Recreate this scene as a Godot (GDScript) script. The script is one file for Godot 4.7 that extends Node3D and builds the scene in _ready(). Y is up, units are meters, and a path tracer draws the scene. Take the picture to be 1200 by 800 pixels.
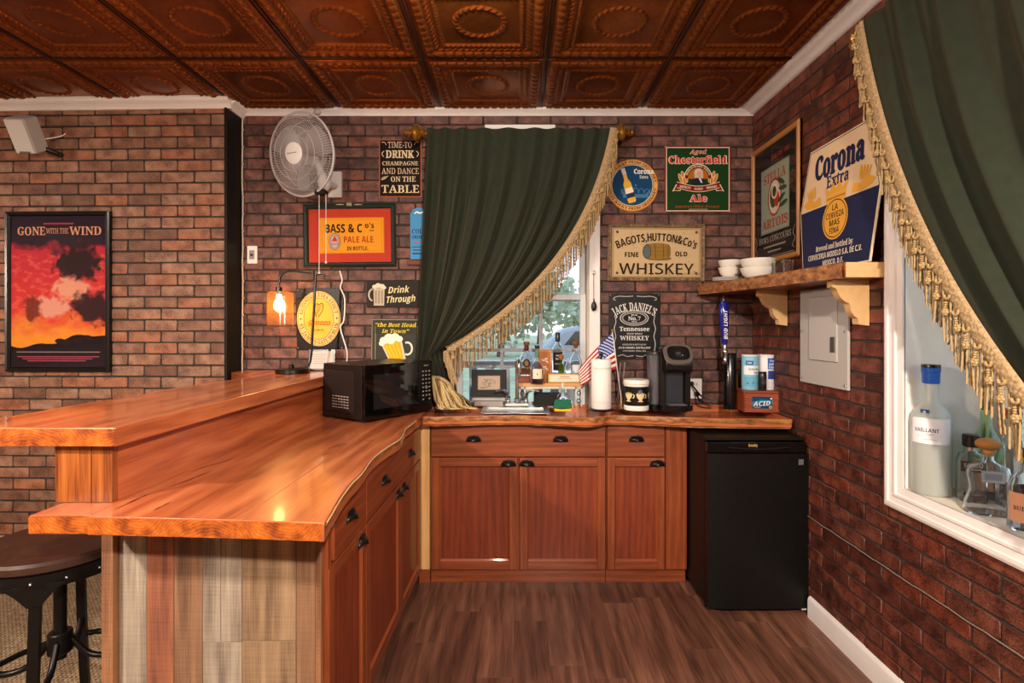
extends Node3D
# A home bar: brick walls, copper ceiling tiles, slab-wood peninsula, back cabinets with sink, fridge, tied velvet curtains.

const EYE := 1.427          # camera height; the camera stands at x = 0, z = 0 and looks along -z
const FOC := 620.0          # focal length in pixels of the 1200 x 800 frame
const BACK := 3.23          # back wall at z = -BACK
const RIGHT := 1.4375       # right wall at x = RIGHT
const CEIL := 2.742
const TOP := 0.944          # counter height
const BAR := 1.156          # raised bar height

var M := {}
var rng := RandomNumberGenerator.new()
var used := {}

func _ready():
	rng.seed = 7
	make_view()
	make_materials()
	make_room()
	make_ceiling()
	make_windows()
	make_outside()
	make_counters()
	make_cabinets()
	make_fridge()
	make_curtains()
	make_wall_things()
	make_signs()
	make_shelf()
	make_counter_things()
	make_sill_bottles()
	make_stool()

# ---------------------------------------------------------------- camera, sky, light
func make_view():
	var cam := Camera3D.new()
	cam.name = "camera"
	cam.projection = Camera3D.PROJECTION_FRUSTUM
	cam.near = 0.05
	cam.far = 200.0
	cam.size = 2.0 * 0.05 * 400.0 / FOC
	cam.frustum_offset = Vector2(-7.0, -19.0) / FOC * 0.05
	cam.position = Vector3(0, EYE, 0)
	add_child(cam)
	cam.current = true

	var env := Environment.new()
	env.background_mode = Environment.BG_SKY
	var sky := Sky.new()
	var sm := ProceduralSkyMaterial.new()
	sm.sky_top_color = Color(0.62, 0.72, 0.85)
	sm.sky_horizon_color = Color(0.93, 0.95, 0.97)
	sm.ground_horizon_color = Color(0.80, 0.82, 0.82)
	sm.ground_bottom_color = Color(0.45, 0.47, 0.42)
	sm.sky_energy_multiplier = 1.0
	sky.sky_material = sm
	env.sky = sky
	env.background_energy_multiplier = 3.0
	env.ambient_light_source = Environment.AMBIENT_SOURCE_DISABLED
	env.tonemap_mode = Environment.TONE_MAPPER_LINEAR
	env.tonemap_exposure = 1.0
	env.sdfgi_enabled = true
	env.ssao_enabled = true
	env.ssil_enabled = true
	var we := WorldEnvironment.new()
	we.environment = env
	add_child(we)

	# the room's lamps: bulbs under dark metal dome shades, hung from the ceiling behind and above what the camera sees
	pendant("dark dome pendant lamp hanging over the aisle", Vector3(0.45, 2.20, 0.70), 13.0)
	pendant("dark dome pendant lamp hanging over the stools", Vector3(-2.05, 1.98, -0.25), 7.5)
	pendant("dark dome pendant lamp hanging at the far side of the carpet", Vector3(-3.9, 2.35, -1.0), 2.5)
	# one bare bulb in a ceiling socket just above the frame
	pendant("small bare bulb in a ceiling socket over the aisle", Vector3(-0.20, 2.62, -1.70), 1.3, false)

func pendant(label: String, pos: Vector3, energy: float, shaded := true):
	var t = thing("pendant_lamp" if shaded else "ceiling_bulb", label, "lamp", pos, "room lamps")
	var r := 0.055 if shaded else 0.035
	var b := B.new()
	b.ball(Vector3.ZERO, Vector3.ONE * r, 20, 14)
	var gm := flat(Color(0.95, 0.93, 0.9), 0.4)
	gm.emission_enabled = true
	gm.emission = Color(1.0, 0.90, 0.78)
	gm.emission_energy_multiplier = 8.0
	put(t, "bulb", b, gm)
	var dark := flat(Color("2a1d14"), 0.4, 0.6)
	var top := CEIL - 0.02 - pos.y
	b = B.new()
	b.cyl(Vector3(0, r * 0.9, 0), 0.02, 0.05, 14, 0.003)
	b.cyl(Vector3(0, r + 0.03, 0), 0.006, maxf(0.01, top - r - 0.03), 10)
	b.cyl(Vector3(0, top - 0.02, 0), 0.05, 0.02, 20, 0.004)
	put(t, "stem", b, dark)
	if shaded:
		b = B.new()
		b.lathe([Vector2(0.150, 0.000), Vector2(0.152, 0.004), Vector2(0.135, 0.060), Vector2(0.095, 0.105), Vector2(0.030, 0.125), Vector2(0.0, 0.126)], 40)
		b.lathe([Vector2(0.0, 0.122), Vector2(0.029, 0.121), Vector2(0.093, 0.101), Vector2(0.132, 0.058), Vector2(0.148, 0.000), Vector2(0.150, 0.000)], 40)
		put(t, "shade", b, dark)
	var l := OmniLight3D.new()
	l.name = "bulb_glow"
	l.light_color = Color(1.0, 0.93, 0.855)
	l.light_energy = energy
	l.light_size = r
	l.omni_range = 14.0
	l.omni_attenuation = 2.0
	l.shadow_enabled = true
	t.add_child(l)

# ---------------------------------------------------------------- helpers
# a point of the room from where it shows in the frame and how deep it lies
func at(px: float, py: float, d: float) -> Vector3:
	return Vector3((px - 607.0) / FOC * d, EYE - (py - 381.0) / FOC * d, -d)

func at_y(px: float, py: float, y: float) -> Vector3:
	return at(px, py, (EYE - y) * FOC / (py - 381.0))

func at_right(px: float, py: float, x: float) -> Vector3:
	return at(px, py, x * FOC / (px - 607.0))

func numbered(parent: Node, called: String) -> String:
	var key := str(parent.get_instance_id()) + called
	var n: int = used.get(key, 0)
	used[key] = n + 1
	return called if n == 0 else "%s_%03d" % [called, n]

func thing(called: String, label: String, category: String, pos := Vector3.ZERO, group := "", turn := 0.0) -> Node3D:
	var o := Node3D.new()
	o.name = numbered(self, called)
	o.position = pos
	o.rotation.y = turn
	add_child(o)
	o.set_meta("label", label)
	o.set_meta("category", category)
	if group:
		o.set_meta("group", group)
	return o

func struct(called: String, label := "", pos := Vector3.ZERO) -> Node3D:
	var o := Node3D.new()
	o.name = numbered(self, called)
	o.position = pos
	add_child(o)
	o.set_meta("kind", "structure")
	if label:
		o.set_meta("label", label)
	return o

func put(parent: Node, called: String, shape, m: Material, xf := Transform3D.IDENTITY, label := "") -> MeshInstance3D:
	var o := MeshInstance3D.new()
	o.name = numbered(parent, called)
	o.mesh = shape.mesh() if shape is B else shape
	for s in o.mesh.get_surface_count():
		o.set_surface_override_material(s, m)
	o.transform = xf
	o.cast_shadow = GeometryInstance3D.SHADOW_CASTING_SETTING_ON
	parent.add_child(o)
	if label:
		o.set_meta("label", label)
	return o

func flat(c: Color, rough := 0.6, metal := 0.0) -> StandardMaterial3D:
	var m := StandardMaterial3D.new()
	m.albedo_color = c
	m.roughness = rough
	m.metallic = metal
	if rough >= 0.35 and metal < 0.3:
		m.metallic_specular = 0.3
	return m

func hexmat(h: String, rough := 0.6, metal := 0.0) -> StandardMaterial3D:
	return flat(Color(h), rough, metal)

func glass(c := Color(1, 1, 1), a := 0.0, rough := 0.0) -> StandardMaterial3D:
	var m := StandardMaterial3D.new()
	m.albedo_color = Color(c.r, c.g, c.b, a)
	m.roughness = rough
	m.transparency = BaseMaterial3D.TRANSPARENCY_ALPHA
	m.refraction_enabled = true
	m.refraction_scale = 0.05
	return m

func pane(a := 0.06) -> StandardMaterial3D:
	var m := StandardMaterial3D.new()
	m.albedo_color = Color(0.10, 0.12, 0.12, a)
	m.roughness = 0.0
	m.transparency = BaseMaterial3D.TRANSPARENCY_ALPHA
	return m

# a mesh builder: adds shapes, keeps normals, uvs and vertex colours
class B:
	var v := PackedVector3Array()
	var n := PackedVector3Array()
	var t := PackedVector2Array()
	var c := PackedColorArray()
	var i := PackedInt32Array()
	var xf := Transform3D.IDENTITY
	var col := Color.WHITE
	var uvo := Vector2.ZERO

	func vert(p: Vector3, nn: Vector3, uv := Vector2.ZERO) -> int:
		v.append(xf * p)
		n.append((xf.basis * nn).normalized())
		t.append(uv + uvo)
		c.append(col)
		return v.size() - 1

	func tri(a: int, b: int, d: int):
		var g := (v[d] - v[a]).cross(v[b] - v[a])
		if g.dot(n[a] + n[b] + n[d]) >= 0.0:
			i.append_array([a, b, d])
		else:
			i.append_array([a, d, b])

	func quad_i(a: int, b: int, d: int, e: int):
		tri(a, b, d)
		tri(a, d, e)

	func quad(p0: Vector3, p1: Vector3, p2: Vector3, p3: Vector3, uv0 := Vector2(0, 0), uv1 := Vector2(1, 0), uv2 := Vector2(1, 1), uv3 := Vector2(0, 1), nn := Vector3.ZERO):
		var g := nn if nn != Vector3.ZERO else (p2 - p0).cross(p1 - p0).normalized()
		quad_i(vert(p0, g, uv0), vert(p1, g, uv1), vert(p2, g, uv2), vert(p3, g, uv3))

	func uv_for(p: Vector3, k: int, axis: int) -> Vector2:
		var o := [0, 1, 2]
		o.erase(k)
		if k == axis:
			return Vector2(p[o[0]], p[o[1]])
		o.erase(axis)
		return Vector2(p[axis], p[o[0]])

	func box(mn: Vector3, mx: Vector3, bev := 0.0, axis := 0):
		var ctr := (mn + mx) / 2
		var h := (mx - mn) / 2
		bev = minf(bev, minf(h.x, minf(h.y, h.z)) * 0.9)
		var id := {}
		for k in 3:
			var a := (k + 1) % 3
			var b := (k + 2) % 3
			for s in [-1, 1]:
				var nn := Vector3.ZERO
				nn[k] = s
				for sa in [-1, 1]:
					for sb in [-1, 1]:
						var p := Vector3.ZERO
						p[k] = s * h[k]
						p[a] = sa * (h[a] - bev)
						p[b] = sb * (h[b] - bev)
						var q := [0, 0, 0]
						q[k] = s
						q[a] = sa
						q[b] = sb
						id[[k, q[0], q[1], q[2]]] = vert(ctr + p, nn, uv_for(ctr + p, k, axis))
				var f := func(sa: int, sb: int) -> int:
					var q := [0, 0, 0]
					q[k] = s
					q[a] = sa
					q[b] = sb
					return id[[k, q[0], q[1], q[2]]]
				quad_i(f.call(-1, -1), f.call(1, -1), f.call(1, 1), f.call(-1, 1))
		if bev <= 0.0:
			return
		for k in 3:            # edges along axis k
			var a := (k + 1) % 3
			var b := (k + 2) % 3
			for sa in [-1, 1]:
				for sb in [-1, 1]:
					var q := [0, 0, 0]
					q[a] = sa
					q[b] = sb
					q[k] = -1
					var a0: int = id[[a, q[0], q[1], q[2]]]
					var b0: int = id[[b, q[0], q[1], q[2]]]
					q[k] = 1
					var a1: int = id[[a, q[0], q[1], q[2]]]
					var b1: int = id[[b, q[0], q[1], q[2]]]
					quad_i(a0, a1, b1, b0)
		for x in [-1, 1]:
			for y in [-1, 1]:
				for z in [-1, 1]:
					tri(id[[0, x, y, z]], id[[1, x, y, z]], id[[2, x, y, z]])

	# surface of revolution about y; prof holds (radius, height); kinks sharper than about 35 degrees stay sharp
	func lathe(prof: Array, segs := 24, a0 := 0.0, a1 := TAU, sx := 1.0, sz := 1.0):
		var m := prof.size()
		for k in m - 1:
			var p: Vector2 = prof[k]
			var q: Vector2 = prof[k + 1]
			if p.distance_to(q) < 1e-7:
				continue
			var nn := Vector2((q - p).y, -(q - p).x).normalized()
			var n0 := nn
			var n1 := nn
			if k > 0:
				var e: Vector2 = p - prof[k - 1]
				var en := Vector2(e.y, -e.x).normalized()
				if en.dot(nn) > 0.8:
					n0 = (en + nn).normalized()
			if k < m - 2:
				var e: Vector2 = prof[k + 2] - q
				var en := Vector2(e.y, -e.x).normalized()
				if en.dot(nn) > 0.8:
					n1 = (en + nn).normalized()
			var row := []
			for j in segs + 1:
				var an := a0 + (a1 - a0) * j / segs
				var cs := cos(an)
				var sn := sin(an)
				row.append([vert(Vector3(p.x * cs * sx, p.y, p.x * sn * sz), Vector3(n0.x * cs / sx, n0.y, n0.x * sn / sz), Vector2(float(j) / segs, p.y)),
					vert(Vector3(q.x * cs * sx, q.y, q.x * sn * sz), Vector3(n1.x * cs / sx, n1.y, n1.x * sn / sz), Vector2(float(j) / segs, q.y))])
			for j in segs:
				quad_i(row[j][0], row[j + 1][0], row[j + 1][1], row[j][1])

	func cyl(p: Vector3, r: float, h: float, segs := 20, bev := 0.0):
		var keep := xf
		xf = xf * Transform3D(Basis.IDENTITY, p)
		if bev > 0.0:
			lathe([Vector2(0, 0), Vector2(r - bev, 0), Vector2(r, bev), Vector2(r, h - bev), Vector2(r - bev, h), Vector2(0, h)], segs)
		else:
			lathe([Vector2(0, 0), Vector2(r, 0), Vector2(r, h), Vector2(0, h)], segs)
		xf = keep

	func ball(p: Vector3, r: Vector3, segs := 12, rings := 8):
		var rows := []
		for a in rings + 1:
			var ph := PI * a / rings
			var row := []
			for b in segs + 1:
				var th := TAU * b / segs
				var d := Vector3(sin(ph) * cos(th), cos(ph), sin(ph) * sin(th))
				row.append(vert(p + d * r, d / r, Vector2(float(b) / segs, float(a) / rings)))
			rows.append(row)
		for a in rings:
			for b in segs:
				quad_i(rows[a][b], rows[a][b + 1], rows[a + 1][b + 1], rows[a + 1][b])

	func tube(pts: Array, r, sides := 8, caps := true):
		var m := pts.size()
		var rows := []
		var up := Vector3.UP
		for k in m:
			var d: Vector3 = (pts[mini(k + 1, m - 1)] - pts[maxi(k - 1, 0)]).normalized()
			if absf(d.dot(up)) > 0.95:
				up = Vector3.RIGHT if absf(d.x) < 0.9 else Vector3.FORWARD
			var x := d.cross(up).normalized()
			var y := x.cross(d).normalized()
			up = y
			var rr: float = r[k] if r is Array else r
			var row := []
			for s in sides + 1:
				var an := TAU * s / sides
				var q := x * cos(an) + y * sin(an)
				row.append(vert(pts[k] + q * rr, q, Vector2(float(s) / sides, float(k))))
			rows.append(row)
			if caps and (k == 0 or k == m - 1):
				var e := -d if k == 0 else d
				var ctr := vert(pts[k], e)
				var cap := []
				for s in sides + 1:
					var an := TAU * s / sides
					cap.append(vert(pts[k] + (x * cos(an) + y * sin(an)) * rr, e))
				for s in sides:
					tri(ctr, cap[s], cap[s + 1])
		for k in m - 1:
			for s in sides:
				quad_i(rows[k][s], rows[k][s + 1], rows[k + 1][s + 1], rows[k + 1][s])

	# rows of points as one smooth sheet
	func sheet(rows: Array, closed := false, flip := false, uvs := Vector2(1, 1)):
		var h := rows.size()
		var w: int = rows[0].size()
		var id := []
		for a in h:
			var line := []
			for b in w:
				var pb: Vector3 = rows[a][(b - 1 + w) % w if closed else maxi(b - 1, 0)]
				var nb: Vector3 = rows[a][(b + 1) % w if closed else mini(b + 1, w - 1)]
				var pa: Vector3 = rows[maxi(a - 1, 0)][b]
				var na: Vector3 = rows[mini(a + 1, h - 1)][b]
				var nn := (nb - pb).cross(na - pa).normalized()
				line.append(vert(rows[a][b], -nn if flip else nn, Vector2(float(b) / (w - 1) * uvs.x, float(a) / maxi(h - 1, 1) * uvs.y)))
			id.append(line)
		for a in h - 1:
			for b in (w if closed else w - 1):
				var b2 := (b + 1) % w
				quad_i(id[a][b], id[a][b2], id[a + 1][b2], id[a + 1][b])

	# an outline in x, y pushed out along z from z0 to z1, its front rim rounded by bev
	func prism(poly: Array, z0: float, z1: float, bev := 0.0, axis := 0):
		var pl := PackedVector2Array(poly)
		if not Geometry2D.is_polygon_clockwise(pl):
			pl.reverse()
		var m := pl.size()
		var inn := PackedVector2Array()
		var outw := []
		for k in m:
			var e0 := (pl[k] - pl[(k - 1 + m) % m]).normalized()
			var e1 := (pl[(k + 1) % m] - pl[k]).normalized()
			var n0 := Vector2(-e0.y, e0.x)
			var n1 := Vector2(-e1.y, e1.x)
			var av := (n0 + n1).normalized()
			outw.append(-av)
			inn.append(pl[k] + av * bev / maxf(0.5, av.dot(n1)))
		# find the outward side
		var test := pl[0] + (outw[0] as Vector2) * 1e-4
		var sgn := -1.0 if Geometry2D.is_point_in_polygon(test, pl) else 1.0
		if sgn < 0.0:
			for k in m:
				inn[k] = pl[k] * 2.0 - inn[k]
				outw[k] = -outw[k]
		for side in 2:
			var ring := inn
			var z := z1 if side == 0 else z0
			var nn := Vector3(0, 0, 1 if side == 0 else -1)
			if side == 1:
				ring = pl
			var idx := Geometry2D.triangulate_polygon(ring)
			var base := v.size()
			for k in m:
				var p := Vector3(ring[k].x, ring[k].y, z)
				vert(p, nn, Vector2(p.x, p.y) if axis == 0 else Vector2(p.y, p.x))
			for k in range(0, idx.size(), 3):
				tri(base + idx[k], base + idx[k + 1], base + idx[k + 2])
		var run := 0.0
		for k in m:
			var k2 := (k + 1) % m
			var e := pl[k2] - pl[k]
			var ln := e.length()
			if ln < 1e-7:
				continue
			var nn2 := Vector2(e.y, -e.x).normalized()
			if nn2.dot((outw[k] as Vector2) + (outw[k2] as Vector2)) < 0:
				nn2 = -nn2
			var nn := Vector3(nn2.x, nn2.y, 0)
			var na := nn
			var nb := nn
			if nn2.dot(outw[k]) > 0.9:
				na = Vector3(outw[k].x, outw[k].y, 0)
			if nn2.dot(outw[k2]) > 0.9:
				nb = Vector3(outw[k2].x, outw[k2].y, 0)
			var zt := z1 - bev
			var a := vert(Vector3(pl[k].x, pl[k].y, z0), na, Vector2(run, z0))
			var b := vert(Vector3(pl[k2].x, pl[k2].y, z0), nb, Vector2(run + ln, z0))
			var cc := vert(Vector3(pl[k2].x, pl[k2].y, zt), nb, Vector2(run + ln, zt))
			var d := vert(Vector3(pl[k].x, pl[k].y, zt), na, Vector2(run, zt))
			quad_i(a, b, cc, d)
			if bev > 0.0:
				var f := Vector3(0, 0, 1)
				var g := vert(Vector3(inn[k2].x, inn[k2].y, z1), f, Vector2(run + ln, z1))
				var hh := vert(Vector3(inn[k].x, inn[k].y, z1), f, Vector2(run, z1))
				quad_i(d, cc, g, hh)
			run += ln

	func add(m: Mesh, at_: Transform3D):
		var a := m.surface_get_arrays(0)
		var base := v.size()
		var keep := xf
		xf = xf * at_
		var vs: PackedVector3Array = a[Mesh.ARRAY_VERTEX]
		var ns: PackedVector3Array = a[Mesh.ARRAY_NORMAL]
		var ts: PackedVector2Array = a[Mesh.ARRAY_TEX_UV]
		for k in vs.size():
			vert(vs[k], ns[k], ts[k])
		for k in a[Mesh.ARRAY_INDEX]:
			i.append(base + k)
		xf = keep

	func mesh() -> ArrayMesh:
		var a := []
		a.resize(Mesh.ARRAY_MAX)
		a[Mesh.ARRAY_VERTEX] = v
		a[Mesh.ARRAY_NORMAL] = n
		a[Mesh.ARRAY_TEX_UV] = t
		a[Mesh.ARRAY_COLOR] = c
		a[Mesh.ARRAY_INDEX] = i
		var m := ArrayMesh.new()
		m.add_surface_from_arrays(Mesh.PRIMITIVE_TRIANGLES, a)
		return m

# from z-forward prism space to a slab lying flat: outline x, y becomes x, z
const LIE := Transform3D(Basis(Vector3(1, 0, 0), Vector3(0, 0, -1), Vector3(0, 1, 0)), Vector3.ZERO)

# smooth curve through points
func curve(pts: Array, per := 6) -> Array:
	var out := []
	var m := pts.size()
	for k in m - 1:
		var p0 = pts[maxi(k - 1, 0)]
		var p1 = pts[k]
		var p2 = pts[k + 1]
		var p3 = pts[mini(k + 2, m - 1)]
		for s in per:
			var u := float(s) / per
			out.append(0.5 * (2 * p1 + (p2 - p0) * u + (2 * p0 - 5 * p1 + 4 * p2 - p3) * u * u + (3 * p1 - p0 - 3 * p2 + p3) * u * u * u))
	out.append(pts[m - 1])
	return out

# ---------------------------------------------------------------- materials
func noise(seed_: int, freq: float, oct := 3) -> FastNoiseLite:
	var f := FastNoiseLite.new()
	f.seed = seed_
	f.noise_type = FastNoiseLite.TYPE_SIMPLEX_SMOOTH
	f.frequency = freq
	f.fractal_octaves = oct
	return f

func tex(w: int, h: int, data: PackedByteArray) -> ImageTexture:
	return ImageTexture.create_from_image(Image.create_from_data(w, h, false, Image.FORMAT_RGB8, data))

func grain(n1: FastNoiseLite, n2: FastNoiseLite, n3: FastNoiseLite, u: float, vv: float, rings: float, wave: float, streak: float, patch: float, saw: float) -> float:
	var r := (vv + n1.get_noise_2d(u * 0.55, vv * 3.0) * wave) * rings
	var ring := 0.5 + 0.5 * sin(TAU * r + 2.0 * n1.get_noise_2d(u * 0.5 + 9.0, vv * 9.0))
	ring = ring * ring
	var tt := 0.5 + (ring - 0.45) * 0.26 + n2.get_noise_2d(u * 5.0, vv * 230.0) * streak + n3.get_noise_2d(u * 1.5 + 31.0, vv * 14.0 + 7.0) * patch
	if saw > 0.0:
		tt += saw * n3.get_noise_2d(u * 160.0, vv * 3.0)
	return tt

# flat-sawn timber, grain along u: size in metres, dark / mid / light colours
func wood_tex(w: int, h: int, L: float, W: float, seed_: int, dark: Color, mid: Color, light: Color, rings := 18.0, wave := 0.05, streak := 0.35, patch := 0.3, saw := 0.0) -> ImageTexture:
	var d := PackedByteArray()
	d.resize(w * h * 3)
	var n1 := noise(seed_, 1.0, 2)
	var n2 := noise(seed_ + 1, 1.0, 2)
	var n3 := noise(seed_ + 2, 1.0, 3)
	var k := 0
	for y in h:
		var vv := W * y / h
		for x in w:
			var u := L * x / w
			var tt := grain(n1, n2, n3, u, vv, rings, wave, streak, patch, saw)
			# blend over the edges so that the picture repeats without a seam
			var bu := clampf((u - L * 0.9) / (L * 0.1), 0, 1)
			var bv := clampf((vv - W * 0.9) / (W * 0.1), 0, 1)
			if bu > 0.0:
				tt = lerpf(tt, grain(n1, n2, n3, u - L, vv, rings, wave, streak, patch, saw), bu)
			if bv > 0.0:
				tt = lerpf(tt, grain(n1, n2, n3, u, vv - W, rings, wave, streak, patch, saw), bv)
			tt = clampf(tt, 0.0, 1.0)
			var c := dark.lerp(mid, tt * 2.0) if tt < 0.5 else mid.lerp(light, tt * 2.0 - 1.0)
			d[k] = int(clampf(c.r, 0, 1) * 255)
			d[k + 1] = int(clampf(c.g, 0, 1) * 255)
			d[k + 2] = int(clampf(c.b, 0, 1) * 255)
			k += 3
	return tex(w, h, d)

# the sawn end of a log board: rings about hearts outside the board
func end_grain_tex(seed_: int, dark: Color, mid: Color, light: Color) -> ImageTexture:
	var w := 768
	var h := 96
	var d := PackedByteArray()
	d.resize(w * h * 3)
	var n1 := noise(seed_, 1.0, 3)
	var hearts := [Vector2(0.15, 0.13), Vector2(0.40, -0.10), Vector2(0.66, 0.15), Vector2(0.9, -0.12)]
	var k := 0
	for y in h:
		for x in w:
			var p := Vector2(float(x) / w, float(y) / w)
			var hc: Vector2 = hearts[clampi(int(p.x * 4.0), 0, 3)]
			var r := p.distance_to(hc) + n1.get_noise_2d(p.x * 9.0, p.y * 9.0) * 0.012
			var tt := 0.5 + 0.09 * sin(r * 620.0) + 0.45 * n1.get_noise_2d(p.x * 14.0, p.y * 14.0) + 0.28 * n1.get_noise_2d(p.x * 260.0, p.y * 260.0)
			tt = clampf(tt, 0.0, 1.0)
			var c := dark.lerp(mid, tt * 2.0) if tt < 0.5 else mid.lerp(light, tt * 2.0 - 1.0)
			d[k] = int(c.r * 255)
			d[k + 1] = int(c.g * 255)
			d[k + 2] = int(c.b * 255)
			k += 3
	return tex(w, h, d)

# blotches between three colours with fine specks
func speckle_tex(s: int, seed_: int, dark: Color, mid: Color, light: Color, f1: float, f2: float, a1 := 0.5, a2 := 0.4, specks := 0.0) -> ImageTexture:
	var d := PackedByteArray()
	d.resize(s * s * 3)
	var n1 := noise(seed_, f1, 3)
	var n2 := noise(seed_ + 5, f2, 2)
	var n3 := noise(seed_ + 9, f2 * 1.4, 1)
	var k := 0
	for y in s:
		for x in s:
			# blend over the edge so that the picture repeats without a seam
			var fx := float(x)
			var fy := float(y)
			var bx := clampf((fx - s * 0.85) / (s * 0.15), 0, 1)
			var by := clampf((fy - s * 0.85) / (s * 0.15), 0, 1)
			var a := n1.get_noise_2d(fx, fy)
			var b := n2.get_noise_2d(fx, fy)
			if bx > 0.0 or by > 0.0:
				a = lerpf(lerpf(a, n1.get_noise_2d(fx - s, fy), bx), lerpf(n1.get_noise_2d(fx, fy - s), n1.get_noise_2d(fx - s, fy - s), bx), by)
				b = lerpf(lerpf(b, n2.get_noise_2d(fx - s, fy), bx), lerpf(n2.get_noise_2d(fx, fy - s), n2.get_noise_2d(fx - s, fy - s), bx), by)
			var tt := clampf(0.5 + a * a1 + b * a2, 0.0, 1.0)
			if specks > 0.0 and n3.get_noise_2d(fx, fy) > 1.0 - specks:
				tt = 0.0
			var c := dark.lerp(mid, tt * 2.0) if tt < 0.5 else mid.lerp(light, tt * 2.0 - 1.0)
			d[k] = int(c.r * 255)
			d[k + 1] = int(c.g * 255)
			d[k + 2] = int(c.b * 255)
			k += 3
	return tex(s, s, d)

func sisal_tex() -> ImageTexture:
	var s := 512
	var d := PackedByteArray()
	d.resize(s * s * 3)
	var n1 := noise(71, 0.02, 2)
	var n2 := noise(72, 0.4, 1)
	var k := 0
	for y in s:
		for x in s:
			var row := y / 16
			var p := float((x + (8 if row % 2 else 0)) % 32) / 32.0
			var q := float(y % 16) / 16.0
			var bump := sin(PI * fposmod(p + q * (0.5 if row % 2 else -0.5), 1.0)) * sin(PI * q)
			var tt := clampf(0.12 + 0.75 * bump + 0.25 * n1.get_noise_2d(x, y) + 0.25 * n2.get_noise_2d(x, y), 0, 1)
			var c := Color(0.26, 0.20, 0.14).lerp(Color(0.76, 0.66, 0.52), tt)
			d[k] = int(c.r * 255)
			d[k + 1] = int(c.g * 255)
			d[k + 2] = int(c.b * 255)
			k += 3
	return tex(s, s, d)

func wood(key: String, t: ImageTexture, L: float, W: float, rough: float, bump := 0.03, coat := 0.0, tint := Color.WHITE) -> StandardMaterial3D:
	var m := StandardMaterial3D.new()
	m.albedo_texture = t
	m.albedo_color = tint
	m.uv1_scale = Vector3(1.0 / L, 1.0 / W, 1)
	m.roughness = rough
	if bump > 0.0:
		m.heightmap_enabled = true
		m.heightmap_texture = t
		m.heightmap_scale = bump
	if coat > 0.0:
		m.clearcoat_enabled = true
		m.clearcoat = coat
		m.clearcoat_roughness = 0.07
	M[key] = m
	return m

func tri_mat(t: ImageTexture, scale: float, rough: float, bump := 0.05, tint := Color.WHITE) -> StandardMaterial3D:
	var m := StandardMaterial3D.new()
	m.albedo_texture = t
	m.albedo_color = tint
	m.roughness = rough
	m.uv1_triplanar = true
	m.uv1_world_triplanar = true
	m.uv1_scale = Vector3.ONE * scale
	if bump > 0.0:
		m.heightmap_enabled = true
		m.heightmap_texture = t
		m.heightmap_scale = bump
	return m

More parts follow.
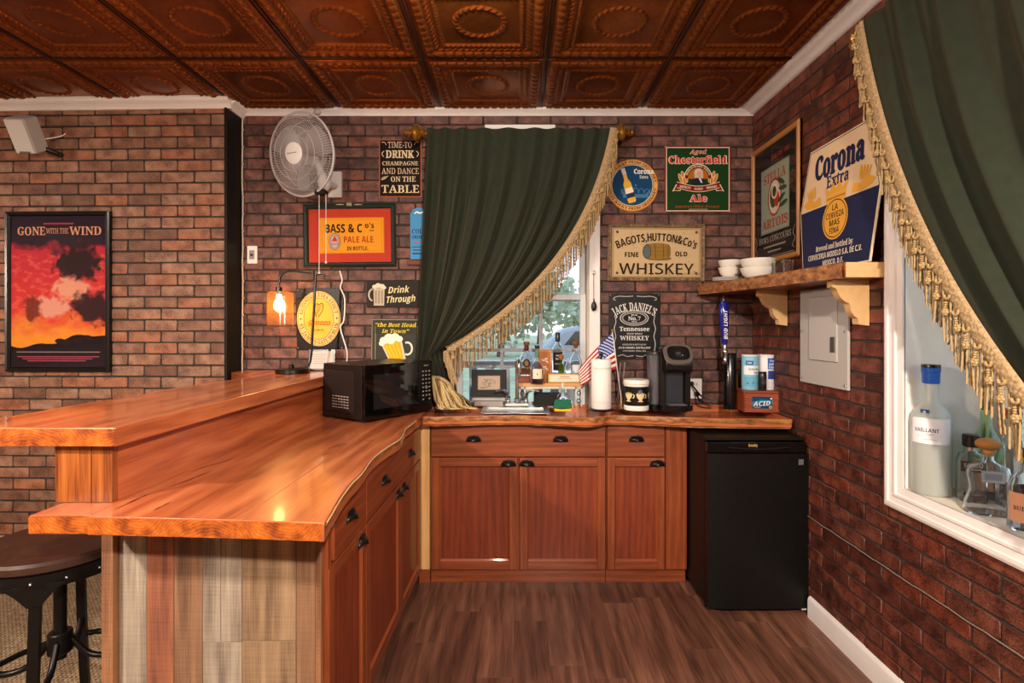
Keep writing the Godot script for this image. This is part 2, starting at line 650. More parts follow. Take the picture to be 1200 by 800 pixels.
func make_materials():
	var counter_t := wood_tex(1024, 768, 2.4, 1.2, 11, Color("803c20"), Color("b06038"), Color("c98052"), 9.0, 0.11, 0.26, 0.42)
	wood("counter", counter_t, 2.4, 1.2, 0.30, 0.012, 0.55)
	wood("splash", counter_t, 2.4, 1.2, 0.4, 0.012, 0.25, Color(0.95, 0.90, 0.86))
	var cab_t := wood_tex(768, 512, 1.2, 0.8, 23, Color("5a260f"), Color("803c1b"), Color("985128"), 26.0, 0.03, 0.30, 0.25)
	wood("cab", cab_t, 1.2, 0.8, 0.42, 0.02, 0.3)
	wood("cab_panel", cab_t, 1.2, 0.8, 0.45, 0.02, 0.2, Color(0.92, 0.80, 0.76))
	var floor_t := wood_tex(1024, 768, 1.4, 1.1, 37, Color("432c21"), Color("70493a"), Color("90664e"), 14.0, 0.05, 0.40, 0.40)
	for k in 4:
		wood("floor%d" % k, floor_t, 1.4, 1.1, 0.38, 0.03, 0.0, Color.WHITE.lerp(Color(0.86, 0.84, 0.84), k / 3.0))
	wood("pale", wood_tex(512, 256, 0.9, 0.4, 41, Color("a9773f"), Color("cda066"), Color("dbb47c"), 22.0, 0.02, 0.15, 0.2), 0.9, 0.4, 0.5, 0.01)
	var grey_t := wood_tex(768, 384, 0.9, 0.4, 53, Color("53473d"), Color("86796a"), Color("a69a88"), 16.0, 0.02, 0.22, 0.42, 0.12)
	wood("board_grey", grey_t, 0.9, 0.4, 0.8, 0.05)
	wood("board_tan", grey_t, 0.9, 0.4, 0.8, 0.05, 0.0, Color(0.96, 0.86, 0.74))
	wood("board_brown", grey_t, 0.9, 0.4, 0.8, 0.05, 0.0, Color(0.86, 0.70, 0.58))
	wood("board_red", grey_t, 0.9, 0.4, 0.8, 0.05, 0.0, Color(0.95, 0.64, 0.52))
	wood("board_trim", grey_t, 0.9, 0.4, 0.8, 0.03, 0.0, Color(1.0, 0.76, 0.58))
	var eg := end_grain_tex(61, Color("481a06"), Color("96470f"), Color("c07428"))
	M.end_grain = StandardMaterial3D.new()
	M.end_grain.albedo_texture = eg
	M.end_grain.uv1_scale = Vector3(1.0 / 0.8, 1.0 / 0.1, 1)
	M.end_grain.roughness = 0.4
	M.end_grain.clearcoat_enabled = true
	M.end_grain.clearcoat = 0.4
	M.end_grain.clearcoat_roughness = 0.2
	var bark := speckle_tex(256, 67, Color("5a3319"), Color("95602f"), Color("b58248"), 0.012, 0.10, 0.6, 0.3)
	M.bark = tri_mat(bark, 3.0, 0.55, 0.3)
	# brick
	var bt := speckle_tex(512, 81, Color("3a2420"), Color("67433a"), Color("82594e"), 0.010, 0.09, 0.75, 0.45, 0.30)
	var bl := speckle_tex(512, 82, Color("5a3b2c"), Color("8c624b"), Color("a67c62"), 0.008, 0.09, 0.55, 0.40, 0.28)
	var tones := [Color(1, 1, 1), Color(0.88, 0.86, 0.86), Color(1.0, 0.90, 0.84), Color(0.76, 0.72, 0.72), Color(0.95, 0.98, 1.0)]
	for k in 5:
		M["brick%d" % k] = tri_mat(bt, 2.3, 0.62, 0.22, tones[k])
		M["brickw%d" % k] = tri_mat(bl, 2.3, 0.62, 0.22, tones[k])
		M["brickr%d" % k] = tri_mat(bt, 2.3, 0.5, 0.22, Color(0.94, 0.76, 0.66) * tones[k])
	M.mortar = tri_mat(speckle_tex(256, 83, Color("1d1815"), Color("2e2723"), Color("403833"), 0.03, 0.2), 4.0, 0.9, 0.15)
	M.white = tri_mat(speckle_tex(256, 87, Color("cfc9c6"), Color("dcd7d4"), Color("e4e0de"), 0.01, 0.1, 0.3, 0.1), 2.0, 0.45, 0.02)
	M.reveal = tri_mat(speckle_tex(256, 88, Color("dcdbd4"), Color("e6e5de"), Color("ecebe5"), 0.01, 0.1, 0.3, 0.1), 2.0, 0.7, 0.02)
	M.black_paint = flat(Color("15120f"), 0.5)
	var sis := sisal_tex()
	M.carpet = StandardMaterial3D.new()
	M.carpet.albedo_texture = sis
	M.carpet.uv1_scale = Vector3(1.0 / 0.30, 1.0 / 0.30, 1)
	M.carpet.heightmap_enabled = true
	M.carpet.heightmap_texture = sis
	M.carpet.heightmap_scale = 0.4
	M.carpet.roughness = 0.95
	# copper ceiling
	var cop := speckle_tex(256, 91, Color("743c16"), Color("8c4c1e"), Color("a05c2a"), 0.01, 0.08, 0.5, 0.3)
	M.copper = tri_mat(cop, 1.3, 0.28, 0.02)
	M.copper.metallic = 0.78
	M.copper_bar = flat(Color("4a2412"), 0.3, 0.5)
	# velvet
	M.velvet = StandardMaterial3D.new()
	M.velvet.albedo_texture = speckle_tex(256, 93, Color("1c301a"), Color("284124"), Color("365330"), 0.02, 0.3, 0.4, 0.4)
	M.velvet.uv1_scale = Vector3(6, 6, 1)
	M.velvet.albedo_color = Color(0.58, 0.52, 0.42)
	M.velvet.roughness = 0.85
	M.velvet.rim_enabled = true
	M.velvet.rim = 0.6
	M.velvet.rim_tint = 1.0
	M.gold_braid = tri_mat(speckle_tex(256, 95, Color("6a5236"), Color("a68a60"), Color("c8b08a"), 0.05, 0.3, 0.5, 0.7), 7.0, 0.5, 0.5)
	M.gold_cord = flat(Color("9f8862"), 0.5)
	M.cream_cord = flat(Color("bfa878"), 0.55)
	M.antique_gold = flat(Color("9a6c24"), 0.32, 0.7)
	M.black = flat(Color("0c0b0b"), 0.28)
	M.black_matte = flat(Color("121111"), 0.6)
	M.iron = flat(Color("141213"), 0.35, 0.6)
	M.pewter = flat(Color("2b2623"), 0.35, 0.75)
	M.chrome = flat(Color("c8c8c8"), 0.16, 1.0)
	M.steel = flat(Color("b9bab8"), 0.28, 1.0)
	M.white_plastic = flat(Color("dcdad8"), 0.4)
	M.grey_plastic = flat(Color("b3b0ae"), 0.45)
	M.panel_grey = flat(Color("aba7a2"), 0.45)
	M.glass = glass()
	M.glass_green = glass(Color(0.85, 0.95, 0.85), 0.0)
	M.frosted = glass(Color(0.95, 0.97, 0.95), 0.25, 0.35)
	M.pane = pane(0.05)
	M.ceramic = flat(Color("e2ddd4"), 0.25)
	M.paper = flat(Color("e6e2dc"), 0.85)
	M.print = StandardMaterial3D.new()
	M.print.vertex_color_use_as_albedo = true
	M.print.roughness = 0.5
	M.print.metallic_specular = 0.25
	M.print_matte = StandardMaterial3D.new()
	M.print_matte.vertex_color_use_as_albedo = true
	M.print_matte.roughness = 0.75
	M.print_matte.metallic_specular = 0.25
	wood("post_wood", wood_tex(512, 256, 0.6, 0.4, 45, Color("301204"), Color("7a3c12"), Color("a86426"), 14.0, 0.07, 0.3, 0.6), 0.6, 0.4, 0.4, 0.03, 0.4)
	M.gold_rosette = tri_mat(speckle_tex(256, 97, Color("5e4726"), Color("a88a58"), Color("d2bc90"), 0.08, 0.4, 0.5, 0.8), 9.0, 0.45, 0.0)
	M.aged = tri_mat(speckle_tex(256, 103, Color("3b2c1d"), Color("6e563b"), Color("96805c"), 0.03, 0.2, 0.6, 0.5), 4.0, 0.6, 0.0)
	M.oak = wood("oak", wood_tex(256, 128, 0.6, 0.3, 107, Color("7a4a20"), Color("a06a34"), Color("b5824a"), 20.0, 0.02, 0.2, 0.3), 0.6, 0.3, 0.4, 0.0)
	M.shelf_wood = M.post_wood
	M.pale_plain = tri_mat(speckle_tex(128, 109, Color("b88f5c"), Color("c9a26e"), Color("d2ae7e"), 0.01, 0.08, 0.4, 0.2), 2.0, 0.6, 0.0)
	M.pale_plain_dark = flat(Color("9a6a34"), 0.45)
	M.cigar = wood("cigar", wood_tex(256, 128, 0.6, 0.3, 113, Color("5f2412"), Color("86391c"), Color("9c4c28"), 24.0, 0.02, 0.2, 0.3), 0.6, 0.3, 0.45, 0.0)
	M.stool_seat = tri_mat(speckle_tex(256, 117, Color("1a0f0a"), Color("2e1a11"), Color("46291b"), 0.008, 0.06, 0.6, 0.3), 1.5, 0.4, 0.0)
	M.pic_glass = pane(0.04)
	M.pic_glass.metallic_specular = 0.22
	M.pith = flat(Color("3a1c10"), 0.5)
	M.bronze_cord = flat(Color("7a6038"), 0.5)
	M.shelf_bark = tri_mat(speckle_tex(256, 119, Color("54331c"), Color("8c5a34"), Color("b07e4c"), 0.02, 0.10, 0.7, 0.4), 4.0, 0.6, 0.3)

# ---------------------------------------------------------------- the room
# brick faces shared by all walls: three outlines for whole bricks and for halves
func brick_shape(w: float, h: float, seed_: int) -> ArrayMesh:
	var r := RandomNumberGenerator.new()
	r.seed = seed_
	var b := B.new()
	var t := 0.005
	var hw := w / 2
	var hh := h / 2
	var outer := []
	var cor := 0.006
	for q in [[-1, -1], [1, -1], [1, 1], [-1, 1]]:
		var cx: float = q[0]
		var cy: float = q[1]
		var p1 := Vector2(cx * (hw - cor), cy * hh)
		var p2 := Vector2(cx * hw, cy * (hh - cor))
		outer.append_array([p1, p2])
	# order the outline round the middle and roughen it
	outer.sort_custom(func(a, c): return a.angle() < c.angle())
	var pl := []
	for p in outer:
		pl.append(p + Vector2(r.randf_range(-0.0022, 0.0022), r.randf_range(-0.0018, 0.0018)))
	b.prism(pl, -0.004, t, 0.0028)
	return b.mesh()

# lays bricks on a wall: origin = lower corner, along = unit run, face = normal; keep(u, v) says whether a brick shows
func lay_bricks(wall: Node3D, origin: Vector3, along: Vector3, face: Vector3, length: float, y0: float, y1: float, mod: Vector2, phase: float, rowphase: float, key: String, holes: Array, shows: Callable):
	var whole := []
	var half := []
	for k in 8:
		whole.append(brick_shape(mod.x - 0.008, mod.y - 0.0085, 100 + k))
	var singles := []
	var rest := {}
	var r := RandomNumberGenerator.new()
	r.seed = 55
	var row := int(floor((y0 - rowphase) / mod.y))
	while rowphase + row * mod.y < y1:
		var ya := maxf(rowphase + row * mod.y, y0)
		var yb := minf(rowphase + (row + 1) * mod.y, y1)
		row += 1
		if yb - ya < 0.02:
			continue
		var u := phase + (mod.x / 2 if row % 2 else 0.0)
		u -= ceilf(u / mod.x) * mod.x
		while u < length:
			var ua := maxf(u, 0.0)
			var ub := minf(u + mod.x, length)
			u += mod.x
			if ub - ua < 0.02:
				continue
			# cut at the openings
			var pieces := [[ua, ub, ya, yb]]
			for h in holes:
				var nxt := []
				for p in pieces:
					if p[1] <= h[0] or p[0] >= h[1] or p[3] <= h[2] or p[2] >= h[3]:
						nxt.append(p)
						continue
					if p[0] < h[0] - 0.02:
						nxt.append([p[0], h[0], p[2], p[3]])
					if p[1] > h[1] + 0.02:
						nxt.append([h[1], p[1], p[2], p[3]])
					var m0 := maxf(p[0], h[0])
					var m1 := minf(p[1], h[1])
					if m1 - m0 > 0.02:
						if p[2] < h[2] - 0.015:
							nxt.append([m0, m1, p[2], h[2]])
						if p[3] > h[3] + 0.015:
							nxt.append([m0, m1, h[3], p[3]])
				pieces = nxt
			for p in pieces:
				var c := Vector2((p[0] + p[1]) / 2, (p[2] + p[3]) / 2)
				var pos := origin + along * c.x + Vector3.UP * c.y + face * r.randf_range(-0.0008, 0.0012)
				var sx: float = (p[1] - p[0] - 0.008) / (mod.x - 0.008)
				var sy: float = (p[3] - p[2] - 0.0085) / (mod.y - 0.0085)
				var hand := -1.0 if along.cross(Vector3.UP).dot(face) < 0.0 else 1.0
				var xf := Transform3D(Basis(along * sx * hand, Vector3.UP * sy, face), pos)
				var tone := r.randi() % 5
				var mesh: ArrayMesh = whole[r.randi() % 8]
				if shows.call(pos) and singles.size() < 300:
					singles.append([mesh, xf, tone])
				else:
					if not rest.has(tone):
						rest[tone] = B.new()
					(rest[tone] as B).add(mesh, xf)
	for s in singles:
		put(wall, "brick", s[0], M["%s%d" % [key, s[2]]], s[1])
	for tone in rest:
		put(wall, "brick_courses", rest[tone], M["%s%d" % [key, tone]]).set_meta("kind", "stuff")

# a wall panel of mortar with an opening (u0, u1, v0, v1), 10 cm thick behind the face
func panel(wall: Node3D, called: String, origin: Vector3, along: Vector3, face: Vector3, length: float, y0: float, y1: float, holes: Array, m: Material, thick := 0.10):
	var b := B.new()
	b.xf = Transform3D(Basis(along, Vector3.UP, face), origin)
	var us := [0.0, length]
	var vs := [y0, y1]
	for h in holes:
		us.append_array([h[0], h[1]])
		vs.append_array([h[2], h[3]])
	us.sort()
	vs.sort()
	for a in us.size() - 1:
		for c in vs.size() - 1:
			if us[a + 1] - us[a] < 1e-4 or vs[c + 1] - vs[c] < 1e-4:
				continue
			var mid := Vector2((us[a] + us[a + 1]) / 2, (vs[c] + vs[c + 1]) / 2)
			var open := false
			for h in holes:
				open = open or (mid.x > h[0] and mid.x < h[1] and mid.y > h[2] and mid.y < h[3])
			if not open:
				b.box(Vector3(us[a], vs[c], -thick), Vector3(us[a + 1], vs[c + 1], 0))
	put(wall, called, b, m)

const TURN := 0.028     # the bar and the wall behind it stand 1.6 degrees out of square
var LEFT_EDGE := Vector3(-1.6875, 0, -3.077)
var back_holes := []
var right_holes := []

func make_room():
	# back wall: from the return to the right wall; window opening behind the curtain
	var bw := struct("wall_back", "dark red brick wall with signs and a window")
	var o := Vector3(-1.80, 0, -BACK)
	back_holes = [[1.80 - 0.39, 1.80 + 0.432, 0.90, 2.50]]
	panel(bw, "mortar", o, Vector3.RIGHT, Vector3.BACK, 3.34, 0, CEIL, back_holes, M.mortar)
	# leave out what cabinets, slabs and the curtain hide
	var bshow := func(p: Vector3) -> bool:
		if p.y < 0.95 or p.y > 2.72 or p.x < -1.68:
			return false
		if p.x > -0.56 and p.x < 0.36 and p.y > 1.15 + maxf(0.0, (p.x + 0.4)) * 1.3 and p.y < 2.52:
			return false
		if p.x > -0.5 and p.x < 0.47 and p.y < 2.5:
			return false
		if p.x < -0.55 and p.x > -1.15 and p.y < 1.17:
			return false
		return true
	lay_bricks(bw, o, Vector3.RIGHT, Vector3.BACK, 3.2375, 0.0, CEIL, Vector2(0.206, 0.068), 1.80 + 0.8177, 1.7655, "brick", back_holes, bshow)
	# right wall
	var rw := struct("wall_right", "dark red brick wall with a deep white window")
	var ro := Vector3(RIGHT, 0, 3.0)
	right_holes = [[3.0 + 0.50, 3.0 + 2.012, 0.772, 2.45]]
	panel(rw, "mortar", ro, Vector3(0, 0, -1), Vector3.LEFT, 6.3, 0, CEIL, right_holes, M.mortar)
	var frame_hole := [[3.0 + 0.47, 3.0 + 2.045, 0.746, 2.48]]
	var rshow := func(p: Vector3) -> bool:
		var d := -p.z
		if d < 1.30 or p.y < 0.10 or p.y > 2.71:
			return false
		if p.y < 1.427 - 430.0 / FOC * d or p.y > 1.427 + 390.0 / FOC * d:
			return false
		if p.y < 0.84 and d > 2.66:
			return false
		return true
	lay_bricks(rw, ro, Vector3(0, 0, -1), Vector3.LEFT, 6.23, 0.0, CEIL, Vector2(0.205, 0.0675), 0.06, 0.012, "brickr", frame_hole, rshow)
	# wall behind the bar, standing 15 cm in front of the back wall
	var lw := struct("wall_left", "brown brick wall with a framed poster")
	var al := Vector3(cos(TURN), 0, sin(TURN))
	var fa := Vector3(-sin(TURN), 0, cos(TURN))
	var lo := LEFT_EDGE - al * 2.9
	panel(lw, "mortar", lo, al, fa, 2.9, 0, CEIL, [], M.mortar, 0.05)
	var lshow := func(p: Vector3) -> bool:
		if p.x < -3.15 or p.y < 0.62 or p.y > 2.70:
			return false
		return p.x < -2.4 or p.y > 1.10
	lay_bricks(lw, lo, al, fa, 2.9, 0.0, CEIL, Vector2(0.197, 0.0665), 2.9, 2.59, "brickw", [], lshow)
	# its black-painted return
	var b := B.new()
	b.box(Vector3(-1.70, 0, -BACK), Vector3(-1.683, CEIL - 0.05, -3.06), 0.002, 1)
	put(lw, "corner_return", b, M.black_paint, Transform3D.IDENTITY, "black painted end of the brick wall")
	# the rest of the room, behind the camera
	var ww := struct("wall_side")
	b = B.new()
	b.box(Vector3(-4.7, 0, -3.4), Vector3(-4.6, CEIL, 3.1))
	put(ww, "wall_panel", b, flat(Color("8a6a58"), 0.8))
	var nw := struct("wall_front")
	b = B.new()
	b.box(Vector3(-4.7, 0, 3.0), Vector3(1.55, CEIL, 3.1))
	put(nw, "wall_panel", b, flat(Color("8a6a58"), 0.8))
	# floors
	var fl := struct("floor", "dark brown wood plank floor")
	b = B.new()
	b.box(Vector3(-0.95, -0.12, -3.23), Vector3(RIGHT + 0.1, -0.006, 3.05))
	put(fl, "underlay", b, flat(Color("1c1310"), 0.9))
	var r := RandomNumberGenerator.new()
	r.seed = 31
	var x := -0.93
	var pw := 0.152
	while x < RIGHT:
		var z := -3.22 - r.randf() * 0.9
		while z < 3.0:
			var z2 := z + 1.22
			var za := maxf(z, -3.225)
			var zb := minf(z2, 3.0)
			z = z2
			if zb - za < 0.02:
				continue
			var q := B.new()
			q.uvo = Vector2(-za + r.randf() * 0.15, -x + r.randf() * 0.94)
			q.box(Vector3(x + 0.0002, -0.008, za + 0.0002), Vector3(minf(x + pw, RIGHT) - 0.0002, 0, zb - 0.0002), 0.0006, 2)
			put(fl, "plank", q, M["floor%d" % (r.randi() % 4)])
		x += pw
	var cf := struct("floor_carpet", "woven sisal carpet beyond the bar")
	b = B.new()
	b.box(Vector3(-4.65, -0.12, -3.4), Vector3(-0.95, 0.0, 3.05), 0.0, 0)
	put(cf, "woven_pile", b, M.carpet)
	# baseboard on the right wall
	var bb := struct("baseboard_right", "white painted baseboard")
	b = B.new()
	b.xf = Transform3D(Basis(Vector3(0, 0, -1), Vector3.UP, Vector3.LEFT), Vector3(RIGHT - 0.001, 0, 3.0))
	var prof := [Vector2(0, 0), Vector2(0.016, 0), Vector2(0.016, 0.085), Vector2(0.010, 0.100), Vector2(0, 0.103)]
	var pb := B.new()
	pb.xf = Transform3D(Basis(Vector3.LEFT, Vector3.UP, Vector3(0, 0, -1)), Vector3(RIGHT - 0.004, 0, 3.0))
	pb.prism(prof, 0, 5.59)
	put(bb, "board", pb, M.white)
	# crown moulding: back, right, and round the brick wall's corner
	var cp := [Vector2(0, 0), Vector2(0.010, 0), Vector2(0.014, 0.008), Vector2(0.030, 0.022), Vector2(0.040, 0.026), Vector2(0.046, 0.036), Vector2(0.046, 0.05), Vector2(0, 0.05)]
	crown("trim_1", "white crown moulding over the back wall", Vector3(-1.68, 2.70, -BACK + 0.004), Vector3.RIGHT, Vector3.BACK, 3.11, cp)
	var wide := []
	for p in cp:
		wide.append(Vector2(p.x * 1.95, p.y * 0.85 + 0.008))
	crown("trim_2", "white crown moulding over the wall with the deep window", Vector3(RIGHT - 0.004, 2.698, 3.0), Vector3(0, 0, -1), Vector3.LEFT, 6.22, wide)
	var tall := []
	for p in cp:
		tall.append(Vector2(p.x * 1.15, p.y * 1.3))
	crown("trim_3", "white crown moulding over the poster wall", lo + Vector3(0, 2.683, 0) + fa * 0.004, al, fa, 2.93, tall)
	crown("trim_4", "short white crown moulding on the wall return", Vector3(-1.684, 2.683, -3.06), Vector3(0, 0, -1), Vector3.RIGHT, 0.17, tall)

func crown(called: String, label: String, o: Vector3, along: Vector3, face: Vector3, length: float, prof: Array):
	var t := struct(called, label)
	var b := B.new()
	b.xf = Transform3D(Basis(face, Vector3.UP, along), o)
	b.prism(prof, 0, length)
	put(t, "moulding", b, M.white)

# ---------------------------------------------------------------- pressed copper ceiling
func tile_height(u: float, v: float) -> float:
	# u, v from -1 to 1 over one tile; metres, downwards
	var a := maxf(absf(u), absf(v))
	var side := absf(u) > absf(v)
	var s := v if side else u            # runs along the nearest side
	var h := 0.0
	if a > 0.95:
		return 0.0 + 0.006 * smoothstep(1.0, 0.95, a)
	h = 0.006
	# egg row between 0.70 and 0.88, mitred at the corners
	if a > 0.78 and a < 0.92:
		var x := (a - 0.85) / 0.07
		h += 0.014 * sqrt(maxf(0.0, 1.0 - x * x))
		var lim := absf(s) < 0.74
		if lim:
			h -= 0.009 * pow(1.0 - absf(sin(s * PI * 6.5)), 2.0) * sqrt(maxf(0.0, 1.0 - x * x))
		else:
			h -= 0.005 * absf(sin((absf(s) - 0.74) * 40.0))
	elif a >= 0.92:
		h += 0.003 * sin((a - 0.92) / 0.03 * PI)
	# fine leaf row
	if a > 0.67 and a <= 0.76:
		var x := (a - 0.715) / 0.045
		h += (0.007 * (1.0 - x * x)) * (0.55 + 0.45 * sin(s * 62.0 + (a - 0.6) * 90.0))
	# inner frame bead
	if a > 0.58 and a <= 0.64:
		var x := (a - 0.61) / 0.03
		h += 0.008 * (1.0 - x * x) * (0.75 + 0.25 * sin(s * 80.0))
	if a <= 0.58:
		h -= 0.004
	# rope ring
	var r := sqrt(u * u + v * v)
	if r > 0.315 and r < 0.395:
		var x := (r - 0.355) / 0.04
		h += 0.010 * sqrt(maxf(0.0, 1.0 - x * x)) * (0.70 + 0.30 * sin(atan2(v, u) * 22.0 + x * 2.0))
	return h

func make_ceiling():
	var ce := struct("ceiling", "pressed copper tile ceiling")
	var b := B.new()
	b.box(Vector3(-4.7, CEIL + 0.012, -3.4), Vector3(1.6, CEIL + 0.1, 3.1))
	put(ce, "ceiling_board", b, M.copper)
	var n := 150
	var half := 0.302
	b = B.new()
	var rows := []
	for a in n + 1:
		var row := []
		for c in n + 1:
			var u := -1.0 + 2.0 * c / n
			var w := -1.0 + 2.0 * a / n
			row.append(Vector3(u * half, -tile_height(u, w), w * half))
		rows.append(row)
	b.sheet(rows, false, true)
	var m := b.mesh()
	for cx in range(-8, 3):
		for cz in range(-1, 10):
			var x := 0.139 + 0.609 * cx + 0.3045
			var z := -3.214 + 0.609 * cz + 0.3045
			if z > 2.8 or x > RIGHT + 0.3 or (cz > 4 and false):
				continue
			put(ce, "ceiling_tile", m, M.copper, Transform3D(Basis.IDENTITY, Vector3(x, CEIL + 0.004, z)))
	# grid bars between the tiles
	var pr := [Vector2(-0.012, 0.004), Vector2(-0.012, -0.004), Vector2(-0.008, -0.007), Vector2(-0.003, -0.007), Vector2(-0.002, -0.003), Vector2(0.002, -0.003), Vector2(0.003, -0.007), Vector2(0.008, -0.007), Vector2(0.012, -0.004), Vector2(0.012, 0.004)]
	for cx in range(-7, 3):
		var q := B.new()
		q.xf = Transform3D(Basis(Vector3.RIGHT, Vector3.UP, Vector3(0, 0, 1)), Vector3(0.139 + 0.609 * cx, CEIL, -3.2))
		q.prism(pr, 0, 6.0)
		put(ce, "grid_bar", q, M.copper_bar)
	for cz in range(1, 10):
		var q := B.new()
		q.xf = Transform3D(Basis(Vector3(0, 0, -1), Vector3.UP, Vector3.RIGHT), Vector3(-4.6, CEIL + 0.0015, -3.214 + 0.609 * cz))
		q.prism(pr, 0, 6.0)
		put(ce, "grid_bar", q, M.copper_bar)

# ---------------------------------------------------------------- windows
func make_windows():
	var w := struct("window_1", "white double-hung window with colonial grid behind the tied curtain")
	var x0 := -0.39
	var x1 := 0.432
	var y0 := 0.90
	var y1 := 2.50
	var zf := -BACK
	# casing on the wall
	for a in [[x1, x1 + 0.068, y0, y1 + 0.07], [x0 - 0.068, x0, y0, y1 + 0.07], [x0, x1, y1, y1 + 0.07]]:
		var b := B.new()
		b.box(Vector3(a[0], a[2], zf), Vector3(a[1], a[3], zf + 0.016), 0.004, 1)
		put(w, "casing", b, M.white)
	# jambs, head and sill of the opening
	var jb := flat(Color("b9ab9b"), 0.6)
	for a in [[x1 - 0.012, x1, y0, y1], [x0, x0 + 0.012, y0, y1], [x0, x1, y1 - 0.012, y1], [x0, x1, y0, y0 + 0.02]]:
		var b := B.new()
		b.box(Vector3(a[0], a[2], zf - 0.13), Vector3(a[1], a[3], zf + 0.004), 0.001, 1)
		put(w, "jamb", b, jb)
	# sashes: lower one in front of the upper one
	var vinyl := flat(Color("c6cacd"), 0.4)
	var muntin := flat(Color("a9b4bd"), 0.45)
	var meet := 1.427 + (381 - 348) / 192.0
	for s in 2:
		var ya := y0 + 0.02 if s == 0 else meet - 0.02
		var yb := meet + 0.02 if s == 0 else y1 - 0.012
		var z := zf - 0.055 - 0.035 * s
		var sash := Node3D.new()
		sash.name = "lower_sash" if s == 0 else "upper_sash"
		w.add_child(sash)
		var fw := 0.036
		var xa := x0 + 0.012
		var xb := x1 - 0.012
		for a in [[xa, xa + fw, ya, yb], [xb - fw, xb, ya, yb], [xa + fw, xb - fw, yb - fw, yb], [xa + fw, xb - fw, ya, ya + fw]]:
			var b := B.new()
			b.box(Vector3(a[0], a[2], z - 0.015), Vector3(a[1], a[3], z + 0.015), 0.003, 1)
			put(sash, "sash_rail", b, vinyl)
		var g := B.new()
		g.box(Vector3(xa + fw, ya + fw, z - 0.003), Vector3(xb - fw, yb - fw, z + 0.001))
		put(sash, "pane", g, M.pane)
		for k in [1, 2]:
			var xm := lerpf(xa + fw, xb - fw, k / 3.0)
			var b := B.new()
			b.box(Vector3(xm - 0.011, ya + fw, z - 0.009), Vector3(xm + 0.011, yb - fw, z - 0.004), 0.001, 1)
			put(sash, "muntin", b, muntin)
		var ym := 1.427 - (410 - 381) / 188.0 if s == 0 else 1.427 + (381 - 285) / 188.0
		var b2 := B.new()
		b2.box(Vector3(xa + fw, ym - 0.011, z - 0.0095), Vector3(xb - fw, ym + 0.011, z - 0.0045), 0.001, 0)
		put(sash, "muntin", b2, muntin)
	var lk := B.new()
	lk.box(Vector3(0.02, meet + 0.018, zf - 0.075), Vector3(0.08, meet + 0.03, zf - 0.05), 0.003, 0)
	lk.box(Vector3(0.035, meet + 0.03, zf - 0.07), Vector3(0.05, meet + 0.045, zf - 0.055), 0.003, 0)
	put(w, "sash_lock", lk, flat(Color("8d8d8a"), 0.4, 0.5))
	var hb := B.new()
	hb.box(Vector3(-0.20, 2.585, zf + 0.001), Vector3(0.225, 2.635, zf + 0.05), 0.004, 0)
	put(w, "blind_headrail", hb, M.white_plastic)

	# deep window in the right wall
	var v := struct("window_2", "deep white window niche with bottles on its sill")
	var d0 := 0.55
	var d1 := 1.963
	var ya := 0.822
	var yb := 2.40
	var xo := 1.775
	for a in [[Vector3(RIGHT - 0.004, ya - 0.05, -d1), Vector3(xo, ya, -d0), "sill_board"], [Vector3(RIGHT - 0.004, yb, -d1), Vector3(xo, yb + 0.05, -d0), "reveal_head"],
			[Vector3(RIGHT - 0.004, ya - 0.05, -d1 - 0.05), Vector3(xo, yb + 0.05, -d1), "reveal"], [Vector3(RIGHT - 0.004, ya - 0.05, -d0), Vector3(xo, yb + 0.05, -d0 + 0.05), "reveal"]]:
		var b := B.new()
		b.box(a[0], a[1], 0.0, 2)
		put(v, a[2], b, flat(Color("d8ccb8"), 0.55) if a[2] == "sill_board" else M.reveal)
	# casing: a stepped moulding all round
	var fw := 0.086
	var prof := [Vector2(0, 0), Vector2(0, 0.020), Vector2(0.010, 0.024), Vector2(0.022, 0.024), Vector2(0.026, 0.019), Vector2(0.044, 0.017), Vector2(0.050, 0.021), Vector2(0.058, 0.021), Vector2(0.062, 0.014), Vector2(fw, 0.011), Vector2(fw, 0)]
	var ring := []     # outer corners in depth, height
	for k in 4:
		var pts := [[Vector2(d1, ya), Vector2(d1, yb)], [Vector2(d1, yb), Vector2(d0, yb)], [Vector2(d0, yb), Vector2(d0, ya)], [Vector2(d0, ya), Vector2(d1, ya)]]
		var p: Vector2 = pts[k][0]
		var q: Vector2 = pts[k][1]
		var run := (q - p).normalized()
		var outw: Vector2 = [Vector2(1, 0), Vector2(0, 1), Vector2(-1, 0), Vector2(0, -1)][k]
		var rows := [[], []]
		var b := B.new()
		for j in prof.size():
			var off: float = fw - prof[j].x       # prof runs from the outer rim in
			var lift: float = prof[j].y
			var s := p + outw * off - run * off
			var e := q + outw * off + run * off
			rows[0].append(Vector3(RIGHT - lift, s.y, -s.x))
			rows[1].append(Vector3(RIGHT - lift, e.y, -e.x))
		for j in prof.size() - 1:
			b.quad(rows[0][j], rows[0][j + 1], rows[1][j + 1], rows[1][j], Vector2.ZERO, Vector2.ZERO, Vector2.ZERO, Vector2.ZERO, (rows[0][j + 1] - rows[0][j]).cross(rows[1][j] - rows[0][j]).normalized() * (1.0 if (rows[0][j + 1] - rows[0][j]).cross(rows[1][j] - rows[0][j]).x <= 1e-9 else -1.0))
		put(v, "casing", b, M.white)
	# sash at the outer face
	var cream := flat(Color("d9cfc4"), 0.5)
